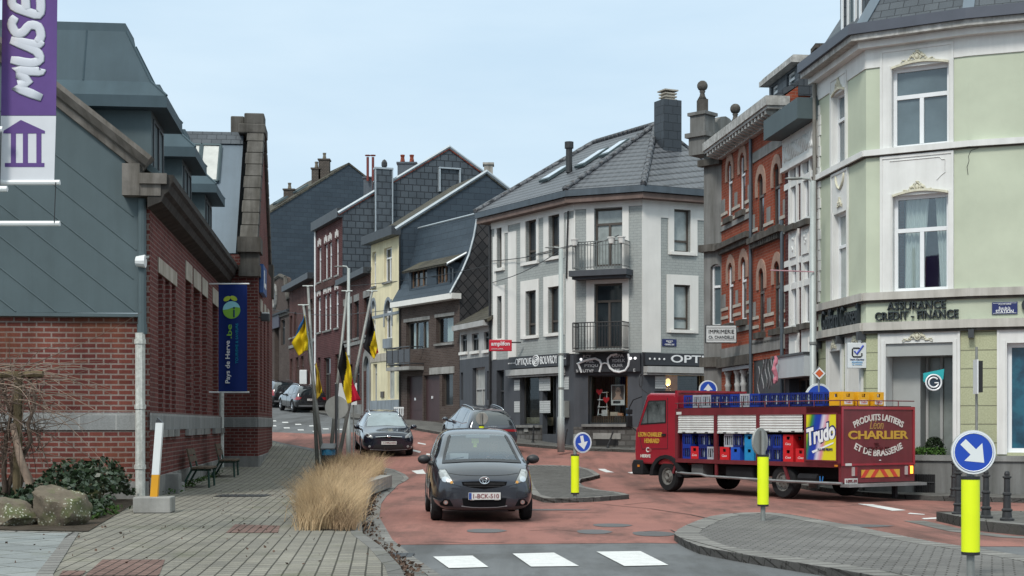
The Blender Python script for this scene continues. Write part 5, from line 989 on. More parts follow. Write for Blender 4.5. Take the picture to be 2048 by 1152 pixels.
    m = MB(); F.box(m, u0-.2, u1+.2, z1, z1+.14, -1.7, -.1); F.box(m, u0-.12, u1+.12, z1+.141, z1+.22, -1.7, -.18); m.build('dormer_cornice', wd, D_)
    # hanging sign on the corner
    c = at(1442.5, 668, 43.1); t = thing('hanging_sign', 'white box sign reading imprimerie on the grey corner of the red brick house', 'sign', c); m = MB(); w_, h_ = .44, .25; m.box(c.x-w_, c.x+w_, c.y, c.y+.16, c.z-h_, c.z+h_); m.build('sign_box', plain('sign_white', (.60, .62, .62), .5, var=.03), t, bevel=.015); m = MB()
    for z in (c.z+h_-.08, c.z-h_+.07): m.box(c.x-w_+.02, c.x+w_-.02, c.y-.004, c.y+.0, z, z+.012)
    for x0, x1, z0_, z1_ in ((-w_-.012, w_+.012, h_, h_+.014), (-w_-.012, w_+.012, -h_-.014, -h_), (-w_-.014, -w_, -h_, h_), (w_, w_+.014, -h_, h_)): m.box(c.x+x0, c.x+x1, c.y-.006, c.y+.166, c.z+z0_, c.z+z1_)
    m.build('sign_edging', black, t); lettering('IMPRIMERIE', frameM((c.x, c.y, c.z+.07), (1, 0, 0), (0, 0, 1)), .74, .11, black, t); lettering('Ch. CHANDELLE', frameM((c.x, c.y, c.z-.09), (1, 0, 0), (0, 0, 1)), .74, .085, black, t); m = MB(); m.tube([c+Vector((.1, .1, .2)), c+Vector((.1, .8, .2))], .03, 6); m.build('sign_bracket', metal_dk, t)
    # ------------------------------------------------ white and dark brick house
    F = Fc(P1, P2); T = thing('white_panel_house', 'narrow house of white plaster panels and dark brick strips with zinc box gutter', 'building', (9.5, 38, 0)); U = lambda x, y=600: F.hit(x, y)[0]; Z = lambda x, y: F.hit(x, y)[1]
    zt = 8.85; ws = [[U(1583), U(1595), Z(1584, 452), Z(1584, 318)], [U(1608), U(1621), Z(1609, 443), Z(1609, 299)], [U(1584), U(1596), Z(1585, 656), Z(1585, 523)], [U(1609), U(1622), Z(1610, 648), Z(1610, 514)]]
    zg = Z(1600, 705); wbuild(F, T, [br_wine, white_tr], 0, F.L, zg, zt, ws, .09, rmi=1); m = MB(); q = MB()
    for i in (0, 1):
        a, b = ws[i], ws[i+2]; s_ = .13
        for w in (a, b):
            F.box(m, w[0]-s_, w[0]-.001, w[2]-.1, w[3]+.85, .001, .05); F.box(m, w[1]+.001, w[1]+s_, w[2]-.1, w[3]+.85, .001, .05); F.box(m, w[0]-.001, w[1]+.001, w[3]+.001, w[3]+.85, .001, .045); F.box(m, w[0]-s_, w[1]+s_, w[2]-1.05, w[2]-.1, .001, .045); fbox(F, T, 'raised_panel', white_tr, (w[0], w[1], w[2]-.85, w[2]-.35, .046, .075)); fbox(F, T, 'raised_panel', white_tr, (w[0]+.04, w[1]-.04, w[3]+.18, w[3]+.65, .046, .06))
    zs = [Z(1600, 480), Z(1600, 500)]
    for w in (ws[0], ws[2]):
        for z in (w[3]-.1, w[2]+1.0, w[2]-.1): F.box(m, 0, F.L, z, z+.16, .001, .03)
    F.box(m, 0, F.L, zt-.62, zt-.5, .001, .14); F.box(m, 0, F.L, zt-.5, zt+.25, .001, .08); m.build('white_panels', white_tr, T)
    for w in ws: window(F, w, T, pvc, pane_dk, 'trans', reveal=.06, trans=.35, depth=.035); b = MB(); F.box(b, w[0]-.14, w[1]+.14, w[2]-.15, w[2]-.002, -.12, .18); b.build('sill', stone_dk, T)
    rn = random.Random(3)
    for w in ws:
        m = MB()
        for k in range(7): m.sphere(F.pt((w[0]+w[1])/2+rn.uniform(-.1, .1), w[3]+.4+rn.uniform(-.2, .2), .06), rn.uniform(.03, .055), 7)
        m.build('stucco_flower', white_tr, T, smooth=True)
    m = MB()
    for k in range(16): t_ = .2+(F.L-.4)*k/15; m.tube([F.pt(t_+.07*math.sin(j*.9+k), zt-.38+j*.07, .09) for j in range(7)], [.02, .03, .035, .03, .035, .03, .015], 5)
    m.build('stucco_garlands', white_tr, T, smooth=True)
    fbox(F, T, 'box_gutter', zinc, (-.12, F.L+.05, zt+.26, zt+.78, -.05, .55)); roofslab([e_ for e_ in (F.pt(0, zt+.8, .1), F.pt(F.L, zt+.8, .1), F.pt(F.L, zt+2.0, -1.4), F.pt(0, zt+2.0, -1.4))], slate_rf, 'roof', T)
    m = MB(); m.poly([F.pt(0, zt+2, -1.4), F.pt(F.L, zt+2, -1.4), F.pt(F.L, zt+2, -5), F.pt(0, zt+2, -5)]); m.build('flat_roof', lead, T, recalc=False)
    r = [U(1572), F.L-.05, Z(1573, 758), zg-.05]; wbuild(F, T, dk_grey, 0, F.L, -.2, zg, [[.35, F.L-.5, .1, r[2]]], .3, name='shop_wall'); window(F, [.35, F.L-.5, .1, r[2]], T, fr_brown, pane_dk, 'three', reveal=.28, name='shop_window'); fbox(F, T, 'shop_lightbox', plain('blank_board', (.46, .49, .51), .5, var=.04, streak=.08), (r[0], r[1], r[2], r[3]-.06, .02, .35)); fbox(F, T, 'lightbox_frame', fr_dark, (r[0]-.03, r[1]+.03, r[3]-.059, r[3], .01, .38))
    # ------------------------------------------------ green corner house
    pale_st = plain('pale_string_stone', (.50, .48, .44), .85, var=.12, scale=2, streak=.25)
    A, B, C, D = P2, (7.94, 33.17), (9.89, 32.0), (18.3, 28.8); F1, F2, F3 = Fc(A, B), Fc(B, C), Fc(C, D); T = thing('green_corner_house', 'pale green rendered corner house with white window panels and cream plaster ornaments', 'building', (10.5, 35, 0))
    Z1, Z2, Z3, ZP, ZT = 7.61, 4.40, 3.70, .92, 9.98; Z = lambda F, x, y: F.hit(x, y)[1]; U = lambda F, x, y=500: F.hit(x, y)[0]
    w1u = [U(F1, 1668), U(F1, 1693), Z(F1, 1680, 330), Z(F1, 1680, 186)]; w1l = [U(F1, 1670), U(F1, 1696), Z(F1, 1683, 600), Z(F1, 1683, 425)]; w2u = [U(F2, 1784), U(F2, 1898), Z(F2, 1840, 292), Z(F2, 1840, 128)]; w2l = [U(F2, 1786), U(F2, 1897), Z(F2, 1840, 581), Z(F2, 1840, 389)]
    w2u[3] = Z(F2, 1898, 124); g1a = [U(F1, 1662), U(F1, 1684), .1, Z(F1, 1670, 702)]; g1b = [U(F1, 1700), U(F1, 1722), .95, Z(F1, 1710, 690)]; d2 = [U(F2, 1772), U(F2, 1906), ZP-.1, Z(F2, 1840, 686)]; s3 = [U(F3, 2014), U(F3, 2230), Z(F3, 2020, 905), Z(F3, 2020, 686)]
    for F, up_, lo_ in ((F1, [w1u, w1l], [g1a, g1b]), (F2, [w2u, w2l], [d2]), (F3, [], [s3])):
        wbuild(F, T, [green_pl, white_tr], 0, F.L, Z3, ZT, up_, .16, rmi=1); wbuild(F, T, [green_bk, white_tr], 0, F.L, ZP, Z3, lo_, .3 if F is not F2 else .5, name='ground_wall', rmi=1)
        gap = [(0, F.L)] if F is not F1 else [(0, F.L)]
        fbox(F, T, 'stone_plinth', grey_rd, *[(a, b, -.3, ZP-.12, -.05, .10) for a, b in gap]); fbox(F, T, 'plinth_moulding', stone, *[(a-.02, b+.02, ZP-.12, ZP, -.05, .15) for a, b in gap])
        for z, h, e in ((Z1-.02, .13, .11), (Z2-.04, .17, .13), (Z3-.02, .18, .16)): fbox(F, T, 'string_course', pale_st if h > .15 else white_tr, (-.03, F.L+.04, z, z+h, -.02, e)); 
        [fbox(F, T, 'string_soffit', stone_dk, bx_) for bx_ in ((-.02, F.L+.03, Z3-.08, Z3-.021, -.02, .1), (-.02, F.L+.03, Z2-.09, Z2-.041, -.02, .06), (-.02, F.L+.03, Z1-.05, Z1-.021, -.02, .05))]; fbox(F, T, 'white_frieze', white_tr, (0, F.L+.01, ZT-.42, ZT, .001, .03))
    # white panels round the windows
    def panel(F, w, x0, x1, zt, nm='window_panel'):
        a, b = U(F, x0), U(F, x1); m = MB(); F.box(m, a, w[0]-.001, w[2]-.04, zt, .001, .035); F.box(m, w[1]+.001, b, w[2]-.04, zt, .001, .035); F.box(m, w[0]-.001, w[1]+.001, w[3]+.001, zt, .001, .035)
        for p, q in ((a, a+.05), (b-.05, b)): F.box(m, p, q, w[2]-.04, zt, .036, .055)
        F.box(m, a+.051, b-.051, zt-.06, zt, .036, .055)
        for p, q in ((w[0]-.09, w[0]-.03), (w[1]+.03, w[1]+.09)): F.box(m, p, q, w[2]-.04, w[3]+.06, .036, .06)
        m.build(nm, white_tr, T)
    panel(F1, w1u, 1663.5, 1696, Z(F1, 1680, 150)); panel(F1, w1l, 1665, 1698, Z1-.06); panel(F2, w2u, 1761, 1908, Z(F2, 1840, 92)); panel(F2, w2l, 1761, 1908, Z1-.06); panel(F2, d2, 1757, 1921, Z(F2, 1840, 655)); panel(F1, g1a, 1656, 1688, Z(F1, 1670, 668)); panel(F1, g1b, 1694, 1727, Z(F1, 1710, 660)); panel(F3, s3, 1994, 2250, Z(F3, 2000, 657))
    m = MB(); a, b = U(F2, 1785), U(F2, 1880); zz0, zz1 = Z(F2, 1840, 372), Z(F2, 1840, 318); m.tube([F2.pt(*p, .04) for p in ((a-.05, zz1), (b, zz1), (b+.05, zz1-.06), (b+.12, zz1-.06), (b+.12, zz0+.25), (b+.04, zz0+.2), (b-.06, zz0+.1))], .014, 4); m.build('panel_line', white_tr, T)
    m = MB(); m.tube([F3.pt(F3.hit(x, y)[0], F3.hit(x, y)[1], .002) for x, y in ((1957, 296), (1942, 301), (1937, 312), (1938, 322), (1934, 334), (1936, 350))], .006, 4); m.build('wall_crack', fr_dark, T)
    # quoins at the party wall
    for F in (F1,):
        z = Z3+.9; m = MB()
        while z < ZT-.6: F.box(m, .01, .16 if int(z*3) % 2 else .22, z, z+.24, .001, .03); z += .255
        m.build('quoins', white_tr, T)
    window(F1, w1u, T, pvc, pane_rf, 'trans', reveal=.10, trans=.36); window(F1, w1l, T, pvc, pane_nt, 'trans', reveal=.10, trans=.38); window(F2, w2u, T, pvc, pane_rf, 'T', reveal=.14, fw=.075, trans=.36); window(F2, w2l, T, pvc, pane_cl, 'T', reveal=.14, fw=.075, trans=.36, curtain=[(.16, .58, .14, .48), (.70, 1.0, .80, 1.0)])
    window(F1, g1a, T, pvc, pane_dk, 'trans', reveal=.25, name='front_door'); window(F1, g1b, T, pvc, pane_nt, 'none', reveal=.25)
    # entrance recess with inner door and window film
    m = MB(); gp_ = plain('entrance_grey', (.36, .37, .36), .8, var=.06); F2.box(m, d2[0], d2[1], d2[3]-.28, d2[3]-.002, -.9, -.02); F2.box(m, d2[0]+.0, d2[0]+.62, ZP-.1, d2[3]-.281, -1.0, -.52); m.build('entrance_reveal', gp_, T); m = MB(); F2.box(m, d2[0]+.62, d2[1], ZP-.1, d2[3]-.281, -1.05, -1.0); m.build('entrance_door', plain('door_grey_glass', (.21, .235, .225), .2, var=.2), T); m = MB()
    for x in (.63, .95, 1.25): F2.box(m, d2[0]+x, d2[0]+x+.06, ZP-.1, d2[3]-.281, -.999, -.93)
    m.build('door_stile', grey_pale, T); window(F3, s3, T, pvc, mural(2), 'none', reveal=.2, fw=.09, name='shop_window')
    # cream ornaments: cartouche with leaf scrolls over each opening
    def cartouche(F, u, z, s, narrow=1.0):
        m = MB(); rn = random.Random(int(u*100+z*10)); m.tube([F.pt(u+s*.16*narrow*math.cos(t*.4488), z+s*.20*math.sin(t*.4488), .065) for t in range(15)], s*.035, 6); m.sphere(F.pt(u, z, .05), s*.13, 10, sq=(narrow, .5, 1.2)); m.sphere(F.pt(u, z+s*.26, .06), s*.09, 8, sq=(1.3*narrow, .8, .6))
        for sg in (-1, 1):
            for k in range(9): t = k/8; x = sg*(.17+.62*t)*s*narrow; zz = z-s*(.02+.22*t)+s*.08*math.sin(t*9); m.sphere(F.pt(u+x, zz, .05), s*(.10-.065*t)*rn.uniform(.8, 1.2), 7, sq=(1.2, .6, .8)); m.sphere(F.pt(u+x*.96, zz+s*.07*(1-t), .05), s*(.06-.035*t), 6)
            m.tube([F.pt(u+sg*s*narrow*(.16+.07*math.sin(q*.8)), z+s*(.2-.06*q), .06) for q in range(8)], s*.025, 5); m.tube([F.pt(u+sg*s*narrow*(.2+.1*q), z-s*.16-s*.02*q+s*.04*math.sin(q*2), .05) for q in range(7)], s*.02, 5)
        m.build('plaster_ornament', cream_or, T, smooth=True)
    cx = lambda F, x, y: F.hit(x, y)
    for F, x, y, s, nw in ((F2, 1836, 113, .46, 1), (F2, 1836, 374, .42, 1), (F2, 1836, 672, .42, 1), (F1, 1680, 168, .5, .55), (F1, 1683, 405, .42, .5), (F1, 1671, 688, .45, .5), (F1, 1713, 676, .45, .5), (F3, 2110, 665, .45, 1)): u, z = cx(F, x, y); cartouche(F, u, z, s, nw)
    m = MB(); u, z = cx(F1, 1683, 385)
    for sg in (-1, 1): m.tube([F1.pt(u+sg*(.28-.012*q*q), z+.42-.1*q+.006*q*q, .05) for q in range(6)], [.02, .03, .03, .035, .03, .02], 6)
    m.build('plaster_swag', cream_or, T, smooth=True)
    m = MB()
    for F, w in ((F2, w2u), (F2, w2l), (F1, w1u)):   # slightly curved heads
        n = 8; pts = [(w[0]+(w[1]-w[0])*i/n, w[3]+.03+.09*math.sin(math.pi*i/n)) for i in range(n+1)]
        for a, b in zip(pts, pts[1:]): m.prism([F.pt(a[0], a[1]-.05, .036), F.pt(b[0], b[1]-.05, .036), F.pt(b[0], b[1], .036), F.pt(a[0], a[1], .036)], F.n*.05)
    m.build('window_heads', cream_or, T)
    # lettering on the fascia
    zl = (Z2+Z3)/2+.09; iron = plain('letter_black', (.014, .02, .024), .45, var=0)
    def row(F, x0, x1, y0, y1, txt, **k): a, zt = F.hit(x0, y0); b = F.hit(x1, y0)[0]; zb = F.hit((x0+x1)/2, y1)[1]; zt = F.hit((x0+x1)/2, y0)[1]; Ftext(F, (a+b)/2, (zt+zb)/2, txt, b-a, abs(zt-zb), iron, T, d=.02, ext=.03, **k)
    row(F2, 1776, 1893, 603, 619, 'ASSURANCE', bold=.008); row(F2, 1752, 1918, 622, 639, 'CREDIT - FINANCE', bold=.008); row(F1, 1649, 1722, 614, 655, 'Goffard Conseil', bold=.004); a = F3.hit(2038, 620); Ftext(F3, a[0]+1.15, zl, 'Goffard', 2.2, .36, iron, T, d=.02, ext=.03, bold=.01)
    q = F3.rect(1984, 605, 2035, 629); t = thing('street_name_plate', 'dark blue white bordered street name plate on the pale green house', 'street sign', F3.pt(q[0], q[2], .05)); fbox(F3, t, 'plate', MT['plate_blue'], (q[0], q[1], q[2], q[3], .002, .03)); um = (q[0]+q[1])/2
    h = q[3]-q[2]; Ftext(F3, um, q[2]+h*.22, 'STATION', .36, .075, pvc, t, d=.03, bold=.02); Ftext(F3, um, q[2]+h*.5, 'Rue de la', .23, .065, pvc, t, d=.03, bold=.01); Ftext(F3, um, q[2]+h*.82, 'VILLE DE HERVE', .26, .03, pvc, t, d=.03); fbox(F3, t, 'plate_border', pvc, (q[0]+.02, q[1]-.02, q[2]+.02, q[2]+.026, .0301, .033), (q[0]+.02, q[1]-.02, q[3]-.026, q[3]-.02, .0301, .033))
    # eaves: cornice, gutter and slate roof
    ov = .42; cor = lambda Fa, Fb, o: Fa.P+Fa.U*Fa.L+(Fa.n+Fb.n)*(o/(1+Fa.n.dot(Fb.n))); ring = lambda o: [F1.P+F1.n*o-F1.U*.12, cor(F1, F2, o), cor(F2, F3, o), F3.P+F3.U*F3.L+F3.n*o]; v3 = lambda p, z: Vector((p.x, p.y, z))
    def sweep(nm, mat, o0, o1, z0, z1):
        a, b = ring(o0), ring(o1); m = MB()
        for i in range(3): m.add([v3(a[i], z0), v3(a[i+1], z0), v3(b[i+1], z0), v3(b[i], z0), v3(a[i], z1), v3(a[i+1], z1), v3(b[i+1], z1), v3(b[i], z1)], [(0, 1, 2, 3), (4, 5, 6, 7), (0, 1, 5, 4), (2, 3, 7, 6), (0, 3, 7, 4), (1, 2, 6, 5)])
        m.build(nm, mat, T)
    sweep('eaves_cornice', white_tr, 0, .22, ZT, ZT+.14); sweep('eaves_cornice', wd, .0, .42, ZT+.142, ZT+.27); sweep('gutter', plain('dark_gutter', (.075, .083, .105), .5, .2, var=.08), .1, .50, ZT+.272, ZT+.50)
    r0, r1 = ring(.15), ring(-1.6); zr0, zr1 = ZT+.5, ZT+3.2
    for i in range(3): roofslab([v3(r0[i], zr0), v3(r0[i+1], zr0), v3(r1[i+1], zr1), v3(r1[i], zr1)], slate_rf, 'roof', T)
    m = MB(); m.poly([v3(p, zr1) for p in r1]+[Vector((19, 40, zr1)), Vector((9, 40, zr1))]); m.build('flat_roof', lead, T, recalc=False)
    for i in (1, 2): m = MB(); d = (r1[i+1]-r1[i]).normalized()*.12; m.prism([v3(r0[i]-d, zr0+.03), v3(r0[i]+d, zr0+.03), v3(r1[i]+d, zr1+.03), v3(r1[i]-d, zr1+.03)], (0, 0, .03)); m.build('lead_hip', zinc_lt, T)
    G = Fc(F1.pt(1.3, 0, -.1), F1.pt(3.0, 0, -.1)); w = [.25, 1.35, ZT+.75, ZT+2.2]; m = MB(); wall_mesh(m, G, 0, G.L, ZT+.5, ZT+2.4, [w], .1); m.prism([G.pt(G.L, ZT+.5, 0), G.pt(G.L, ZT+2.4, 0), G.pt(G.L, ZT+2.4, -2.4), G.pt(G.L, ZT+.5, -2.4)], G.U*-.05); D_ = m.build('dormer', slate_rf, T, recalc=False); window(G, w, D_, pvc, pane_rf, 'cas', reveal=.08, surround=(pvc, .12, .15))
    q = at(1634, 148, 36.6); m = MB()
    for dx in (0, .46, .92): m.obox(q+Vector((dx, 0, .25)), (.2, 0, 0), (0, .5, 0), (0, 0, .38))
    m.obox(q+Vector((0, 0, -.9)), (1.12, 0, 0), (0, .5, 0), (0, 0, 1.15)); m.obox(q+Vector((-.05, -.05, .63)), (1.22, 0, 0), (0, .6, 0), (0, 0, .12)); m.build('chimney', brick('stack_brick', (.13, .11, .095), (.10, .085, .075), (.06, .055, .05), .2, .1, .015), T)
    m = MB(); m.tube([F1.pt(.04, ZT+.2, .12), F1.pt(.04, 5.6, .1), F1.pt(.04, .3, .1)], .05, 8); m.build('downpipe', plain('downpipe_grey', (.25, .24, .22), .7, var=.25, streak=.3), T)
    # back volume
    m = MB(); pts = [Vector((18.3, 28.8, 0)), Vector((19, 40, 0)), Vector((9, 40, 0)), Vector((*P2, 0))]
    for a, b in zip(pts, pts[1:]): m.poly([v3(a, -.3), v3(b, -.3), v3(b, ZT+.3), v3(a, ZT+.3)])
    m.build('back_wall', green_pl, T, recalc=False)
    u0, u1 = U(F2, 1833), U(F2, 1872); z0 = Z(F2, 1850, 983); fbox(F2, T, 'cellar_grating', black, (u0, u1, .10, .50, .101, .11)); m = MB()
    for i in range(9): m.tube([F2.pt(u0+(u1-u0)*i/8, .10, .125), F2.pt(u0+(u1-u0)*i/8, .50, .125)], .012, 4)
    m.tube([F2.pt(u0, .32, .13), F2.pt(u1, .32, .13)], .014, 4); m.build('grating_bars', metal_dk, T)
    # small lamps on the facade
    for F, x, y in ((F3, 1943, 668), (F1, 1689, 680), (F1, 1731, 672), (F1, 1643, 690)): u, z = F.hit(x, y); c = F.pt(u, z, .1); m = MB(); F.box(m, u-.06, u+.06, z-.09, z+.09, .02, .2); tag(m.build('wall_lamp', fr_dark, loc=c), {1943: 'small black wall lamp beside the shop window frame of the green house', 1689: 'small black wall lamp between the two narrow openings of the green house', 1731: 'black wall lamp at the corner edge beside the entrance of the green house', 1643: 'black wall lamp beside the downpipe at the end of the green house'}[x], 'wall lamp', 'small black wall lamps')
    # clipped hedge and ball on the plinth in front of the entrance
    t = thing('box_hedge', 'low clipped green hedge with a dark ball bush in the green house entrance', 'hedge', F2.pt(d2[0]+.6, ZP, -.2)); rn = random.Random(5)
    for nm, n, fn, mt in (('hedge_leaves', 1500, lambda: (rn.uniform(d2[0]+.0, d2[1]-.25), ZP+rn.uniform(0, .17)*rn.uniform(.6, 1.1), rn.uniform(-.45, -.05)), plain('hedge_green', (.05, .105, .022), .8, var=.4, scale=20)), ('ball_bush', 900, lambda: (lambda v: (d2[0]+.98+v[0], ZP+.2+v[2], -.35+v[1]))(Vector((rn.gauss(0, 1), rn.gauss(0, 1), rn.gauss(0, 1))).normalized()*rn.uniform(.15, .2)), plain('bush_green', (.022, .036, .016), .8, var=.4, scale=20))):
        m = MB()
        for _ in range(n): u, z, dd = fn(); c = F2.pt(u, z, dd); a = Vector((rn.gauss(0, 1), rn.gauss(0, 1), rn.gauss(0, 1))).normalized()*.03; b = a.orthogonal().normalized()*.018; m.poly([c-a, c+b, c+a, c-b])
        m.build(nm, mt, t, recalc=False)
    # hanging signs
    c = at(1713, 711, 33.2); t = thing('check_box_sign', 'white hanging sign with a blue tick in a black box on the green house', 'sign', c); m = MB(); m.box(c.x-.21, c.x+.21, c.y-.05, c.y+.05, c.z-.285, c.z+.285); m.build('sign_board', plain('sign_white', (.6, .6, .6)), t, bevel=.01); m = MB(); P = lambda x, z: Vector((c.x+x, c.y-.055, c.z+z)); m.tube([P(.08, .14), P(.03, .165), P(-.08, .165), P(-.105, .14), P(-.105, -.0), P(-.08, -.03), P(.08, -.03), P(.105, 0), P(.105, .05)], .017, 6); m.build('sign_box_mark', black, t); m = MB(); m.tube([P(-.06, .10), P(-.01, .03), P(.14, .225)], [.02, .025, .02], 6); m.build('sign_tick', plain('tick_blue', (.015, .05, .42), .5, var=0), t); lettering('Votre Courtier', frameM(P(0, -.09)+Vector((0, .005, 0)), (1, 0, 0), (0, 0, 1)), .32, .04, plain('navy', (.02, .04, .16), .5, var=0), t); lettering('assurances', frameM(P(0, -.15)+Vector((0, .005, 0)), (1, 0, 0), (0, 0, 1)), .24, .03, plain('sky_blue', (.25, .5, .75), .5, var=0), t); lettering('et credits', frameM(P(0, -.20)+Vector((0, .005, 0)), (1, 0, 0), (0, 0, 1)), .22, .03, MT['sky_blue'], t); m = MB(); m.tube([P(.1, .29), P(.3, .29)+Vector((0, .3, 0))], .014, 5); m.build('sign_bracket', metal_dk, t)
    c = at(1866, 765, 31.6); t = thing('round_logo_sign', 'turquoise wedge sign with a white ringed letter by the green house entrance', 'sign', c); P = lambda x, z, y=0: Vector((c.x+x, c.y+y, c.z+z)); m = MB(); m.prism([P(-.20, .20), P(.24, .29), P(.22, .08), P(.02, -.12), P(-.20, .02)], (0, .05, 0)); m.build('turquoise_wedge', plain('turquoise', (.02, .34, .36), .5, var=.05), t); m = MB(); m.lathe([(.155, -.03), (.155, .0)], P(0, 0, -.004), 20, 'Y'); m.build('disc', plain('disc_navy', (.015, .03, .05), .5, var=0), t); m = MB(); 
    for r_, a0, a1 in ((.165, 0, 360), (.105, 40, 340)): m.tube([P(r_*math.cos(R(a)), r_*math.sin(R(a)), -.045) for a in range(a0, a1+1, 12)], .018, 6)
    m.tube([P(.02, -.01, -.045), P(.10, -.01, -.045), P(.10, -.05, -.045)], .016, 5); m.build('white_letter', pvc, t); m = MB(); m.tube([P(.1, .25, .03), P(.3, .3, .6)], .014, 5); m.build('sign_bracket', metal_dk, t)
def mural(k=1):
    nm = 'mural%d' % k
    if nm in MT: return MT[nm]
    m, t, p = newmat(nm); v = coord(t, 'UV'); n = noise(t, v, 1.7, 5, .6); p.inputs['Roughness'].default_value = .5 if k == 1 else .08
    st = [(.30, (.02, .022, .026)), (.45, (.05, .045, .05)), (.58, (.03, .04, .035)), (.72, (.11, .06, .06))] if k == 1 else [(.28, (.01, .015, .02)), (.45, (.015, .06, .10)), (.58, (.02, .11, .16)), (.74, (.03, .07, .16))]
    t.links.new(ramp(t, n, st), p.inputs['Base Color']); MT[nm] = m; return m
row_right()
# ================================================================ cars
tyre_m = plain('tyre_rubber', (.018, .018, .019), .85, var=.15, scale=20); rim_m = plain('alloy_rim', (.36, .37, .39), .35, .8, var=.1)
glass_car = plain('tinted_car_glass', (.018, .024, .028), .03, var=.1, spec=.9, coat=1); glass_ws = glass('windscreen_glass', (.60, .67, .69), .23)
chrome = plain('chrome', (.62, .63, .65), .15, 1, var=0); lamp_m = plain('headlamp_lens', (.27, .285, .285), .18, var=.5, scale=14, spec=.8, coat=1); lamp_red = plain('tail_lamp', (.26, .012, .018), .15, var=.15, coat=1); plast = plain('black_plastic', (.016, .016, .018), .5, var=.1); grl = plain('grille_black', (.004, .004, .005), .9, var=0, spec=.15); plate_w = plain('plate_white', (.56, .56, .54), .5, var=0); plate_red = plain('plate_text', (.16, .012, .02), .5, var=0)
def paint(n, c): return plain(n, c, .15, .35, var=.05, spec=.6, coat=1)
def hull(st, axles, wr, name, pm, T, ww=.30, halfw=.85):
    rows = []
    for (x, zb, wb, zm, wm, zs, ws, zt, wt, cr) in st:
        rows.append([(x, 0, zb), (x, wb*.78, zb), (x, wb, zb+.05), (x, wm, zm-.13), (x, wm, zm+.06), (x, (ws+wm)/2+.006, (zs+zm+.06)/2), (x, ws, zs), (x, ws+(wt-ws)*.5+.012, zs+(zt-zs)*.5), (x, wt, zt), (x, wt*.68, zt+cr*.8), (x, 0, zt+cr)])
    m = MB(); n = len(rows[0])
    full = [r+[(a, -b, c) for a, b, c in r[-2:0:-1]] for r in rows]; k = len(full[0])
    for r in full: m.v += [Vector(p) for p in r]
    for i in range(len(full)-1):
        for j in range(k): m.f.append([i*k+j, i*k+(j+1) % k, (i+1)*k+(j+1) % k, (i+1)*k+j])
    m.f.append(list(range(k))); m.f.append([(len(full)-1)*k+j for j in range(k)][::-1]); m.m = [0]*len(m.f)
    o = m.build(name, [pm, plast], T, smooth=True); md = o.modifiers.new('s', 'SUBSURF'); md.levels = md.render_levels = 2
    c = MB()
    for ax in axles:
        for sg in (-1, 1): c.lathe([(wr+.055, 0), (wr+.055, .8)], (ax, sg*(halfw-ww) if sg > 0 else -(halfw-ww)-.8, wr), 26, 'Y')
    co = c.build('cutter', plast, None); co.parent = T; ev = lambda q: bpy.data.meshes.new_from_object(q.evaluated_get(bpy.context.evaluated_depsgraph_get()))
    bpy.context.view_layer.update(); me0 = ev(o); o.modifiers.clear(); o.data = me0
    md = o.modifiers.new('b', 'BOOLEAN'); md.object = co; md.operation = 'DIFFERENCE'; md.solver = 'EXACT'; bpy.context.view_layer.update(); me1 = ev(o); o.modifiers.clear(); o.data = me1
    bpy.data.objects.remove(co)
    for p in me1.polygons: p.use_smooth = True
    me1.set_sharp_from_angle(angle=R(38))
    b = bmesh.new(); b.from_mesh(me1); bv = BVHTree.FromBMesh(b); b.free()
    return o, bv
VW = {'F': lambda a, b: ((6, a, b), (-1, 0, 0)), 'B': lambda a, b: ((-6, a, b), (1, 0, 0)), 'L': lambda a, b: ((a, 4, b), (0, -1, 0)), 'R': lambda a, b: ((a, -4, b), (0, 1, 0)), 'T': lambda a, b: ((a, b, 4), (0, 0, -1))}
def cast(bv, v, a, b, off):
    o, d = VW[v](a, b); h, n, _, _ = bv.ray_cast(Vector(o), Vector(d))
    if h is None: return None
    if n.dot(Vector(d)) > 0: n = -n
    return h+n*off
def overlay(bv, v, pts, mat, name, T, off=.006, res=.06, thick=0):
    P = [Vector(p) for p in pts]; D = []
    for a, b in zip(P, P[1:]+P[:1]):
        n = max(1, int((b-a).length/res)); D += [a.lerp(b, i/n) for i in range(n)]
    lo = Vector((min(p.x for p in D), min(p.y for p in D))); hi = Vector((max(p.x for p in D), max(p.y for p in D)))
    ins = lambda q: sum(((a.y > q.y) != (b.y > q.y)) and q.x < (b.x-a.x)*(q.y-a.y)/(b.y-a.y+1e-12)+a.x for a, b in zip(D, D[1:]+D[:1])) % 2
    I = []; y = lo.y+res*.5
    while y < hi.y:
        x = lo.x+res*.5
        while x < hi.x:
            q = Vector((x, y))
            if ins(q) and min((q-d).length for d in D) > res*.35: I.append(q)
            x += res
        y += res
    n = len(D); vs, _, fs, *_ = delaunay_2d_cdt(D+I, [(i, (i+1) % n) for i in range(n)], [list(range(n))], 1, 1e-6)
    w = [cast(bv, v, q.x, q.y, off) for q in vs]; m = MB(); m.v = [p if p is not None else Vector((0, 0, 0)) for p in w]
    for f in fs:
        if all(w[i] is not None for i in f): m.f.append(list(f)); m.m.append(0)
    return m.build(name, mat, T, smooth=True, recalc=False)
def seam(bv, v, pts, T, name='door_seam', r=.005, mat=None):
    q = []
    P = [Vector(p) for p in pts]
    for a, b in zip(P, P[1:]):
        n = max(1, int((b-a).length/.08)); q += [a.lerp(b, i/n) for i in range(n)]
    q.append(P[-1]); w = [cast(bv, v, p.x, p.y, .001) for p in q]; w = [p for p in w if p is not None]
    return MB().tube(w, r, 4).build(name, mat or black, T)
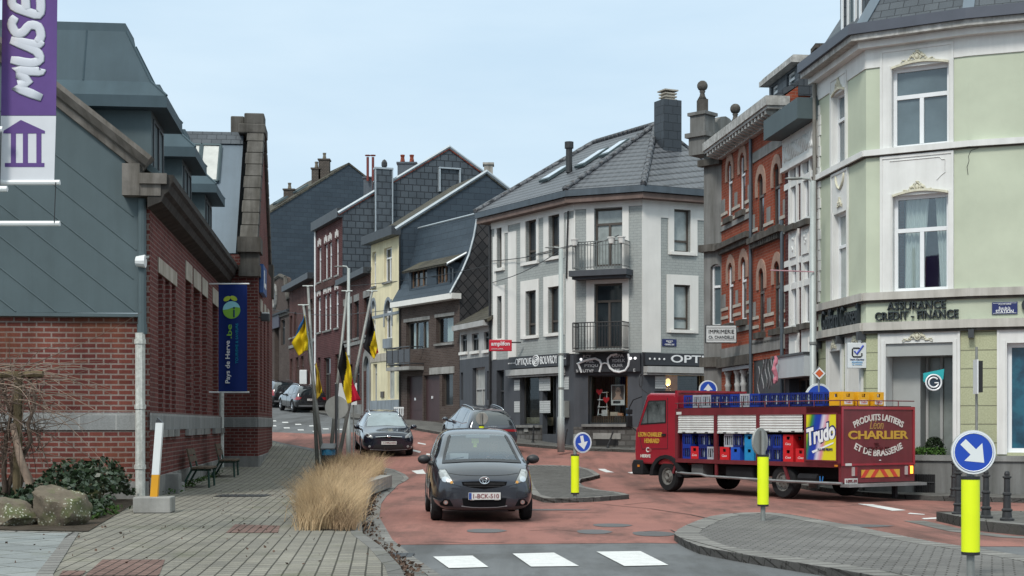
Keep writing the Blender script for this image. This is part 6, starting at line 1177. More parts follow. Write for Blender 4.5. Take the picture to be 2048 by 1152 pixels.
def wheel(T, x, y, r, w=.19, rm=None, spokes=5):
    sg = 1 if y > 0 else -1; m = MB(); m.lathe([(r*.64, -w/2), (r*.92, -w/2), (r, -w/2+.035), (r, w/2-.035), (r*.92, w/2), (r*.64, w/2)], (x, y, r), 28, 'Y', cap=False); o = m.build('wheel', tyre_m, T, smooth=False)
    m = MB(); f = y+sg*(w/2-.012); m.lathe([(r*.66, -.01), (r*.62, .012), (.001, .012)] if False else [(r*.66, -.012*sg), (r*.655, .008*sg), (r*.60, .008*sg), (r*.58, -.012*sg)], (x, f, r), 28, 'Y', cap=False)
    for i in range(spokes):
        a = 2*math.pi*i/spokes+.3; d = Vector((math.cos(a), 0, math.sin(a))); t = Vector((-math.sin(a), 0, math.cos(a))); c = Vector((x, f, r)); m.prism([c+d*r*.10-t*.045, c+d*r*.61-t*.03, c+d*r*.61+t*.03, c+d*r*.10+t*.045], (0, sg*.012, 0))
    m.lathe([(r*.16, -.01), (r*.16, .02)], (x, f, r), 12, 'Y'); m.build('rim', rm or rim_m, o); m = MB(); m.lathe([(r*.64, -.005), (r*.64, .005)], (x, f-sg*.05, r), 20, 'Y'); m.build('brake_disc', plast, o)
def plate(T, bv, v, y, z, txt, w=.52, h=.115, off=.03, blue=True):
    x = cast(bv, v, y, z, 0).x+(off if v == 'F' else -off); s = 1 if v == 'F' else -1; m = MB(); m.box(x-.006, x+.006, y-w/2, y+w/2, z-h/2, z+h/2); o = m.build('licence_plate', plate_w, T)
    M = frameM((x+s*.006, y, z), (0, s, 0), (0, 0, 1)); q = M @ Matrix.Translation((.025, 0, 0)); lettering(txt, q, w*.80, h*.62, plate_red, o, ext=.002, bold=.01); m = MB()
    if blue: m.obox(M @ Vector((-w/2+.005, -h/2+.005, .001)), M.to_3x3() @ Vector((.045, 0, 0)), M.to_3x3() @ Vector((0, h-.01, 0)), M.to_3x3() @ Vector((0, 0, .002))); m.build('blue_strip', plain('plate_eu', (.02, .06, .25), .5, var=0), o)
def mirror(T, x, y, z, pm):
    sg = 1 if y > 0 else -1; m = MB(); m.sphere((x, y, z), .1, 14, sq=(.75, 1.12, .80)); m.tube([(x+.01, y-sg*.08, z-.05), (x+.04, y-sg*.2, z-.09)], [.04, .035], 8); m.build('door_mirror', pm, T, smooth=True)
def rails(T, x0, x1, y, bv, mat):
    for sg in (-1, 1):
        q = []
        for i in range(13): t = i/12; x = x0+(x1-x0)*t; h = bv.ray_cast(Vector((x, sg*y, 4)), Vector((0, 0, -1)))[0]; q.append(h+Vector((0, 0, .05*min(1, 8*min(t, 1-t)))))
        MB().tube(q, .018, 6).build('roof_rail', mat, T, smooth=True)
def place(T, cx, cy, ang): T.location = (cx, cy, g(cy)); T.rotation_euler = (0, -math.atan((g(cy+1.2)-g(cy-1.2))/2.4*math.sin(ang)), ang)
HEAD = lambda vx, vy: math.atan2(vy, vx)
# ---------------------------------------------------------------- small hatchback with a driver, coming towards the camera
def hatchback():
    T = thing('hatchback_car', 'dark grey hatchback with its driver coming towards the zebra crossing', 'car', local=True); pm = paint('charcoal_paint', (.028, .031, .042))
    st = [(2.005, .30, .40, .46, .46, .62, .44, .66, .36, .02), (1.985, .23, .60, .47, .66, .66, .60, .70, .46, .03), (1.90, .19, .69, .49, .755, .74, .68, .79, .54, .035), (1.72, .18, .74, .52, .81, .83, .74, .88, .60, .045), (1.42, .18, .82, .55, .84, .92, .775, .965, .64, .05), (1.12, .18, .83, .57, .848, .965, .79, 1.03, .665, .045), (1.0, .18, .83, .57, .848, .975, .79, 1.09, .655, .03), (.72, .18, .83, .57, .848, .985, .79, 1.25, .64, .03), (.36, .18, .83, .57, .848, .99, .79, 1.425, .60, .04), (.12, .18, .83, .57, .848, .995, .79, 1.475, .60, .045), (-.4, .18, .83, .57, .848, 1.0, .79, 1.495, .605, .045), (-.95, .18, .83, .57, .845, 1.01, .785, 1.475, .59, .045), (-1.35, .19, .77, .57, .83, 1.02, .765, 1.42, .52, .04), (-1.55, .22, .74, .57, .80, 1.01, .735, 1.28, .54, .02), (-1.70, .25, .70, .56, .765, .92, .71, 1.02, .60, .01), (-1.77, .30, .62, .55, .70, .76, .66, .80, .56, .01)]
    o, bv = hull(st, (1.23, -1.23), .295, 'body', pm, T)
    ws = [(-.655, .965), (-.60, 1.12), (-.515, 1.36), (-.47, 1.405), (0, 1.425), (.47, 1.405), (.515, 1.36), (.60, 1.12), (.655, .965), (.3, .985), (0, .99), (-.3, .985)]
    inside = lambda y, z: .985 < z < 1.385 and abs(y) < .60-(z-1.0)*.30
    b = bmesh.new(); b.from_mesh(o.data); dl = [f for f in b.faces if f.normal.x > .2 and f.calc_center_median().x > .2 and inside(f.calc_center_median().y, f.calc_center_median().z)]; bmesh.ops.delete(b, geom=dl, context='FACES'); b.to_mesh(o.data); b.free()
    overlay(bv, 'F', ws, glass_ws, 'windscreen', T, .004, .05)
    for k in (-1, 1): overlay(bv, 'F', [(k*.66, .955), (k*.655, .965), (k*.52, 1.37), (k*.475, 1.415), (k*.46, 1.39), (k*.60, 1.0)], plast, 'windscreen_pillar_trim', T, .008, .04)
    overlay(bv, 'F', [(-.66, .95), (-.3, .972), (0, .978), (.3, .972), (.66, .95), (.64, .995), (.3, 1.012), (0, 1.018), (-.3, 1.012), (-.64, .995)], plast, 'cowl', T, .009, .04)
    for v in 'LR': overlay(bv, v, [(.78, 1.035), (.30, 1.36), (.05, 1.40), (-.12, 1.41), (-.12, 1.03)], glass_car, 'side_window', T, .004); overlay(bv, v, [(-.17, 1.03), (-.17, 1.41), (-.95, 1.39), (-1.2, 1.30), (-1.12, 1.05)], glass_car, 'side_window', T, .004); seam(bv, v, [(.82, .98), (.80, .45), (.66, .30), (-.14, .28), (-.15, 1.0)], T); seam(bv, v, [(-.16, .28), (-.75, .28), (-1.0, .62), (-1.1, 1.02)], T); overlay(bv, v, [(-.02, .86), (-.02, .89), (.14, .90), (.14, .87)], pm, 'door_handle', T, .02)
    overlay(bv, 'B', [(-.5, 1.06), (.5, 1.06), (.44, 1.34), (-.44, 1.34)], glass_car, 'rear_window', T)
    for k in (-1, 1):
        h = [(k*.475, .62), (k*.60, .645), (k*.715, .72), (k*.735, .80), (k*.72, .855), (k*.61, .86), (k*.575, .80), (k*.52, .70)]
        hl = overlay(bv, 'F', h, plast, 'headlight', T, .006, .03); overlay(bv, 'F', [(k*x, z) for x, z in ((.49, .63), (.60, .655), (.70, .72), (.722, .80), (.708, .845), (.62, .85), (.585, .79), (.53, .70))], lamp_m, 'headlight_lens', hl, .010, .03); overlay(bv, 'F', [(k*(.625+.055*math.cos(a*.785)), .70+.045*math.sin(a*.785)) for a in range(8)], chrome, 'headlight_bulb', hl, .014, .03); overlay(bv, 'F', [(k*(.53+.025*math.cos(a*.785)), .655+.022*math.sin(a*.785)) for a in range(8)], plain('indicator_amber', (.55, .28, .06), .3, var=.1), 'indicator_lens', hl, .014, .03)
        fs = overlay(bv, 'F', [(k*.50, .27), (k*.70, .28), (k*.72, .32), (k*.64, .39), (k*.56, .38)], grl, 'fog_light_housing', T, .005, .03); overlay(bv, 'F', [(k*(.62+.036*math.cos(a*.6283)), .335+.036*math.sin(a*.6283)) for a in range(10)], chrome, 'fog_light', fs, .012, .02); overlay(bv, 'F', [(k*(.62+.02*math.cos(a*.785)), .335+.02*math.sin(a*.785)) for a in range(8)], lamp_m, 'fog_light_lens', fs, .016, .02); mirror(T, .70, k*.93, 1.0, plast)
    overlay(bv, 'F', [(-.37, .665), (-.35, .605), (-.22, .575), (0, .545), (.22, .575), (.35, .605), (.37, .665), (.2, .672), (0, .675), (-.2, .672)], grl, 'grille', T, .006, .04)
    m = MB()
    for z in (.59, .615, .64): y = .33 if z > .6 else .26; m.tube([cast(bv, 'F', y*(i/6-1), z, .012) for i in range(13)], .005, 4)
    m.build('grille_bars', metal_dk, T)
    overlay(bv, 'F', [(-.36, .40), (-.34, .28), (-.2, .262), (0, .258), (.2, .262), (.34, .28), (.36, .40), (0, .405)], grl, 'lower_grille', T, .006, .04); seam(bv, 'F', [(-.37, .272), (-.2, .25), (0, .247), (.2, .25), (.37, .272)], T, 'bumper_trim', .008, plain('trim_grey', (.25, .25, .26), .4, .3, var=0)); seam(bv, 'F', [(-.56, .80), (-.4, .775), (-.2, .765), (0, .762), (.2, .765), (.4, .775), (.56, .80)], T, 'bonnet_seam')
    m = MB()
    for k in (-1, 1): m.tube([(1.05, k*.60, .99), (.97, k*.2-.1, 1.035), (.965, k*.05-.22, 1.04)], .010, 5)
    m.build('wiper', black, T)
    c = cast(bv, 'F', 0, .685, .012); m = MB(); E = lambda a, b_, cy=0, cz=0: [(c.x+.012, c.y+cy+a*math.cos(i*.349), c.z+cz+b_*math.sin(i*.349)) for i in range(19)]; m.tube(E(.078, .054), .0085, 5); m.tube(E(.030, .046), .007, 5); m.tube(E(.056, .020, 0, .022), .007, 5); m.build('emblem', chrome, T)
    plate(T, bv, 'F', 0, .435, '1-BCK-510'); m = MB(); x = cast(bv, 'F', 0, .37, .012).x
    for k in (-1, 1): m.box(x-.01, x, k*.2-.035, k*.2+.035, .365, .378)
    m.build('plate_bracket', plate_w, T)
    for x in (1.23, -1.23):
        for k in (-1, 1): wheel(T, x, k*.745, .295, .18)
    # inside: dashboard, seats, steering wheel
    m = MB(); m.box(-.9, 1.0, -.68, .68, .25, .32); m.box(-1.0, -.95, -.66, .66, .3, 1.15); m.build('cabin_floor', black, T); m = MB(); m.prism([(1.02, -.66, .96), (.55, -.66, .98), (.5, -.66, .70), (1.02, -.66, .6)], (0, 1.32, 0)); m.build('dashboard', plain('dash', (.10, .10, .10), .8, var=.1), T)
    for k in (-1, 1): m = MB(); m.box(-.45, .1, k*.34-.23, k*.34+.23, .35, .55); m.prism([(-.35, k*.34-.22, .55), (-.2, k*.34-.22, .55), (-.38, k*.34-.22, 1.05), (-.5, k*.34-.22, 1.05)], (0, .44, 0)); m.box(-.47, -.38, k*.34-.11, k*.34+.11, 1.08, 1.26); m.build('seat', plain('seat_cloth', (.12, .125, .135), .9, var=.15), T, bevel=.03)
    m = MB(); m.tube([(.42+.1*math.sin(a*.3142)*.6, .34+.17*math.cos(a*.3142), .93+.16*math.sin(a*.3142)) for a in range(21)], .016, 6); m.build('steering_wheel', black, T); m = MB(); m.obox((.80, -.5, 1.0), (-.16, 0, -.0), (0, .32, 0), (0, 0, .10)); m.build('dashboard_paper', plain('paper', (.5, .5, .48), .8, var=.05), T)
    m = MB(); m.box(.40, .43, -.10, .02, 1.27, 1.35); m.tube([(.40, -.04, 1.27), (.40, -.04, 1.2)], .035, 6); m.build('rear_view_mirror', plain('acid_tag', (.55, .75, .05), .6, var=0), T)
    place(T, -.635, 25.92, HEAD(math.sin(R(5.4)), -math.cos(R(5.4))))
    d = driver(T); return T
def skin_body(name, verts, edges, rad, mat, loc, rotz, sub=2):
    me = bpy.data.meshes.new(name); me.from_pydata(verts, edges, []); o = bpy.data.objects.new(name, me); col.objects.link(o); o.modifiers.new('skin', 'SKIN')
    if not me.skin_vertices: 
        with bpy.context.temp_override(object=o, active_object=o): pass
    sv = me.skin_vertices[0] if me.skin_vertices else me.attributes
    for i, r in enumerate(rad): sv.data[i].radius = (r, r) if not isinstance(r, tuple) else r
    sv.data[0].use_root = True; md = o.modifiers.new('sub', 'SUBSURF'); md.levels = md.render_levels = sub; bpy.context.view_layer.update()
    m2 = bpy.data.meshes.new_from_object(o.evaluated_get(bpy.context.evaluated_depsgraph_get())); o.modifiers.clear(); o.data = m2; m2.materials.clear(); m2.materials.append(mat)
    for p in m2.polygons: p.use_smooth = True
    o.location = loc; o.rotation_euler = (0, 0, rotz); return o
def driver(T):
    # seated figure: pelvis, spine, neck, head, arms to the wheel, thighs and shins
    V = [(-.22, .34, .58), (-.28, .34, .78), (-.32, .34, .98), (-.31, .34, 1.10), (-.29, .34, 1.16), (-.27, .34, 1.24), (-.27, .34, 1.315),
         (-.31, .52, 1.02), (-.05, .56, .88), (.22, .50, .98), (.36, .49, 1.00), (-.31, .16, 1.02), (-.05, .12, .88), (.22, .18, .98), (.36, .19, 1.00), (.15, .46, .60), (.45, .46, .36), (.15, .22, .60), (.45, .22, .36)]
    E = [(0, 1), (1, 2), (2, 3), (3, 4), (4, 5), (5, 6), (2, 7), (7, 8), (8, 9), (9, 10), (2, 11), (11, 12), (12, 13), (13, 14), (0, 15), (15, 16), (0, 17), (17, 18)]
    r = [(.15, .12), (.15, .11), (.16, .11), .065, .062, (.082, .095), (.07, .085), .07, .05, .04, .03, .07, .05, .04, .03, .085, .06, .085, .06]
    o = skin_body('person', V, E, r, plain('driver_skin', (.40, .25, .19), .6, var=.05), T.location, T.rotation_euler[2]); tag(o, 'driver in a pale blue top at the wheel of the dark grey hatchback', 'person')
    bv = None; m = MB()
    m.sphere((-.30, .34, 1.325), .105, 14, sq=(.95, .86, .82)); h = m.build('hair', plain('hair_grey', (.16, .13, .10), .9, var=.2), o, smooth=True)
    top = skin_body('jumper', [V[i] for i in (0, 1, 2, 7, 8, 9, 11, 12, 13)], [(0, 1), (1, 2), (2, 3), (3, 4), (4, 5), (2, 6), (6, 7), (7, 8)], [(.165, .135), (.17, .13), (.18, .125), .085, .066, .054, .085, .066, .054], plain('jumper', (.30, .38, .42), .9, var=.1), (0, 0, 0), 0); top.parent = o
    m = MB()
    for k in (-1, 1): m.sphere((-.175, .34+k*.032, 1.262), .013, 8)
    m.build('eyes', black, o, smooth=True); m = MB(); m.sphere((-.165, .34, 1.235), .02, 8, sq=(.9, .7, 1.2)); m.build('nose', MT['driver_skin'], o, smooth=True); m = MB(); m.sphere((-.172, .34, 1.20), .022, 8, sq=(.4, 1.2, .35)); m.build('mouth', plain('lip', (.3, .11, .1), .6, var=0), o)
    m = MB()
    for sy in (.49, .19):
        for q in range(4): z = 1.035-.022*q; m.tube([(.35, sy-.02, z-.01), (.40, sy-.012, z), (.425, sy+.015, z), (.405, sy+.035, z-.005)], [.011, .0105, .010, .008], 6)
        m.tube([(.35, sy+.02, 1.02), (.39, sy+.05, 1.04), (.41, sy+.045, 1.06)], [.012, .011, .009], 6)
    m.build('fingers', MT['driver_skin'], o, smooth=True); return o
# ---------------------------------------------------------------- bigger cars share one builder
def bigcar(name, label, pm, L_, W_, H_, wb, fo, wr, hood, kindc, front=True):
    T = thing(name, label, 'car', local=True); hw = W_/2; a = wb/2; xf = a+fo; xr = xf-L_; B = .60*H_; cw = xf-hood; rt = H_-.045
    st = [(xf, .32, hw*.5, .50, hw*.58, hood_z(B)-.2, hw*.55, hood_z(B)-.16, hw*.45, .02), (xf-.03, .24, hw*.72, .50, hw*.80, hood_z(B)-.14, hw*.74, hood_z(B)-.09, hw*.56, .03), (xf-.14, .20, hw*.84, .54, hw*.92, hood_z(B)-.08, hw*.86, hood_z(B)-.02, hw*.66, .035), (xf-.40, .2, hw*.96, .58, hw*.99, B-.10, hw*.91, B-.04, hw*.72, .04), (cw+.15, .2, hw*.98, .6, hw*1.01, B, hw*.93, B+.05, hw*.78, .04), (cw-.02, .2, hw*.98, .6, hw*1.01, B+.01, hw*.93, B+.12, hw*.76, .03), (cw-.40, .2, hw*.98, .6, hw*1.01, B+.015, hw*.93, B+(rt-B)*.58, hw*.70, .03), (cw-.78, .2, hw*.98, .6, hw*1.01, B+.02, hw*.93, rt-.05, hw*.64, .04), (cw-1.1, .2, hw*.98, .6, hw*1.01, B+.025, hw*.93, rt, hw*.64, .045), (cw-1.8, .2, hw*.98, .6, hw*1.01, B+.03, hw*.93, rt-.005, hw*.64, .045), (xr+.95, .2, hw*.98, .6, hw, B+.045, hw*.92, rt-.05, hw*.63, .045)]
    if kindc == 'suv': st += [(xr+.50, .22, hw*.95, .62, hw*.99, B+.05, hw*.92, rt-.09, hw*.64, .04), (xr+.22, .25, hw*.93, .62, hw*.97, B+.04, hw*.90, B+.32, hw*.70, .02), (xr+.12, .27, hw*.86, .62, hw*.94, B-.0, hw*.86, B+.06, hw*.74, .01), (xr+.03, .3, hw*.8, .62, hw*.9, B-.18, hw*.84, B-.10, hw*.74, .01), (xr, .36, hw*.7, .58, hw*.82, B-.38, hw*.78, B-.34, hw*.7, .01)]
    else: st += [(xr+.42, .22, hw*.90, .6, hw*.96, B+.05, hw*.88, rt-.10, hw*.62, .04), (xr+.20, .25, hw*.88, .6, hw*.94, B+.03, hw*.86, B+.22, hw*.68, .02), (xr+.08, .27, hw*.84, .6, hw*.92, B-.05, hw*.84, B+.02, hw*.72, .01), (xr, .34, hw*.72, .56, hw*.82, B-.3, hw*.78, B-.26, hw*.7, .01)]
    o, bv = hull(st, (a, -a), wr, 'body', pm, T, .32, hw)
    wz0, wz1 = B+.06, rt-.09
    ov = lambda *k, **q: overlay(bv, *k, **q)
    wf = [(-hw*.74, B+.10), (-hw*.62, wz1+.0), (-hw*.56, rt-.05), (0, rt-.03), (hw*.56, rt-.05), (hw*.62, wz1), (hw*.74, B+.10), (0, B+.13)]
    ov('F', wf, plain('windscreen_sky', (.16, .215, .235), .05, var=.25, scale=2, spec=.9, coat=1) if front else glass_car, 'windscreen', T, .005, .08)
    for v in 'LR':
        ov(v, [(cw-.18, wz0+.02), (cw-.66, wz1-.02), (cw-.95, wz1+.01), (-.12, wz1+.02), (-.12, wz0)], glass_car, 'side_window', T, .005, .08); ov(v, [(-.17, wz0), (-.17, wz1+.02), (xr+1.25, wz1), (xr+1.15, wz0+.01)], glass_car, 'side_window', T, .005, .08); ov(v, [(xr+1.1, wz0+.01), (xr+1.2, wz1), (xr+.85, wz1-.06), (xr+.55, wz0+.06)], glass_car, 'side_window', T, .005, .08)
        for q in ([(cw-.1, B-.02), (cw-.12, .5), (cw-.2, .32), (-.14, .32), (-.14, B+.02)], [(-.16, .32), (-a+.45, .32), (-a+.3, .7), (-a+.25, B+.02)]): seam(bv, v, q, T)
        seam(bv, v, [(cw-.12, wz0+.0), (cw-.64, wz1), (cw-.95, wz1+.03), (-.4, wz1+.04), (xr+1.2, wz1+.02), (xr+.85, wz1-.04), (xr+.5, wz0+.05), (xr+1.1, wz0-.02), (0, wz0-.02), (cw-.12, wz0)], T, 'window_trim', .010, chrome); ov(v, [(a+wr+.12, .22), (a+wr+.12, .30), (-a-wr-.12, .30), (-a-wr-.12, .22)], plast, 'sill_trim', T, .008, .1)
        for xx in (.0, -.95): ov(v, [(xx, B-.14), (xx, B-.11), (xx+.2, B-.10), (xx+.2, B-.13)], pm, 'door_handle', T, .02)
    ov('B', [(-hw*.74, B+.05), (hw*.74, B+.05), (hw*.60, rt-.12), (0, rt-.09), (-hw*.60, rt-.12)], glass_car, 'rear_window', T, .006, .07)
    for k in (-1, 1): mirror(T, cw-.35, k*(hw+.10), B+.06, pm)
    for x in (a, -a):
        for k in (-1, 1): wheel(T, x, k*(hw-.115), wr, .22)
    return T, bv, hw, B, rt, xf, xr
def hood_z(B): return B-.04
def cars():
    hatchback()
    dk = paint('midnight_paint', (.009, .013, .028)); T, bv, hw, B, rt, xf, xr = bigcar('estate_car', 'dark blue estate car with roof rails coming down the hill behind the flagpoles', dk, 4.55, 1.82, 1.50, 2.65, .92, .315, 1.12, 'estate')
    for k in (-1, 1):
        h = overlay(bv, 'F', [(k*hw*.60, .66), (k*hw*.80, .68), (k*hw*.93, .80), (k*hw*.90, .86), (k*hw*.74, .80), (k*hw*.62, .73)], lamp_m, 'headlight', T, .008, .04); overlay(bv, 'F', [(k*hw*(.80+.05*math.cos(i*.785)), .755+.035*math.sin(i*.785)) for i in range(8)], chrome, 'headlight_bulb', h, .012, .03); overlay(bv, 'F', [(k*hw*(.72+.05*math.cos(i*.785)), .38+.04*math.sin(i*.785)) for i in range(8)], lamp_m, 'fog_light', T, .008, .03)
    overlay(bv, 'F', [(-hw*.5, .66), (hw*.5, .66), (hw*.48, .72), (0, .745), (-hw*.48, .72)], grl, 'grille', T, .006, .05); seam(bv, 'F', [(-hw*.5, .70), (0, .725), (hw*.5, .70)], T, 'grille_chrome', .016, chrome); overlay(bv, 'F', [(-hw*.62, .28), (hw*.62, .28), (hw*.5, .46), (-hw*.5, .46)], plast, 'lower_grille', T, .006, .05); seam(bv, 'F', [(-hw*.7, .27), (0, .24), (hw*.7, .27)], T, 'bumper_trim', .014, MT['trim_grey']); m = MB(); c = cast(bv, 'F', 0, .715, .02); m.sphere(c, .06, 12, sq=(.25, 1.4, .6)); m.build('oval_emblem', chrome, T, smooth=True); plate(T, bv, 'F', 0, .50, '1-NKJ-636', blue=False); rails(T, .45, -1.7, hw*.56, bv, chrome); seam(bv, 'F', [(-hw*.62, .80), (0, .84), (hw*.62, .80)], T, 'bonnet_seam'); place(T, -4.62, 53.0, HEAD(math.sin(R(10)), -math.cos(R(10))))
    gp_ = paint('slate_blue_paint', (.060, .068, .085)); T, bv, hw, B, rt, xf, xr = bigcar('suv_car', 'dark blue grey SUV with a full width red light strip driving away past the opticians', gp_, 4.90, 1.93, 1.63, 2.93, .90, .37, 1.25, 'suv')
    overlay(bv, 'B', [(-hw*.95, B-.10), (hw*.95, B-.10), (hw*.95, B-.19), (hw*.5, B-.17), (-hw*.5, B-.17), (-hw*.95, B-.19)], lamp_red, 'tail_light_strip', T, .008, .05); overlay(bv, 'B', [(-hw*.8, .30), (hw*.8, .30), (hw*.82, .44), (-hw*.82, .44)], plast, 'bumper_insert', T, .008, .06); seam(bv, 'B', [(-hw*.8, .46), (0, .44), (hw*.8, .46)], T, 'bumper_trim', .02, chrome); plate(T, bv, 'B', 0, B-.34, '1-YLM-702', blue=False); rails(T, .25, -1.75, hw*.56, bv, chrome); m = MB()
    for k in range(4): c = cast(bv, 'B', -.12+k*.08, B-.045, .008); m.tube([(c.x, c.y+.05*math.cos(i*.5236), c.z+.05*math.sin(i*.5236)) for i in range(13)], .006, 4)
    m.build('ring_badge', chrome, T); place(T, -1.28, 54.6, HEAD(-math.sin(R(14)), math.cos(R(14))))
    bk = paint('black_paint', (.022, .023, .027))
    for i, (nm, lab, x, y, an, sz) in enumerate((('suv_car', 'black compact SUV with silver bumper edge parked up the street by the brick terrace', -11.65, 82.0, 22, (4.45, 1.80, 1.55, 2.76)), ('suv_car', 'dark SUV with tall red tail lights parked ahead of the black compact SUV', -14.0, 88.5, 22, (4.40, 1.82, 1.60, 2.66)), ('parked_car', 'third dark parked car barely showing past the brick hall wing', -17.0, 96.5, 20, (4.3, 1.78, 1.48, 2.6)))):
        T, bv, hw, B, rt, xf, xr = bigcar(nm, lab, bk, sz[0], sz[1], sz[2], sz[3], .85, .345, 1.15, 'suv', False)
        for k in (-1, 1): overlay(bv, 'B', [(k*hw*.62, B-.10), (k*hw*.97, B-.06), (k*hw*.97, B-.24), (k*hw*.74, B-.22)] if i == 0 else [(k*hw*.80, B-.25), (k*hw*.97, B-.25), (k*hw*.94, B+.22), (k*hw*.82, B+.1)], lamp_red, 'tail_light', T, .012, .05)
        overlay(bv, 'B', [(-hw*.8, .34), (hw*.8, .34), (hw*.8, .42), (-hw*.8, .42)], MT['trim_grey'], 'bumper_trim', T, .01, .06); overlay(bv, 'B', [(-hw*.85, .26), (hw*.85, .26), (hw*.85, .335), (-hw*.85, .335)], plast, 'bumper_insert', T, .01, .06); plate(T, bv, 'B', 0, B-.22, '1-TAG-482', blue=False); rails(T, .2, -1.5, hw*.56, bv, chrome if i == 0 else plast); place(T, x, y, HEAD(-math.sin(R(an)), math.cos(R(an))))
cars()
# ================================================================ delivery truck and its crates
def truck():
    RL = Vector((6.67, 30, 0)); h = Vector((-.545, .838, 0)).normalized(); lf = Vector((-h.y, h.x, 0)); WD, LT = 2.15, 6.89
    T = thing('delivery_truck', 'dark red drinks delivery truck with white roller shutters and painted lettering on its tail', 'truck', (RL.x-lf.x*WD/2, RL.y-lf.y*WD/2, 0), math.atan2(h.y, h.x), local=True); hw = WD/2; T.location.z = .02
    red = plain('truck_red', (.31, .016, .030), .35, var=.10, scale=1.5, coat=.6, streak=.12); dred = plain('truck_maroon', (.155, .020, .027), .5, var=.16, scale=1.6, coat=.2, streak=.25); chas = plain('chassis_black', (.018, .018, .020), .7, var=.2); alu = plain('dull_alloy', (.30, .30, .30), .5, .5, var=.25, streak=.2)
    SF = Fc((RL+h*LT)[:2], RL[:2]); RF = Fc(RL[:2], (RL-lf*WD)[:2])
    sx = lambda zx, zy: (lambda q: (LT-q[0], q[1]))(SF.hit(1240+zx/3.303, 740+zy/3.303)); X = lambda zx: sx(zx, 300)[0]
    zt, zb = 1.98, .78; xb = X(366)
    def B(nm, m, *bx, bevel=0, par=T):
        b = MB()
        for q in bx: b.box(*q)
        return b.build(nm, m, par, bevel=bevel)
    # platform, roof deck, posts
    B('load_platform', dred, (0, xb, -hw, hw, zb-.09, zb)); B('body_roof', dred, (0, xb, -hw, hw, zt-.20, zt-.04)); xt = X(1222); posts = [X(628), X(908), xb-.03]
    for q in [(x-.05, x+.05, hw-.06, hw-.002, zb, zt-.2) for x in posts]+[(x-.05, x+.05, -hw, -hw+.06, zb, zt-.2) for x in posts]+[(xb-.04, xb, -hw+.06, hw-.06, zb, zt-.2), (xt-.03, xt+.03, hw-.06, hw-.002, zb, zt-.2)]: B('body_post', dred, q)
    B('centre_wall', plain('inner_dark', (.03, .012, .013), .8, var=.2), (.25, xb-.1, -.03, .0, zb, zt-.2))
    B('far_side_panel', dred, (0.05, xb-.05, -hw+.0, -hw+.03, zb, zt-.2))
    B('side_panel', dred, (0, xt-.03, hw-.05, hw, zb-.09, zt-.04)); B('rear_panel', dred, (-.012, .03, -hw, hw-.051, zb-.05, zt-.04)); B('tail_frame', red, (-.03, -.0125, -hw, -hw+.05, zb-.05, zt-.04), (-.03, -.0125, hw-.05, hw, zb-.05, zt-.04), (-.03, -.0125, -hw+.051, hw-.051, zt-.10, zt-.04), (-.03, -.0125, -hw+.051, hw-.051, zb-.05, zb-.01))
    # roller shutters, corrugated
    shm = plain('shutter_white', (.60, .605, .59), .5, var=.08, streak=.2)
    for a, b, zlo in ((372, 622, 412), (640, 898, 415), (917, 1200, 405)):
        x1, x0 = X(a), X(b); z0 = sx((a+b)/2, zlo)[1]; n = int((zt-.2-z0)/.052); b_ = MB(); pr = []
        for i in range(n*4+1): z = z0+(zt-.2-z0)*i/(n*4); pr.append((hw-.012-.014*abs(math.sin(math.pi*i/4)), z))
        for p, q in zip(pr, pr[1:]): b_.poly([(x0, p[0], p[1]), (x1, p[0], p[1]), (x1, q[0], q[1]), (x0, q[0], q[1])])
        b_.box(x0, x1, hw-.05, hw-.005, z0-.035, z0); s_ = b_.build('roller_shutter', shm, T, recalc=False); B('shutter_latch', metal_dk, *[((x0*(1-t)+x1*t)-.05, (x0*(1-t)+x1*t)+.05, hw-.005, hw+.004, z0-.024, z0-.008) for t in (.2, .5, .8)], par=s_)
    # top rail and headboard
    b = MB(); 
    for p in ([(.0, -hw, 2.06), (0, hw, 2.06), (xb, hw, 2.06)],): b.tube(p, .012, 6)
    for i in range(8): x = .02+(xb-.1)*i/7; b.tube([(x, hw, zt-.05), (x, hw, 2.06)], .012, 5)
    for y in (-.6, 0, .6): b.tube([(0, y, zt-.05), (0, y, 2.06)], .012, 5)
    b.build('top_rail', dred, T); B('headboard', red, (xb-.03, xb+.01, -hw, hw, zt-.04, 2.36), (xb-.06, xb-.031, -hw, hw, 2.31, 2.36), (xb-.06, xb-.031, hw-.05, hw, zt-.04, 2.309)); B('crate_deck', chas, (.05, xb-.05, -hw+.03, hw-.03, zt-.04, zt-.025))
    # cab
    xf = LT; prof = [(xb+.03, .62), (xb+.03, 2.22), (xb+.12, 2.30), (xf-.58, 2.32), (xf-.46, 2.26), (xf-.10, 1.52), (xf-.02, 1.46), (xf+.0, .95), (xf-.02, .70), (xf-.05, .62)]
    b = MB(); b.prism([(x, -hw+.06, z) for x, z in prof], (0, WD-.12, 0)); cab = b.build('cab', red, T, bevel=.05)
    def side(nm, m, pts, y0, y1, par=T, bevel=0): b = MB(); b.prism([(x, y0, z) for x, z in pts], (0, y1-y0, 0)); return b.build(nm, m, par, bevel=bevel)
    yL = hw-.06
    win = [(xb+.42, 1.60), (xb+.42, 2.14), (xf-.56, 2.14), (xf-.24, 1.56)]; side('door_window_frame', chas, win, yL+.001, yL+.008, cab); c = (sum(p[0] for p in win)/4, sum(p[1] for p in win)/4); side('door_window', plain('cab_glass', (.075, .085, .085), .06, var=.7, scale=3.5, spec=.8), [(c[0]+(x-c[0])*.92, c[1]+(z-c[1])*.9) for x, z in win], yL+.008, yL+.014, cab); B('window_bar', chas, (xf-.55, xf-.53, yL+.014, yL+.02, 1.6, 2.1), par=cab)
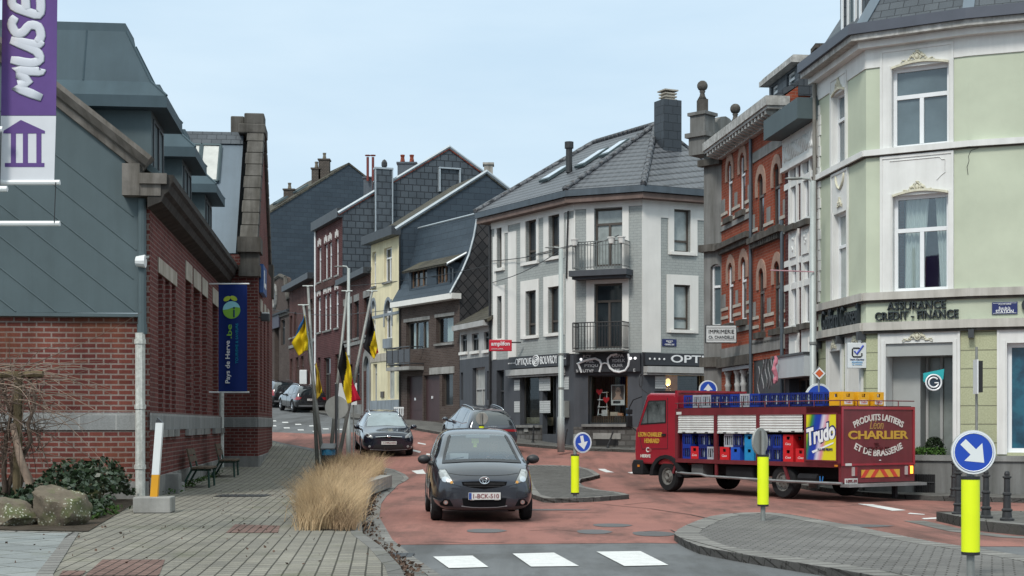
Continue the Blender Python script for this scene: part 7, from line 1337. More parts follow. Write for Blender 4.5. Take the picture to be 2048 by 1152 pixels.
    b = MB(); b.tube([(x, yL+.002, z) for x, z in ((xb+.36, 2.2), (xb+.36, 1.0), (xf-.3, .98), (xf-.14, 1.5), (xf-.5, 2.22))], .008, 4); b.build('door_seam', chas, cab); B('door_handle', chas, (xb+.42, xb+.56, yL+.001, yL+.03, 1.30, 1.35), par=cab)
    d = Vector((xf-.46, 0, 2.26))-Vector((xf-.10, 0, 1.52)); b = MB(); n_ = Vector((-d.z, 0, d.x)).normalized(); n_ = n_ if n_.x > 0 else -n_; p = Vector((xf-.10, 0, 1.52)); b.obox(p+d*.06+Vector((0, -hw+.16, 0))+n_*.002, d*.88, (0, WD-.32, 0), n_*.012); b.build('windscreen', glass_car, cab)
    side('front_bumper', chas, [(xf-.35, .36), (xf+.03, .36), (xf+.06, .45), (xf+.06, .62), (xf+.0, .72), (xf-.35, .72)], -hw+.02, hw-.02, T, .03); B('indicator_lamp', plain('amber_lens', (.55, .18, .02), .3, var=0), (xf-.26, xf-.18, hw-.0199, hw-.01, .55, .60)); B('headlight', lamp_m, *[(xf+.0, xf+.03, y-.18, y+.18, .76, .94) for y in (-.72, .72)]); B('grille', chas, (xf-.0, xf+.02, -.5, .5, .76, 1.2))
    # wheel arch
    ax_f, ax_r, wr = 5.65, 1.77, .355
    for sg in (-1, 1):
        b = MB(); pts = [(ax_f+.58*math.cos(t*math.pi/10), wr+.50*math.sin(t*math.pi/10)) for t in range(11)]; inn = [(ax_f+.46*math.cos(t*math.pi/10), wr+.42*math.sin(t*math.pi/10)) for t in range(11)]
        for a, c_, e, f in zip(pts, pts[1:], inn, inn[1:]): b.prism([(a[0], sg*hw-.30*(sg > 0), a[1]), (c_[0], sg*hw-.30*(sg > 0), c_[1]), (f[0], sg*hw-.30*(sg > 0), f[1]), (e[0], sg*hw-.30*(sg > 0), e[1])], (0, .30, 0))
        b.build('wheel_arch', chas, T)
    for sg in (-1, 1):
        for ax in (ax_f, ax_r):
            y = sg*(hw-.19); w_ = .24; b = MB(); b.lathe([(wr*.58, -w_/2), (wr*.93, -w_/2), (wr, -w_/2+.05), (wr, w_/2-.05), (wr*.93, w_/2), (wr*.58, w_/2)], (ax, y, wr), 30, 'Y', cap=False); o = b.build('wheel', tyre_m, T); b = MB(); f = y+sg*(w_/2-.03); b.lathe([(wr*.62, 0), (wr*.6, sg*.02), (wr*.5, sg*.01), (wr*.45, -sg*.03), (wr*.22, -sg*.02 if ax == ax_r else sg*.03), (.02, 0)], (ax, f, wr), 24, 'Y', cap=False)
            for i in range(6): a = i*1.047; b.sphere((ax+wr*.33*math.cos(a), f+sg*.012, wr+wr*.33*math.sin(a)), .018, 6)
            b.build('rim', plain('rim_grey', (.155, .15, .14), .7, .2, var=.3, scale=9), o)
    B('chassis', chas, (.2, xb+.8, -.45, -.28, .42, .69), (.2, xb+.8, .28, .45, .42, .69), (ax_r-.08, ax_r+.08, -.8, .8, .30, .42), (ax_f-.07, ax_f+.07, -.8, .8, .30, .42), (ax_r+.4, ax_f-.5, -.25, .25, .45, .65)); B('fuel_tank', chas, (ax_r+1.0, ax_r+1.9, hw-.55, hw-.12, .36, .66), bevel=.05); B('tool_box', plain('grey_box', (.10, .10, .10), .7, var=.2), (ax_f-1.25, ax_f-.85, hw-.4, hw-.1, .42, .66)); b = MB(); b.tube([(.75, hw-.15, .45), (1.3, hw-.15, .45)], .10, 10); b.build('air_tank', chas, T)
    # side guard, struts, far pallet rail
    b = MB(); b.tube([(xb+.0, hw-.03, .46), (xb-.4, hw-.01, .44), (xb-.9, hw-.01, .44), (xb-1.1, hw-.01, .40), (ax_r, hw+.01, .37), (-.02, hw-.0, .37)], .032, 6); b.build('side_guard', alu, T); B('guard_strut', dred, *[(x-.035, x+.035, hw-.06, hw-.02, .40, zb-.091) for x in (X(628),)]); b = MB(); b.obox((xb-.02, hw-.06, .66), (.12, 0, -.24), (0, .04, 0), (.06, 0, .02)); b.obox((X(1085), hw-.06, .68), (-.12, 0, -.28), (0, .04, 0), (.07, 0, .0)); b.build('strut', dred, T)
    b = MB(); b.tube([(.55, hw-.05, .50), (.57, hw-.04, .36), (.62, hw-.04, .34), (.64, hw-.05, .5)], .012, 6); b.build('blue_rope', plain('rope_blue', (.03, .16, .42), .8, var=.1), T)
    # tail: light bar, chevron, lamps, plate, bumper step
    B('light_board', dred, (-.01, .06, -hw, hw, .38, zb-.051)); B('rear_step', alu, (-.24, .02, -hw-.12, hw, .30, .36)); B('step_leg', chas, (-.05, .05, -hw+.55, -hw+.62, .04, .30))
    b = MB(); ch = B('chevron_board', plain('chevron_yellow', (.62, .33, .04), .5, var=.05), (-.02, -.0101, -.62, .50, .48, .64))
    for i, y in enumerate((.40, .12, -.16, -.44)): s_ = .07 if i < 2 else -.07; b.prism([(-.0205, y+.06+s_, .48), (-.0205, y-.06+s_, .48), (-.0205, y-.06-s_, .64), (-.0205, y+.06-s_, .64)], (-.004, 0, 0))
    b.build('chevron_stripe', plain('chevron_red', (.55, .05, .03), .5, var=.05), ch)
    for y in (.70, -.86): B('rear_lamp', lamp_red, (-.045, -.0101, y-.05, y+.02, .52, .70)); B('rear_lamp_lens', plain('lens_pale', (.40, .34, .33), .3, var=.1), (-.045, -.0101, y+.021, y+.08, .52, .70)); 
    B('indicator_lamp', emit('indicator_glow', (1, .33, .03), 2.2), (-.05, -.0101, -.99, -.93, .54, .70)); pl = B('licence_plate', plate_w, (-.022, -.0101, .62, .98, .36, .47)); RM = lambda y, z, x=-.013: Matrix(((0, 0, -1, x), (-1, 0, 0, y), (0, 1, 0, z), (0, 0, 0, 1)))
    lettering('1-DYC-371', RM(.80, .415, -.022), .30, .06, plate_red, pl); B('marker_plate', plate_w, (-.035, -.0305, .80, .98, zb-.05, zb+.0)); B('marker_plate', plate_w, (xb-.22, xb-.04, hw-.0, hw+.004, zt-.18, zt-.12)); B('side_marker', MT['amber_lens'], (.08, .16, hw+.001, hw+.02, zb-.07, zb-.03))
    wl = plain('sign_letter_white', (.60, .57, .53), .6, var=.06); yl = plain('sign_letter_gold', (.50, .30, .05), .6, var=.06)
    zc = (zt+zb)/2-.02; lettering('PRODUITS LAITIERS', RM(-.0, zc+.36), 1.50, .135, wl, T, arc=1.7, bold=.02, ext=.004); lettering('ET DE BRASSERIE', RM(-.0, zc-.38), 1.42, .135, wl, T, arc=-1.6, bold=.02, ext=.004); lettering('CHARLIER', RM(0, zc-.005), 1.76, .175, yl, T, bold=.03, ext=.004); lettering('Léon', RM(.06, zc+.21), .40, .19, plain('faded_gold', (.33, .19, .07), .6, var=.1), T, shear=.3, ext=.004); lettering('TEL.', RM(.05, zc-.20), .16, .06, plain('faded_letter', (.085, .02, .022), .6, var=0), T); lettering('087/67 41 30', RM(.05, zc-.29), .70, .08, MT['faded_letter'], T)
    b = MB(); b.tube([(-.016, .02-.04, zc-.53), (-.016, -.02-.04, zc-.53)], .010, 5); b.build('panel_catch', pvc, T)
    LM = lambda x, z, y=hw-.06+.001: Matrix(((-1, 0, 0, x), (0, 0, 1, y), (0, 1, 0, z), (0, 0, 0, 1)))
    LM2 = lambda x, z, y: Matrix(((-1, 0, 0, x), (0, 0, 1, y), (0, 1, 0, z), (0, 0, 0, 1)))
    xc = xf-.62
    for t, x, z, w_, h_, m in (('LEON CHARLIER', xf-.62, 1.33, .92, .11, yl), ('HENRARD', xf-.68, 1.18, .56, .11, yl), ('C', xf-.52, .965, .11, .12, wl), ('o', xf-.63, .955, .07, .08, plain('faded_pink', (.35, .10, .10), .6, var=0)), ('HERVE', xf-.44, .815, .38, .075, wl)): lettering(t, LM(x, z), w_, h_, m, cab, bold=.025, ext=.004)
    # printed drink advertisement
    x1, x0 = xt-.05, .12; ad = B('advert_panel', advert(), (x0, x1, hw+.001, hw+.012, zb+.06, zt-.20)); B('advert_frame', dred, (x0-.03, x0-.001, hw+.001, hw+.02, zb+.03, zt-.17), (x1+.001, x1+.03, hw+.001, hw+.02, zb+.03, zt-.17), (x0-.001, x1+.001, hw+.001, hw+.02, zt-.199, zt-.17), (x0-.001, x1+.001, hw+.001, hw+.02, zb+.03, zb+.059))
    M = LM2((x0+x1)/2, zc+.02, hw+.0125) @ Matrix.Rotation(R(12), 4, 'Z'); navy = plain('logo_navy', (.015, .02, .12), .5, var=0); lettering('Trudo', M, .86, .42, navy, ad, shear=.25, bold=.09, ext=.002); lettering('Trudo', M @ Matrix.Translation((0, 0, .004)), .80, .36, pvc, ad, shear=.25, bold=.035, ext=.002); b = MB(); b.prism([M @ Vector(p) for p in ((-.33, -.30, .003), (.32, -.24, .003), (.30, -.27, .003), (-.31, -.35, .003))], lf*0+Vector((0, .003, 0))); b.build('logo_underline', pvc, ad); lettering('A.U. DE FRUITS', LM2((x0+x1)/2-.12, zc-.30, hw+.0125), .42, .05, navy, ad)
    # door mirrors on a long arm
    b = MB(); b.tube([(xf-.30, yL+.0, 2.24), (xf-.08, yL+.10, 2.16), (xf+.02, yL+.14, 1.98), (xf+.02, yL+.14, 1.55), (xf-.1, yL+.02, 1.42)], .014, 6); b.build('mirror_arm', chas, T)
    for z0, z1 in ((1.50, 1.78), (1.82, 1.94)): B('wing_mirror', chas, (xf-.0, xf+.06, yL+.05, yL+.22, z0, z1), bevel=.02)
    b = MB(); b.tube([(xf-.42, yL-.1, 2.3), (xf-.30, yL+.02, 2.42), (xf-.28, yL+.02, 2.62)], .012, 5); b.tube([(xf-.28, yL+.02+.06*math.cos(t*.5236), 2.62+.16*math.sin(t*.5236)+.0) for t in range(13)], .01, 5); b.build('loop_mirror', metal_dk, T); B('roof_marker', chas, (xf-.7, xf-.5, -.8, .8, 2.325, 2.37))
    # ---- crates
    CW, CD, CHh = .315, .40, .285
    body = {}; kinds = dict(blue=(.010, .035, .26), navy=(.008, .018, .13), grey=(.34, .36, .40), red=(.52, .015, .02), azure=(.015, .22, .46), yellow=(.72, .36, .012), cobalt=(.015, .08, .42))
    botm = plain('bottle_glass', (.02, .018, .014), .12, var=.2, spec=.8); bclear = plain('bottle_clear', (.36, .42, .46), .15, var=.2); capm = plain('bottle_cap', (.6, .6, .6), .4, var=.2)
    def crate_mesh(k, loc, tall=1.0, bottles='dark'):
        t = thing('drinks_crate', 'x', 'crate', loc, local=True, group='drinks crates on the red truck'); m = MB(); w_, d_, hh = CW/2-.006, CD/2-.006, CHh*tall; th = .012
        m.box(-w_, w_, -d_, d_, 0, .012)
        for (a0, a1, b0, b1, lx) in ((-w_, w_, d_-th, d_, 1), (-w_, w_, -d_, -d_+th, 1), (w_-th, w_, -d_+th, d_-th, 0), (-w_, -w_+th, -d_+th, d_-th, 0)):
            lo, hi = (a0, a1) if lx else (b0, b1); q = lambda u0, u1, z0, z1: m.box(u0, u1, b0, b1, z0, z1) if lx else m.box(a0, a1, u0, u1, z0, z1)
            q(lo, hi, .012, hh*.16); q(lo, hi, hh*.86, hh); q(lo, lo+.028, hh*.16, hh*.86); q(hi-.028, hi, hh*.16, hh*.86)
            if k in ('red', 'azure', 'yellow', 'cobalt'): q(lo+.028, hi-.028, hh*.16, hh*.62); q(lo+.028, (lo+hi)/2-.05, hh*.62, hh*.86); q((lo+hi)/2+.05, hi-.028, hh*.62, hh*.86)
            else:
                for i in (1, 2, 3): u = lo+(hi-lo)*i/4; q(u-.009, u+.009, hh*.16, hh*.86)
        m.build('crate_body', plain('crate_'+k, kinds[k], .45, var=.12, scale=6), t)
        for i in range(4):
            for j in range(2):
                b = MB(); bx, by = -CW/2+.05+i*.072, -.11+j*.22; b.lathe([(.028, .02), (.03, .04), (.03, .15), (.013, .21), (.012, .255*tall), (.015, .256*tall), (.015, .275*tall)], (bx, by, 0), 8); b.build('bottle', (bclear if k in ('grey', 'navy') and (i+j) % 2 else botm), t, smooth=True)
        if k == 'yellow':
            for sg in (-1, 1): b = MB(); b.box(-.11, .11, sg*(d_+.001)-.001, sg*(d_+.001)+.001, .03, .12); o = b.build('crate_label', pvc, t)
            lettering('Trudior', Matrix(((0, 0, 0, 0),)*4) if False else frameM((0, -d_-.003, .075), (1, 0, 0), (0, 0, 1)), .18, .05, plain('label_red', (.5, .05, .03), .5, var=0), t, ext=.001); lettering('Trudior', frameM((0, d_+.003, .075), (-1, 0, 0), (0, 0, 1)), .18, .05, MT['label_red'], t, ext=.001)
        if k == 'red': lettering('Coca', frameM((0, d_+.001, .09), (-1, 0, 0), (0, 0, 1)), .16, .05, pvc, t, shear=.3, ext=.001); lettering('Coca', frameM((0, -d_-.001, .09), (1, 0, 0), (0, 0, 1)), .16, .05, pvc, t, shear=.3, ext=.001)
        return t
    rz = math.atan2(h.y, h.x); cnt = {}
    def put(k, x, y, z, label, group='drinks crates on the red truck', dr=0.0):
        p = Vector(T.location)+h*x+lf*y+Vector((0, 0, z+.0))
        if k not in body: body[k] = crate_mesh(k, p); body[k].rotation_euler = (0, 0, rz+dr); body[k]['label'] = label
        else: dup(body[k], p, rz+dr, label, group)
    zf = zt-.024; seq = [(445, 'blue'), (566, 'grey'), (650, 'grey'), (705, 'navy'), (770, 'navy'), (825, 'blue'), (884, 'grey'), (968, 'blue'), (1037, 'navy'), (1105, 'navy'), (1168, 'navy'), (1235, 'navy'), (1295, 'navy'), (1355, 'blue'), (1415, 'blue')]
    ordn = ['first', 'second', 'third', 'fourth', 'fifth', 'sixth', 'seventh', 'eighth', 'ninth', 'tenth', 'eleventh', 'twelfth', 'thirteenth', 'fourteenth', 'fifteenth']
    x = xb-.42
    for i, (zx, k) in enumerate(seq[:14]): put(k, xb-.40-i*(CW+.006), hw-.24, zf, '%s %s crate from the cab along the near edge of the truck top' % (ordn[i], {'navy': 'dark blue'}.get(k, k)))
    for i in range(3): put('yellow', .24, hw-.26-i*.44, zf, ['yellow crate at the near tail corner of the truck top', 'middle yellow crate of three along the truck tail', 'yellow crate farthest right along the truck tail'][i], dr=R(90))
    bays = ((424, 'blue', 0, 'lower blue crate next to the cab in the front bay'), (424, 'blue', 1, 'upper blue crate next to the cab in the front bay'), (475, 'red', 0, 'small red crate between blue crates in the front bay'), (530, 'navy', 0, 'lower dark blue crate in the front bay beside the grey one'), (530, 'navy', 1, 'upper dark blue crate in the front bay beside the grey one'), (588, 'grey', 0, 'grey crate at the tail end of the front bay'), (672, 'red', 0, 'red crate next to the front post of the middle bay'), (745, 'cobalt', 0, 'bright blue crate in the middle bay between red and pale blue'), (700, 'grey', 1, 'grey crate standing on the red crate of the middle bay'), (757, 'navy', 1, 'dark blue crate standing on the bright blue crate of the middle bay'), (960, 'navy', 1, 'upper dark blue crate behind the traffic sign in the rear bay'), (1015, 'blue', 1, 'upper blue crate beside the red stack in the rear bay'), (836, 'azure', 0, 'lower pale blue crate of the stack in the middle bay'), (836, 'azure', 1, 'upper pale blue crate of the stack in the middle bay'), (960, 'navy', 0, 'dark blue crate behind the traffic sign in the rear bay'), (1015, 'navy', 0, 'dark blue crate beside the red stack in the rear bay'), (1093, 'red', 0, 'lower red crate of the stack in the rear bay'), (1093, 'red', 1, 'upper red crate of the stack in the rear bay'), (1176, 'red', 0, 'red crate beside the advert panel in the rear bay'))
    last = {}
    for zx, k, lv, lab in bays:
        xx = X(zx)
        if lv == 0 and 'x' in last and last['x']-xx < CW+.004 and abs(last['z']-zx) < 300: pass
        put(k, xx, hw-.27-(.0 if zx not in (475, 672, 1176) else -.0)-(.30 if zx in (475,) else .0)*0, zb+.001+lv*(CHh+.002), lab); last = dict(x=xx, z=zx)
    b = MB()
    for i in range(4): b.box(-.14, .14, -.12, .12, i*.02, i*.02+.016)
    o = b.build('paper_stack', plain('paper_sheets', (.5, .5, .5), .7, var=.25, scale=30), loc=(0, 0, 0)); tag(o, 'crumpled white sheets lying on a grey crate of the middle bay', 'papers'); o.location = Vector(T.location)+h*X(700)+lf*(hw-.25)+Vector((0, 0, zb+2*CHh+.006)); o.rotation_euler = (0, 0, rz+.2)
def advert():
    m, t, p = newmat('advert_print'); p.inputs['Roughness'].default_value = .4; v = coord(t, 'Object', (-.80, 0, -.20)); s = t.nodes.new('ShaderNodeSeparateXYZ'); t.links.new(v, s.inputs[0]); a = t.nodes.new('ShaderNodeMath'); a.operation = 'ADD'; t.links.new(s.outputs[0], a.inputs[0]); t.links.new(s.outputs[2], a.inputs[1]); b = t.nodes.new('ShaderNodeMath'); b.operation = 'ADD'; b.inputs[1].default_value = 1.36; t.links.new(a.outputs[0], b.inputs[0])
    Y = (.66, .58, .02); t.links.new(ramp(t, b.outputs[0], [(.20, Y), (.28, Y), (.37, (.04, .22, .03)), (.46, (.01, .05, .32)), (.57, (.02, .04, .35)), (.64, (.62, .58, .66)), (.73, (.60, .22, .30)), (.80, Y)]), p.inputs['Base Color']); return m
truck()
# ================================================================ street furniture
galv = plain('galvanised_post', (.26, .27, .26), .55, .4, var=.2, scale=4, streak=.15); galv_lt = plain('pale_post', (.38, .41, .40), .5, .2, var=.08, streak=.1)
acid = plain('fluorescent_yellow', (.74, .86, .006), .45, var=.04); sblue = plain('sign_blue', (.012, .060, .40), .35, var=.04); swhite = plain('sign_face_white', (.68, .70, .70), .4, var=.04); sback = plain('sign_back_grey', (.33, .33, .31), .55, .2, var=.15, scale=3, streak=.2)
def disc(c, r, ang, front, th=.02):     # builder for a round plate facing angle ang (0 = towards the camera)
    n = Vector((math.sin(ang), -math.cos(ang), 0)); x = Vector((math.cos(ang), math.sin(ang), 0)); return frameM(Vector(c)+n*front, x, (0, 0, 1))
def ell(M, r, n=28, s=1.0): return [M @ Vector((r*math.cos(2*math.pi*i/n), r*s*math.sin(2*math.pi*i/n), 0)) for i in range(n)]
def island_sign(px, D, h, zs, zt0, zt1, tr, rd, ang, label, arrow=None, off=0.0):
    x = (px-1024)*D/FPX; z0 = g(D)+h; t = thing('traffic_sign', label, 'traffic sign', (x, D, z0), group='yellow sleeved signs on the traffic islands')
    m = MB(); m.tube([(x, D, z0-.02), (x, D, zs+rd*.8)], .038, 12); m.build('post', galv, t, smooth=False)
    m = MB(); m.lathe([(tr*.9, zt0-.03), (tr*1.0, zt0-.028), (tr*1.0, zt0)], (x, D, 0), 20); m.lathe([(tr*1.04, zt1), (tr*1.04, zt1+.03), (tr*.5, zt1+.032)], (x, D, 0), 20); m.build('collar', plast, t)
    m = MB(); m.lathe([(tr, zt0+.001), (tr, zt1-.001)], (x, D, 0), 24); m.build('sleeve', acid, t, smooth=False); M = disc((x, D, zs), rd, ang, .07); n = M.to_3x3() @ Vector((0, 0, 1)); M = Matrix.Translation(M.to_3x3() @ Vector((off, 0, 0))) @ M
    m = MB(); m.prism([p for p in ell(M, rd)], -n*.03); d = m.build('sign_disc', sback, t, bevel=.006); m = MB(); m.prism(ell(Matrix.Translation(n*.002) @ M, rd*.985), n*.001); m.build('white_rim', swhite, d)
    m = MB(); m.prism(ell(Matrix.Translation(n*.004) @ M, rd*.90), n*.001); m.build('blue_face', sblue, d)
    m = MB(); A = Matrix.Translation(n*.006) @ M @ Matrix.Rotation(arrow or 0, 4, 'Z'); s = rd; m.prism([A @ Vector((q[0]*s, q[1]*s, 0)) for q in ((-.17, .66), (.17, .66), (.17, .02), (.56, .02), (0, -.66), (-.56, .02), (-.17, .02))], n*.001); m.build('white_arrow', swhite, d)
    m = MB()
    for i in range(28): pass
    m.tube([q for q in ell(Matrix.Translation(n*.006) @ M, rd*.86)]+[ell(Matrix.Translation(n*.006) @ M, rd*.86)[0]], .006, 4); m.build('white_ring', swhite, d); return t
island_sign(1941, 14.3, .09, 1.328, .365, 1.065, .087, .215, R(-3), 'blue round sign with slanting white arrow on the big yellow sleeved post', R(45), .01)
island_sign(1526, 23.1, .09, 1.327, .345, 1.09, .088, .215, R(180+48), 'grey back of a round sign on the yellow sleeved post before the red truck')
island_sign(1150, 30.2, .09, 1.22, .20, .95, .082, .215, R(28), 'blue round sign with white down arrow on the middle island before the opticians', R(12), .14)
island_sign(963, 46.5, 0, 1.77, .75, 1.53, .082, .20, R(180-15), 'round sign back and yellow sleeve rising behind the roof of the hatchback')
def bollard(x, y, z, h, lab, tilt=0.0, r=.055, ta=0.0):
    prof = [(r*1.9, 0), (r*1.9, .03), (r*1.35, .05), (r*1.2, h*.18), (r*1.45, h*.20), (r*1.45, h*.225), (r*1.05, h*.25), (r*.95, h*.50), (r*1.2, h*.52), (r*1.2, h*.55), (r*.85, h*.57), (r*.8, h*.84), (r*1.2, h*.86), (r*1.2, h*.885), (r*.7, h*.90), (r*.75, h*.94), (r*.6, h*.98), (.01, h)]
    o = MB().lathe(prof, (0, 0, 0), 14).build('bollard', metal_dk); o.location = (x, y, z); o.rotation_euler = (0, tilt, ta); tag(o, lab, 'bollard', 'cast iron bollards'); return o
for px, D, z, h, lab in ((1916.5, 23.7, .15, .76, 'cast iron bollard half hidden behind the big slanting arrow sign'), (1972, 22.75, .15, .75, 'cast iron bollard between the big yellow sleeve and the last bollard'), (2014, 22.2, .15, .75, 'cast iron bollard standing apart at the outer end of the bollard island'), (1908, 30.2, .1, .80, 'cast iron bollard on the pavement against the green house plinth')): bollard((px-1024)*D/FPX, D, z, h, lab)
for px, py, ti, lab in ((1066, 886, .05, 'thin upright bollard at the kerb below the left shop window'), (1128, 893, .20, 'leaning bollard at the kerb beside the grey lamp post'), (1216, 897, .32, 'strongly leaning bollard at the kerb below the corner shop window')): p = gp(px, py, .1); bollard(p.x, p.y+.25, g(p.y+.25)+.1, .66, lab, ti, .035)
# lamp posts
def lamp(px, D, h0, ztop, arm, lab, r=.09, drop=.0):
    x = (px-1024)*D/FPX; z0 = g(D)+h0; t = thing('street_lamp', lab, 'street lamp', (x, D, z0)); m = MB(); m.tube([(x, D, z0-.02), (x, D, z0+1.2), (x, D, z0+1.25), (x, D, ztop)], [r, r, r*.78, r*.62], 14); m.build('pole', galv_lt, t, smooth=True)
    m = MB(); a = Vector((arm, -.05, 0)); e = Vector((x, D, ztop)); m.tube([e-Vector((0, 0, .05)), e+a*.15+Vector((0, 0, .05)), e+a*.45+Vector((0, 0, .06))], .028, 8); m.build('arm', galv_lt, t); q = e+a*.45+Vector((0, 0, .05)); m = MB(); s_ = 1 if arm > 0 else -1; m.sphere(q+a*.3, abs(arm)*.36, 14, sq=(1, .34, .16)); m.build('lamp_head', galv, t, smooth=True); m = MB(); 
    for z in (z0+2.2, z0+3.4): m.tube([(x, D, z), (x, D, z+.06)], r*.9, 12)
    m.build('clamp', galv, t); return x
lamp(1122, 52.0, .1, 7.75, -.52, 'pale grey lamp post in front of the opticians left facade', .13)
lamp(697, 47.0, .1, 6.55, -.42, 'thin lamp post with short left arm behind the leaning flagpoles', .075)
xr = lamp(1626, 35.3, .1, 7.40, -.62, 'tall grey lamp post with flat lamp head before the white panelled house', .105)
m = MB(); m.tube([(xr, 35.2, 5.22), (xr-1.05, 35.1, 5.25)], .016, 6); tag(m.build('flag_bracket', plain('rod_pink', (.45, .25, .28), .5, var=.1), loc=(xr-.5, 35.1, 5.22)), 'thin pinkish rod sticking out of the tall lamp post before the red house', 'rod')
# signs behind the truck
def roundel(px, py, D, r, lab, ang=0, arrow=None, post=True):
    c = at(px, py, D); z0 = g(D)+.1; t = thing('traffic_sign', lab, 'traffic sign', (c.x, D, z0)); m = MB(); m.tube([(c.x, D+.05, z0), (c.x, D+.05, c.z+r)], .035, 10); m.build('post', galv, t); M = disc(c, r, ang, .02); n = M.to_3x3() @ Vector((0, 0, 1)); m = MB(); m.prism(ell(M, r), -n*.025); d = m.build('sign_disc', swhite, t); m = MB(); m.prism(ell(Matrix.Translation(n*.003) @ M, r*.86), n*.001); m.build('blue_face', sblue, d)
    if arrow is not None: m = MB(); A = Matrix.Translation(n*.005) @ M @ Matrix.Rotation(arrow, 4, 'Z'); m.prism([A @ Vector((q[0]*r, q[1]*r, 0)) for q in ((-.16, .6), (.16, .6), (.16, .05), (.5, .05), (0, -.6), (-.5, .05), (-.16, .05))], n*.001); m.build('white_arrow', swhite, d)
    return t
roundel(1416, 779, 43.0, .27, 'blue sign with white up arrow peeking over the truck headboard', 0, R(180)); t = roundel(1637, 796, 34.0, .34, 'large white rimmed blue round sign peeking over the crates by the lamp post', R(12))
c = at(1637, 747, 34.0); t = thing('priority_sign', 'small orange and white diamond priority sign before the green house', 'traffic sign', (c.x, 33.9, c.z)); m = MB(); dm = lambda s, y: [(c.x-s, y, c.z), (c.x, y, c.z-s), (c.x+s, y, c.z), (c.x, y, c.z+s)]; m.prism(dm(.155, 33.93), (0, -.02, 0)); m.build('sign_plate', black, t); m = MB(); m.prism(dm(.145, 33.908), (0, -.002, 0)); m.build('white_border', swhite, t); m = MB(); m.prism(dm(.095, 33.904), (0, -.002, 0)); m.build('orange_centre', plain('sign_orange', (.55, .10, .02), .4, var=.05), t); m = MB(); m.tube([(c.x, 34.0, c.z-.5), (c.x, 33.98, c.z+.16)], .03, 8); m.build('post', galv, t)
p = at(1953, 860, 30.7); t = thing('edge_on_sign', 'narrow black and white sign seen edge on by the green wall', 'traffic sign', (p.x, 30.7, .1)); m = MB(); m.tube([(p.x, 30.7, .1), (p.x, 30.7, 3.2)], .028, 8); m.build('post', galv, t); m = MB(); m.box(p.x-.06, p.x+.035, 30.4, 30.66, 2.25, 2.90); m.build('sign_edge', black, t); m = MB(); m.box(p.x-.085, p.x-.061, 30.38, 30.66, 2.22, 2.93); m.build('white_edge', swhite, t)
# flagpoles and flags at the end of the grass bed
FD = 43.2
for i, (x0, y0, x1, y1, lab) in enumerate(((607, 612, 650, 945, 'shorter leaning flagpole carrying the blue and yellow flag'), (616, 574, 636, 945, 'tall leaning flagpole crossing the shorter pole with the narrow limp flag'), (694, 584, 657, 945, 'leaning flagpole carrying a black yellow red flag at half height'), (744, 584, 671, 945, 'most strongly leaning flagpole with a black yellow red flag near its top'))):
    a, b = at(x1, y1, FD+.15*i), at(x0, y0, FD+.15*i); t = thing('flagpole', lab, 'flagpole', a, group='leaning flagpoles in the grass bed'); m = MB(); m.tube([a-Vector((0, 0, .1)), a.lerp(b, .45), b], [.062, .052, .036], 10); m.build('pole', galv, t, smooth=True); m = MB(); m.tube([b+Vector((-.16, 0, .03)), b+Vector((.16, 0, .03))], .022, 6); m.sphere(b, .045, 8); m.build('pole_cap', galv_lt, t)
def flag(pts, cols, lab, D, seed, vert=True, emb=None):
    """hanging cloth: pts = left and right edge pixel polylines from top to bottom"""
    rn = random.Random(seed); l, r = pts; n, k = 30, 24; L_ = lambda P, t: (lambda i, f: (P[i][0]*(1-f)+P[i+1][0]*f, P[i][1]*(1-f)+P[i+1][1]*f))(min(int(t*(len(P)-1)), len(P)-2), t*(len(P)-1)-min(int(t*(len(P)-1)), len(P)-2)); m = MB(); ph = rn.uniform(0, 6)
    for i in range(n+1):
        a, b = L_(l, i/n), L_(r, i/n)
        for j in range(k+1): f = j/k; q = at(a[0]*(1-f)+b[0]*f, a[1]*(1-f)+b[1]*f, D); m.v.append(q+Vector((0, .10*math.sin(f*9+ph+i*.12)*min(1, .2+f)+.05*math.sin(i*.5+f*4), 0)))
    nc = len(cols)
    for i in range(n):
        for j in range(k): m.f.append([i*(k+1)+j, i*(k+1)+j+1, (i+1)*(k+1)+j+1, (i+1)*(k+1)+j]); m.m.append(cols_index(i/n, j/k, nc, vert))
    o = m.build('flag', [plain('flag_'+c, FC_[c], .85, var=.14, scale=3) for c in cols], smooth=True, recalc=False, loc=at(l[0][0], l[0][1], D)); md = o.modifiers.new('s', 'SOLIDIFY'); md.thickness = .006; tag(o, lab, 'flag'); return o
def cols_index(a, b, n, v):
    s = (a*.62+b*.38) if v else a; return min(n-1, int(s*n*1.0))
FC_ = dict(blue=(.02, .10, .26), yellow=(.58, .42, .012), black=(.012, .012, .014), red=(.42, .010, .03), purple=(.05, .03, .22), gold=(.52, .36, .05))
flag(([(607, 634), (597, 655), (584, 686), (597, 712)], [(610, 630), (613, 655), (616, 680), (615, 700)]), ['blue', 'yellow', 'yellow'], 'small blue and yellow flag drooping from the shorter flagpole', FD-.1, 1)
flag(([(629, 728), (631, 745), (632, 770), (633, 800)], [(632, 725), (638, 745), (644, 775), (645, 785)]), ['purple', 'gold', 'gold', 'yellow'], 'narrow purple and yellow flag hanging limp along its pole', FD-.1, 2)
flag(([(684, 690), (676, 735), (686, 775), (694, 808)], [(687, 684), (702, 735), (706, 765), (721, 800)]), ['black', 'black', 'black', 'yellow', 'yellow', 'red', 'red'], 'lower black yellow and red flag hanging over the round sign back', FD-.1, 3, True)
flag(([(741, 628), (734, 660), (727, 695), (748, 718)], [(743, 625), (750, 660), (754, 690), (756, 705)]), ['black', 'black', 'black', 'black', 'yellow', 'yellow', 'red'], 'upper black yellow and red flag in front of the yellow house', FD-.1, 4)
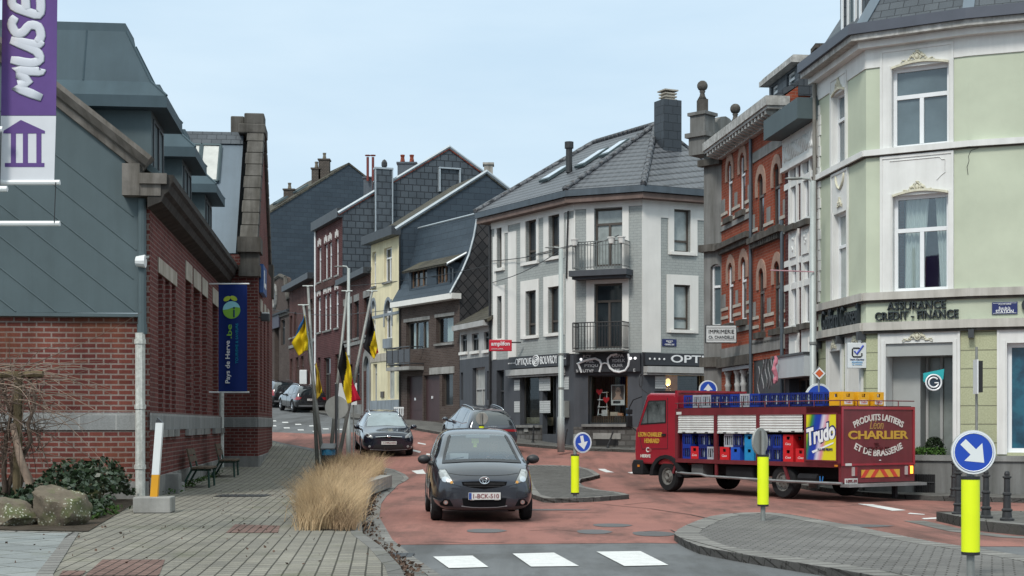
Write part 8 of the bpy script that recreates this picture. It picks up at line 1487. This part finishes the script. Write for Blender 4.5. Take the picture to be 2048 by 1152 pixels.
# round sign back, white board and bin behind the grass
c = at(673, 815, 42.2); t = thing('round_sign', 'large grey back of a round sign on a dark post among the flagpoles', 'traffic sign', (c.x, 42.2, .1)); m = MB(); m.tube([(c.x, 42.15, .1), (c.x, 42.15, 2.75)], .04, 8); m.build('post', fr_dark, t); M = disc(c, .33, 0, .0); m = MB(); m.prism(ell(M, .33), (0, .025, 0)); m.build('sign_disc', sback, t)
c = at(692, 788, 50.0); t = thing('notice_board', 'white rectangular board behind the round sign and leaning flagpoles', 'board', (c.x, 50, .5)); m = MB(); m.box(c.x-.37, c.x+.37, 49.98, 50.03, c.z-.37, c.z+.37); m.build('board', swhite, t); m = MB()
for s in (-1, 1): m.tube([(c.x+s*.25, 50.06, .5), (c.x+s*.25, 50.06, c.z+.3)], .025, 6)
m.build('board_post', galv, t)
p = gp(657, 930, .1); D = 41.8; x = (657-1024)*D/FPX; t = thing('litter_bin', 'black litter bin with bright blue band beside the leaning flagpoles', 'bin', (x, D, .12)); m = MB(); m.lathe([(.14, .1), (.17, .12), (.185, .62)], (x, D, .1), 14); m.build('bin_body', plain('bin_black', (.02, .022, .022), .5, var=.1), t); m = MB(); m.lathe([(.195, .621), (.20, .78)], (x, D, .1), 14); m.build('bin_band', plain('bin_blue', (.015, .13, .24), .5, var=.1), t); m = MB(); m.prism([(x-.2, D-.2, .885), (x+.2, D-.2, .885), (x+.2, D+.2, 1.02), (x-.2, D+.2, 1.02)], (0, 0, .03)); m.build('bin_lid', fr_dark, t)
# benches
def bench(x, y, lab):
    t = thing('park_bench', lab, 'bench', (x, y, g(y)+.1), R(6), group='green metal benches with wooden planks', local=True); gm = plain('bench_green', (.012, .045, .033), .5, var=.1); wm = plain('bench_wood', (.115, .088, .066), .8, var=.25, scale=5, streak=.3); Ln = 1.5
    for i, yy in enumerate((.12, Ln-.12)):
        for pts in ([(.42, yy, 0), (.40, yy, .43)], [(-.22, yy, 0), (.02, yy, .43)]): m = MB(); m.tube([(.0+a, b, c) for a, b, c in pts], .028, 6); m.build('leg', gm, t)
        m = MB(); m.tube([(-.02, yy, .42), (.46, yy, .42)], .026, 6); m.build('seat_bearer', gm, t); m = MB(); m.tube([(.02, yy, .42), (-.10, yy, .92)], .026, 6); m.build('back_support', gm, t)
    for k in range(3): m = MB(); m.box(.02+k*.155, .155+k*.155, 0, Ln, .446, .486); m.build('seat_plank', wm, t)
    for k in range(2): z = .60+k*.165; xx = -.02-(z-.42)*.24+.03; m = MB(); m.obox((xx, 0, z), (0, Ln, 0), (-.034, 0, .14), (.035, 0, .008)); m.build('back_plank', wm, t)
bench(-7.52, 34.6, 'nearer green bench with brown planks against the brick hall'); bench(-7.98, 40.2, 'farther green bench with brown planks below the blue hanging banner')
# leaning marker post in a concrete block
t = thing('marker_post', 'leaning white post with yellow foot in a concrete block by the hall corner', 'post', (-6.0, 25.1, .1)); m = MB(); m.obox((-6.36, 24.8, .1), (.62, .06, 0), (-.03, .5, 0), (0, 0, .27)); m.build('concrete_block', conc, t, bevel=.02); b0, b1 = Vector((-6.06, 25.05, .365)), Vector((-5.965, 25.05, 1.62)); d = (b1-b0)
for nm, a, b, mm in (('yellow_foot', 0, .30, plain('post_yellow', (.66, .31, .01), .5, var=.06)), ('white_shaft', .301, 1.0, swhite)): m = MB(); m.obox(b0+d*a+Vector((-.06, -.05, 0)), (.12, 0, 0), (0, .10, 0), d*(b-a)); m.build(nm, mm, t)
m = MB(); e = b0+d*1.001; m.prism([e+Vector((-.06, -.05, 0)), e+Vector((.06, -.05, 0)), e+Vector((-.03, -.05, .09))], (0, .1, 0)); m.build('dark_tip', fr_dark, t)
# blue banner on the hall
BD = 42.0; a, b = at(437, 569, BD), at(494, 783, BD); t = thing('hanging_banner', 'tall dark blue banner with green round emblem on the brick hall wall', 'banner', ((a.x+b.x)/2, BD, b.z)); navyb = plain('banner_navy', (.008, .022, .125), .6, var=.12, scale=1.5)
m = MB(); n = 10
for i in range(n): x0, x1 = a.x+(b.x-a.x)*i/n, a.x+(b.x-a.x)*(i+1)/n; yy = lambda x: BD+.015*math.sin(x*9); m.prism([(x0, yy(x0), b.z), (x1, yy(x1), b.z), (x1, yy(x1), a.z), (x0, yy(x0), a.z)], (0, .006, 0))
m.build('banner_cloth', navyb, t)
for z in (a.z+.02, b.z-.02): MB().tube([(a.x-.42, BD+.02, z), (b.x+.06, BD+.02, z)], .022, 8).build('banner_rod', swhite, t)
cx = (a.x+b.x)/2; Mv = lambda px, py: frameM(at(px, py, BD)+Vector((0, -.022, 0)), (0, 0, 1), (-1, 0, 0))
lettering('Pays de Herve', Mv(457, 724), 85*BD/FPX, .165, pvc, t, bold=.012); gr = plain('banner_green', (.20, .42, .06), .6, var=.05); lettering('.be', Mv(459, 663), 28*BD/FPX, .14, gr, t, bold=.01); lettering('TOURISME & SAVEURS', Mv(474, 687), 80*BD/FPX, .075, plain('banner_teal', (.015, .22, .36), .6, var=.05), t, bold=.01)
q = at(463.5, 620, BD)+Vector((0, -.02, 0)); M = frameM(q, (1, 0, 0), (0, 0, 1)); r_ = 17.5*BD/FPX; m = MB(); m.prism(ell(M, r_), (0, .003, 0)); m.build('logo_disc', gr, t); m = MB(); m.prism([M @ Vector((r_*math.cos(R(s)), r_*math.sin(R(s)), .002)) for s in range(15, 181, 11)]+[M @ Vector((-.1, .02, .002)), M @ Vector((.08, .09, .002))], (0, -.001, 0)); m.build('logo_sky', plain('logo_sky', (.25, .55, .62), .6, var=.1), t); m = MB(); m.tube([M @ Vector((.07, .0, .006)), M @ Vector((.07, -.2, .006))], .022, 6); m.sphere(M @ Vector((.07, .06, .006)), .028, 8); m.build('logo_letter', navyb, t); m = MB()
for dx, dy, an in ((-.13, .32, .5), (.06, .33, -.5)): m.prism([M @ (Vector((dx, dy, .002))+Matrix.Rotation(an, 3, 'Z') @ Vector((.11*math.cos(s*.5236)*(1 if s < 7 else 1), .065*math.sin(s*.5236), 0))) for s in range(12)], (0, -.001, 0))
m.build('logo_leaf', plain('leaf_lime', (.38, .50, .06), .6, var=.1), t)
# museum banner at the near left, on a pole just outside the picture
MD = 18.0; P = lambda px, py, d=0.0: at(px, py, MD)+Vector((0, d, 0)); t = thing('museum_banner', 'large purple and white hanging banner with pale brush lettering and temple emblem', 'banner', P(60, 360)); pur = plain('banner_purple', (.115, .065, .215), .65, var=.10, scale=2); wht = plain('banner_white', (.60, .61, .64), .65, var=.05)
def cloth(nm, x0, x1, y0, y1, mm, dx=0): m = MB(); m.prism([P(x0-dx, y1), P(x1-dx, y1), P(x1, y0), P(x0, y0)], (0, .008, 0)); return m.build(nm, mm, t)
cloth('banner_purple', 6, 116, -140, 231, pur, 4); cloth('banner_white', 2, 112, 232, 368, wht, 4); m = MB()
for pts in ([P(-20, 365), P(120, 365)], [P(-20, 447), P(120, 447)]): MB().tube(pts, .032, 8).build('banner_rod', swhite, t)
m = MB(); m.tube([P(113, 365, -.03), P(110, 447, -.03)], .006, 4); m.build('tie_cord', black, t); m = MB(); m.tube([P(4, 265, -.03), P(1, 385, -.03)], .006, 4); m.build('tie_cord', black, t); m = MB(); m.tube([P(-95, 1130), P(-95, -200)], .06, 10); m.tube([P(-95, 365), P(-20, 365)], .02, 6); m.build('banner_pole', galv_lt, t)
Mr = lambda px, py: frameM(P(px, py, -.004), Vector((.10, 0, 1)).normalized(), Vector((-1, 0, .10)).normalized()); let = plain('banner_letter', (.56, .58, .63), .6, var=.03); ink = pur
for y0, st in ((196, ([(0, .0), (.25, 1.0), (.47, .30), (.80, 1.0), (.88, .02), (1.0, .0)],)), (137, ([(.12, 1), (.10, .32), (.28, .02), (.58, .14), (.80, 1.0)], [(.80, 1.0), (.76, .12), (.96, .0)])), (92, ([(.86, .84), (.58, 1.0), (.26, .84), (.34, .60), (.66, .40), (.66, .10), (.34, .0), (.04, .16)],)), (36, ([(.95, .96), (.55, .98), (.22, .95), (.12, .50), (.05, .06), (.40, .02), (.82, .06)], [(.14, .50), (.45, .52), (.72, .53)]))):
    m = MB(); k = MD/FPX; O = P(84, y0, -.008)
    for s_ in st:
        q = []
        for (a0, b0), (a1, b1) in zip(s_, s_[1:]): q += [(a0+(a1-a0)*i/3, b0+(b1-b0)*i/3) for i in range(3)]
        q.append(s_[-1]); q = [q[0]]+[tuple((q[i-1][j]+2*q[i][j]+q[i+1][j])/4 for j in (0, 1)) for i in range(1, len(q)-1)]+[q[-1]]
        w = [O+Vector((-(b_*62)*k, 0, (a_*58+b_*10)*k)) for a_, b_ in q]; c0 = len(m.v); m.tube(w, [.045]+[.058]*(len(w)-2)+[.048], 8)
        for v in m.v[c0:]: v.y = O.y+(v.y-O.y)*.12
    m.build('lettering', let, t, smooth=True)
m = MB(); m.prism([P(28, -30, -.006), P(34, -34, -.006), P(18, -14, -.006), P(13, -16, -.006)], (0, .002, 0)); m.build('accent_mark', let, t); m = MB()
m.prism([P(7, 262, -.004), P(42, 240, -.004), P(90, 262, -.004), P(90, 267, -.004), P(7, 267, -.004)], (0, .002, 0)); m.prism([P(10, 326, -.004), P(89, 326, -.004), P(89, 334, -.004), P(10, 334, -.004)], (0, .002, 0))
for x in (22, 46, 73): m.prism([P(x, 326.1, -.004), P(x+10, 326.1, -.004), P(x+10, 266.9, -.004), P(x, 266.9, -.004)], (0, .002, 0))
m.build('temple_emblem', pur, t)
t = thing('orange_banner', 'orange and white banner edge beside the large purple banner', 'banner', P(-30, 380)); cl = lambda nm, y0, y1, mm: (lambda m: m.build(nm, mm, t))(MB().prism([P(-60, y1, -.2), P(4.5, y1, -.2), P(4.5, y0, -.2), P(-60, y0, -.2)], (0, .008, 0))); cl('banner_orange', -140, 106, plain('banner_orange', (.72, .20, .01), .6, var=.05)); cl('banner_white', 107, 383, wht); [MB().tube([P(-70, y, -.2), P(x, y, -.2)], .035, 8).build('banner_rod', swhite, t) for x, y in ((26, 383), (17, 265))]
# floodlight on the hall corner
c = FF.pt(FF.hit(284, 525)[0], FF.hit(284, 525)[1], .22); t = thing('floodlight', 'small white floodlight on the corner of the brick hall', 'floodlight', c); m = MB(); m.lathe([(.05, -.1), (.10, -.08), (.13, .08), (.13, .1)], c, 12, 'X'); m.build('lamp_housing', swhite, t); m = MB(); m.tube([c+Vector((.05, 0, .05)), c+Vector((.12, .15, .1))], .03, 6); m.build('bracket', galv, t)
c = FX.pt(.35, 4.95, .0); t = thing('wall_lantern', 'dark lantern on a bracket at the corner of the brick hall wing', 'wall lamp', c); m = MB(); m.obox(c+FX.n*.22+Vector((-.13, -.13, -.12)), (.26, 0, 0), (0, .26, 0), (0, 0, .24)); m.build('lantern_body', fr_dark, t, bevel=.02); m = MB(); m.tube([c, c+FX.n*.25], .025, 6); m.build('bracket', metal_dk, t); m = MB(); m.obox(c+FX.n*.22+Vector((-.1, -.1, .125)), (.2, 0, 0), (0, .2, 0), (0, 0, .03)); m.build('lantern_top', swhite, t)
c = at(607, 755, 88.4); m = MB(); m.box(c.x-.22, c.x+.22, c.y-.15, c.y+.15, c.z-.45, c.z+.45); tag(m.build('utility_box', swhite, loc=c, bevel=.03), 'small white utility box on the wall of the brick terrace house', 'utility box')
# overhead cables
def cable(a, b, sag, lab): m = MB(); m.tube([a.lerp(b, i/20)+Vector((0, 0, -sag*math.sin(math.pi*i/20))) for i in range(21)], .016, 5); tag(m.build('overhead_cable', black, loc=a), lab, 'cable')
cable(at(1145, 492, 54.3), at(983, 522, 59.7), .1, 'black cable strung along the opticians left facade below the upper windows'); cable(at(1145, 490, 54.3), at(700, 572, 75), .25, 'long thin cable from the opticians corner toward the yellow house'); cable(at(1122, 500, 52), at(985, 565, 59.7), .15, 'cable drooping from the grey lamp post to the far end of the opticians'); cable(at(1150, 490, 54), at(1238, 470, 53.4), .1, 'short cable running past the upper balcony of the opticians'); cable(at(540, 618, 90), at(780, 620, 68), .3, 'thin cable crossing in front of the brick terrace houses')
# little things by the brown house
c = at(797, 838, 64); t = thing('white_chair', 'small white chair standing outside the brown mansard house', 'chair', (c.x, 64, g(64)+.1)); m = MB(); z = g(64)+.1; m.box(c.x-.22, c.x+.22, 63.8, 64.2, z+.42, z+.46); m.build('seat', swhite, t)
for dx in (-.2, .17):
    for y in (63.82, 64.15): m = MB(); m.box(c.x+dx, c.x+dx+.03, y, y+.03, z, z+.42); m.build('leg', swhite, t)
m = MB(); m.box(c.x-.22, c.x+.22, 64.17, 64.2, z+.74, z+.80)
for i in range(5): m.box(c.x-.2+i*.09, c.x-.16+i*.09, 64.17, 64.2, z+.46, z+.739)
m.build('backrest', swhite, t)
# ================================================================ plants
def blades(name, mat, n, area, hfun, lean, wd, seed, rise=0.0, seg=3, z0=None, clump=0):
    r = np.random.default_rng(seed); P = []; lo = np.min(area, 0); hi = np.max(area, 0); A = np.array(area)
    def ins(q):
        c = np.zeros(len(q), bool); j = len(A)-1
        for i in range(len(A)):
            cond = ((A[i, 1] > q[:, 1]) != (A[j, 1] > q[:, 1])) & (q[:, 0] < (A[j, 0]-A[i, 0])*(q[:, 1]-A[i, 1])/(A[j, 1]-A[i, 1]+1e-12)+A[i, 0]); c ^= cond; j = i
        return c
    if clump: cc = r.uniform(lo, hi, (clump*3, 2)); cc = cc[ins(cc)]; q = cc[r.integers(0, len(cc), n)]+r.normal(0, .10, (n, 2)); ctr = None
    else: q = r.uniform(lo, hi, (n*3, 2)); q = q[ins(q)][:n]
    n = len(q); base = np.stack([q[:, 0], q[:, 1], np.array([g(y)+.1 for y in q[:, 1]])], 1); h = hfun(q, r); an = r.uniform(0, 2*np.pi, n); le = np.abs(r.normal(lean, lean*.5, n)); d = np.stack([np.cos(an), np.sin(an), np.zeros(n)], 1); s = np.stack([-np.sin(an+1.2), np.cos(an+1.2), np.zeros(n)], 1); V = []
    for k in range(seg+1):
        t = k/seg; c = base+d*(le*h*t**1.8)[:, None]; c[:, 2] += h*t*(1-.22*le*t); w_ = wd*(1-t*.85); V += [c-s*w_, c+s*w_]
    V = np.stack(V, 1).reshape(-1, 3); m = (seg+1)*2; F = []
    for k in range(seg): F.append(np.stack([np.arange(n)*m+2*k, np.arange(n)*m+2*k+1, np.arange(n)*m+2*k+3, np.arange(n)*m+2*k+2], 1))
    F = np.concatenate(F); me = bpy.data.meshes.new(name); me.from_pydata(V.tolist(), [], F.tolist()); me.materials.append(mat); metric_uv(me); o = bpy.data.objects.new(name, me); col.objects.link(o); return kind(o, 'stuff')
straw = plain('straw_grass', (.46, .335, .20), .9, var=.45, scale=4); straw2 = plain('brown_grass', (.30, .205, .125), .9, var=.35, scale=6)
near = [(-2.88, 20.95), (-2.30, 20.8), (-2.58, 24), (-2.93, 27.5), (-3.60, 27.5), (-3.22, 23.5)]; far = [(-3.6, 27.3), (-3.02, 27.5), (-3.15, 30), (-3.45, 34), (-3.65, 39), (-3.75, 42), (-4.3, 44), (-4.8, 42), (-4.45, 36), (-3.9, 30)]; 
hf = lambda lo, hi: (lambda q, r: r.uniform(lo, hi, len(q))*(.8+.25*np.sin(q[:, 0]*3.1+q[:, 1]*1.9)))
blades('dry_grass', straw, 12000, near, hf(.42, .82), .42, .0045, 1, clump=26); blades('brown_dry_grass', straw2, 5000, near, hf(.22, .50), .7, .005, 2, clump=40); blades('dry_grass', straw, 9000, far, hf(.42, .80), .48, .006, 3, clump=90); blades('brown_dry_grass', straw2, 9000, far, hf(.40, .80), .6, .006, 4, clump=90)
def leaves(name, mat, pts, size, seed):
    r = random.Random(seed); m = MB()
    for c in pts: a = Vector((r.gauss(0, 1), r.gauss(0, 1), r.gauss(0, .6))).normalized()*size*r.uniform(.6, 1.3); b = a.orthogonal().normalized()*a.length*.75; b.rotate(Matrix.Rotation(r.uniform(0, 3), 3, a.normalized())); m.poly([c-a, c-a*.2+b, c+a, c-a*.2-b])
    return m.build(name, mat, recalc=False)
rn = random.Random(11); pts = []
for _ in range(9000):
    x, y = rn.uniform(-10.3, -6.2), rn.uniform(23.3, 29.4); f = max(0, 1-((x+7.6)/1.0)**2*.8-((y-26.6)/1.7)**2*.5); hgt = .12+.62*f+.10*math.sin(x*5)*math.cos(y*4)+.08
    if x > -6.05-(y-20.9)*.169 or (x > -6.95 and y < 23.4) or (x <= -6.95 and y < 23.9): continue
    pts.append(Vector((x, y, .11+max(.04, hgt)*rn.uniform(.55, 1.05))))
kind(leaves('ivy', plain('ivy_green', (.022, .040, .017), .45, var=.6, scale=9, spec=.5), pts, .055, 3), 'stuff')
pts = [Vector((rn.uniform(-9.6, -6.5), rn.uniform(22.2, 25.2), .11+rn.uniform(0, .14))) for _ in range(1500)]; kind(leaves('ground_cover', plain('grass_green', (.035, .07, .015), .7, var=.4, scale=9), pts, .05, 4), 'stuff')
def boulder(x, y, sx, sy, sz, seed, lab, rz=0, lich=.5):
    b = bmesh.new(); bmesh.ops.create_icosphere(b, subdivisions=4, radius=1); r = random.Random(seed); pl = [Vector((r.gauss(0, 1), r.gauss(0, 1), r.gauss(0, 1))).normalized() for _ in range(15)]; from mathutils import noise as nz
    for v in b.verts:
        p = v.co.normalized(); k = 1.0
        for q in pl:
            d = p.dot(q)
            if d > .01: k = min(k, .64/d)
        k *= 1+.10*nz.noise(p*2.2+Vector((seed, 0, 0)))+.045*nz.noise(p*7); v.co = Vector((p.x*sx, p.y*sy, p.z*sz))*k
    me = bpy.data.meshes.new('boulder'); b.to_mesh(me); b.free(); me.materials.append(rock_m()); metric_uv(me); [setattr(p, 'use_smooth', True) for p in me.polygons]; me.set_sharp_from_angle(angle=R(28)); o = bpy.data.objects.new('boulder', me); col.objects.link(o); o.location = (x, y, .1+sz*.45); o.rotation_euler = (.1, .15, rz); tag(o, lab, 'boulder', 'mossy boulders in the planting bed')
def rock_m():
    if 'rock' in MT: return MT['rock']
    m, t, p = newmat('rock'); p.inputs['Roughness'].default_value = .95; v = coord(t, 'Object'); o = ramp(t, noise(t, v, 3, 8, .7), [(.3, (.075, .06, .042)), (.7, (.19, .155, .115))]); o = mix(t, o, (.085, .105, .035), ramp(t, noise(t, v, 2.1, 6, .7), [(.48, (0, 0, 0)), (.62, (.85,)*3)])); vo = t.nodes.new('ShaderNodeTexVoronoi'); vo.inputs['Scale'].default_value = 21; t.links.new(v, vo.inputs['Vector']); mk = mix(t, ramp(t, vo.outputs['Distance'], [(.22, (1, 1, 1)), (.34, (0, 0, 0))]), ramp(t, noise(t, v, 1.7, 3), [(.5, (0, 0, 0)), (.58, (1, 1, 1))]), 1.0, 'MULTIPLY'); o = mix(t, o, (.44, .44, .36), mk); t.links.new(o, p.inputs['Base Color']); bump(t, p, noise(t, v, 9, 8, .7), .8, .03); MT['rock'] = m; return m
boulder(-6.66, 21.95, .60, .45, .46, 12, 'large mossy boulder with white lichen at the corner of the planting bed', .3); boulder(-7.45, 21.9, .62, .42, .34, 8, 'low wide boulder with lichen beside the wooden shrub support', .1); boulder(-8.1, 25.9, .42, .4, .42, 5, 'brown boulder half buried in ivy behind the large mossy one', .8); boulder(-7.75, 27.0, .33, .3, .55, 9, 'small pointed boulder rising from the ivy below the brick wall', .4)
t = thing('trellis_shrub', 'bare tangled climbing shrub with long drooping twigs on a wooden support', 'shrub', (-8.9, 26.6, .1)); wpost = plain('mossy_post', (.16, .125, .075), .9, var=.3, scale=4, streak=.3, bmp=.4); twig = plain('twig_brown', (.13, .095, .075), .9, var=.35, scale=5); twig2 = plain('twig_pale', (.24, .18, .14), .9, var=.3, scale=5)
m = MB(); m.tube([(-8.9, 26.6, .05), (-8.88, 26.6, 2.55)], [.085, .075], 9); m.build('support_post', wpost, t); m = MB(); m.tube([(-10.6, 26.7, 2.46), (-8.45, 26.65, 2.50)], .06, 7); m.build('support_beam', wpost, t); rn = random.Random(21)
for nm, cnt, mm, rr in (('twigs', 300, twig, .010), ('long_twigs', 34, twig2, .011)):
    m = MB()
    for i in range(cnt):
        long_ = nm != 'twigs'; p = Vector((rn.gauss(-9.35, .42) if not long_ else rn.uniform(-9.3, -8.6), 26.6+rn.uniform(-.5, .5), rn.uniform(.9, 2.6) if not long_ else rn.uniform(1.9, 2.65))); v = Vector((rn.gauss(0, .7), rn.gauss(0, .5), rn.gauss(0, .5))) if not long_ else Vector((rn.uniform(.3, 1.0), rn.uniform(-.5, .5), rn.uniform(-.1, .5))); q = [p.copy()]; dr = rn.uniform(.03, .16)
        for k in range(9): v += Vector((rn.gauss(0, .22 if not long_ else .10), rn.gauss(0, .2), rn.gauss(-.02, .22) if not long_ else -dr)); p = p+v*(.11 if not long_ else .16); p.z = max(.2, p.z); q.append(p.copy())
        m.tube(q, [rr*(1-.085*k) for k in range(10)], 4, cap=False)
    m.build(nm, mm, t, recalc=False)
for i in range(5):
    m = MB(); x = -9.75+.22*i; p = Vector((x, 26.7, .1)); q = [p]
    for k in range(8): p = p+Vector((rn.gauss(.0, .10), rn.gauss(0, .08), .30)); q.append(p)
    m.tube(q, [.055-.004*k for k in range(9)], 7); m.build('trunk', twig, t, smooth=True)
m = MB(); q = [Vector((-8.85, 26.4, .12)), Vector((-8.55, 26.3, .5)), Vector((-8.75, 26.35, .95)), Vector((-8.95, 26.5, 1.6))]; m.tube(q, [.10, .09, .07, .05], 8); m.build('trunk', twig2, t, smooth=True)
# dead leaves in the gutter
rn = random.Random(31); pts = []
for _ in range(900):
    t_ = rn.random()**1.3; i = t_*7; k = min(int(i), 6); a, b = Vector(inner[k+0]), Vector(inner[k+1]); c, d = Vector(outer[k]), Vector(outer[k+1]); f = i-k; e = a.lerp(b, f).lerp(c.lerp(d, f), min(.95, abs(rn.gauss(.15, .3)))); pts.append(Vector((e.x, e.y, g(e.y)+.02+rn.random()*.015)))
kind(leaves('leaf_litter', plain('dead_leaf', (.10, .066, .05), .9, var=.5, scale=30), pts, .028, 6), 'stuff')
rn = random.Random(33); pts = [Vector((x, y, g(y)+.112)) for x, y in ((rn.uniform(-6.5, -1.6), rn.uniform(15.5, 34)) for _ in range(160)) if x < -1.4-(y-15)*.06]; kind(leaves('scattered_leaves', MT['dead_leaf'], pts, .022, 7), 'stuff')
pts = [Vector((-7.22-.1078*(y-29.7)+abs(rn.gauss(.12, .1)), y, .13+rn.random()*.10)) for y in (rn.uniform(31, 45) for _ in range(420))]; kind(leaves('wall_weeds', MT['grass_green'], pts, .03, 8), 'stuff')
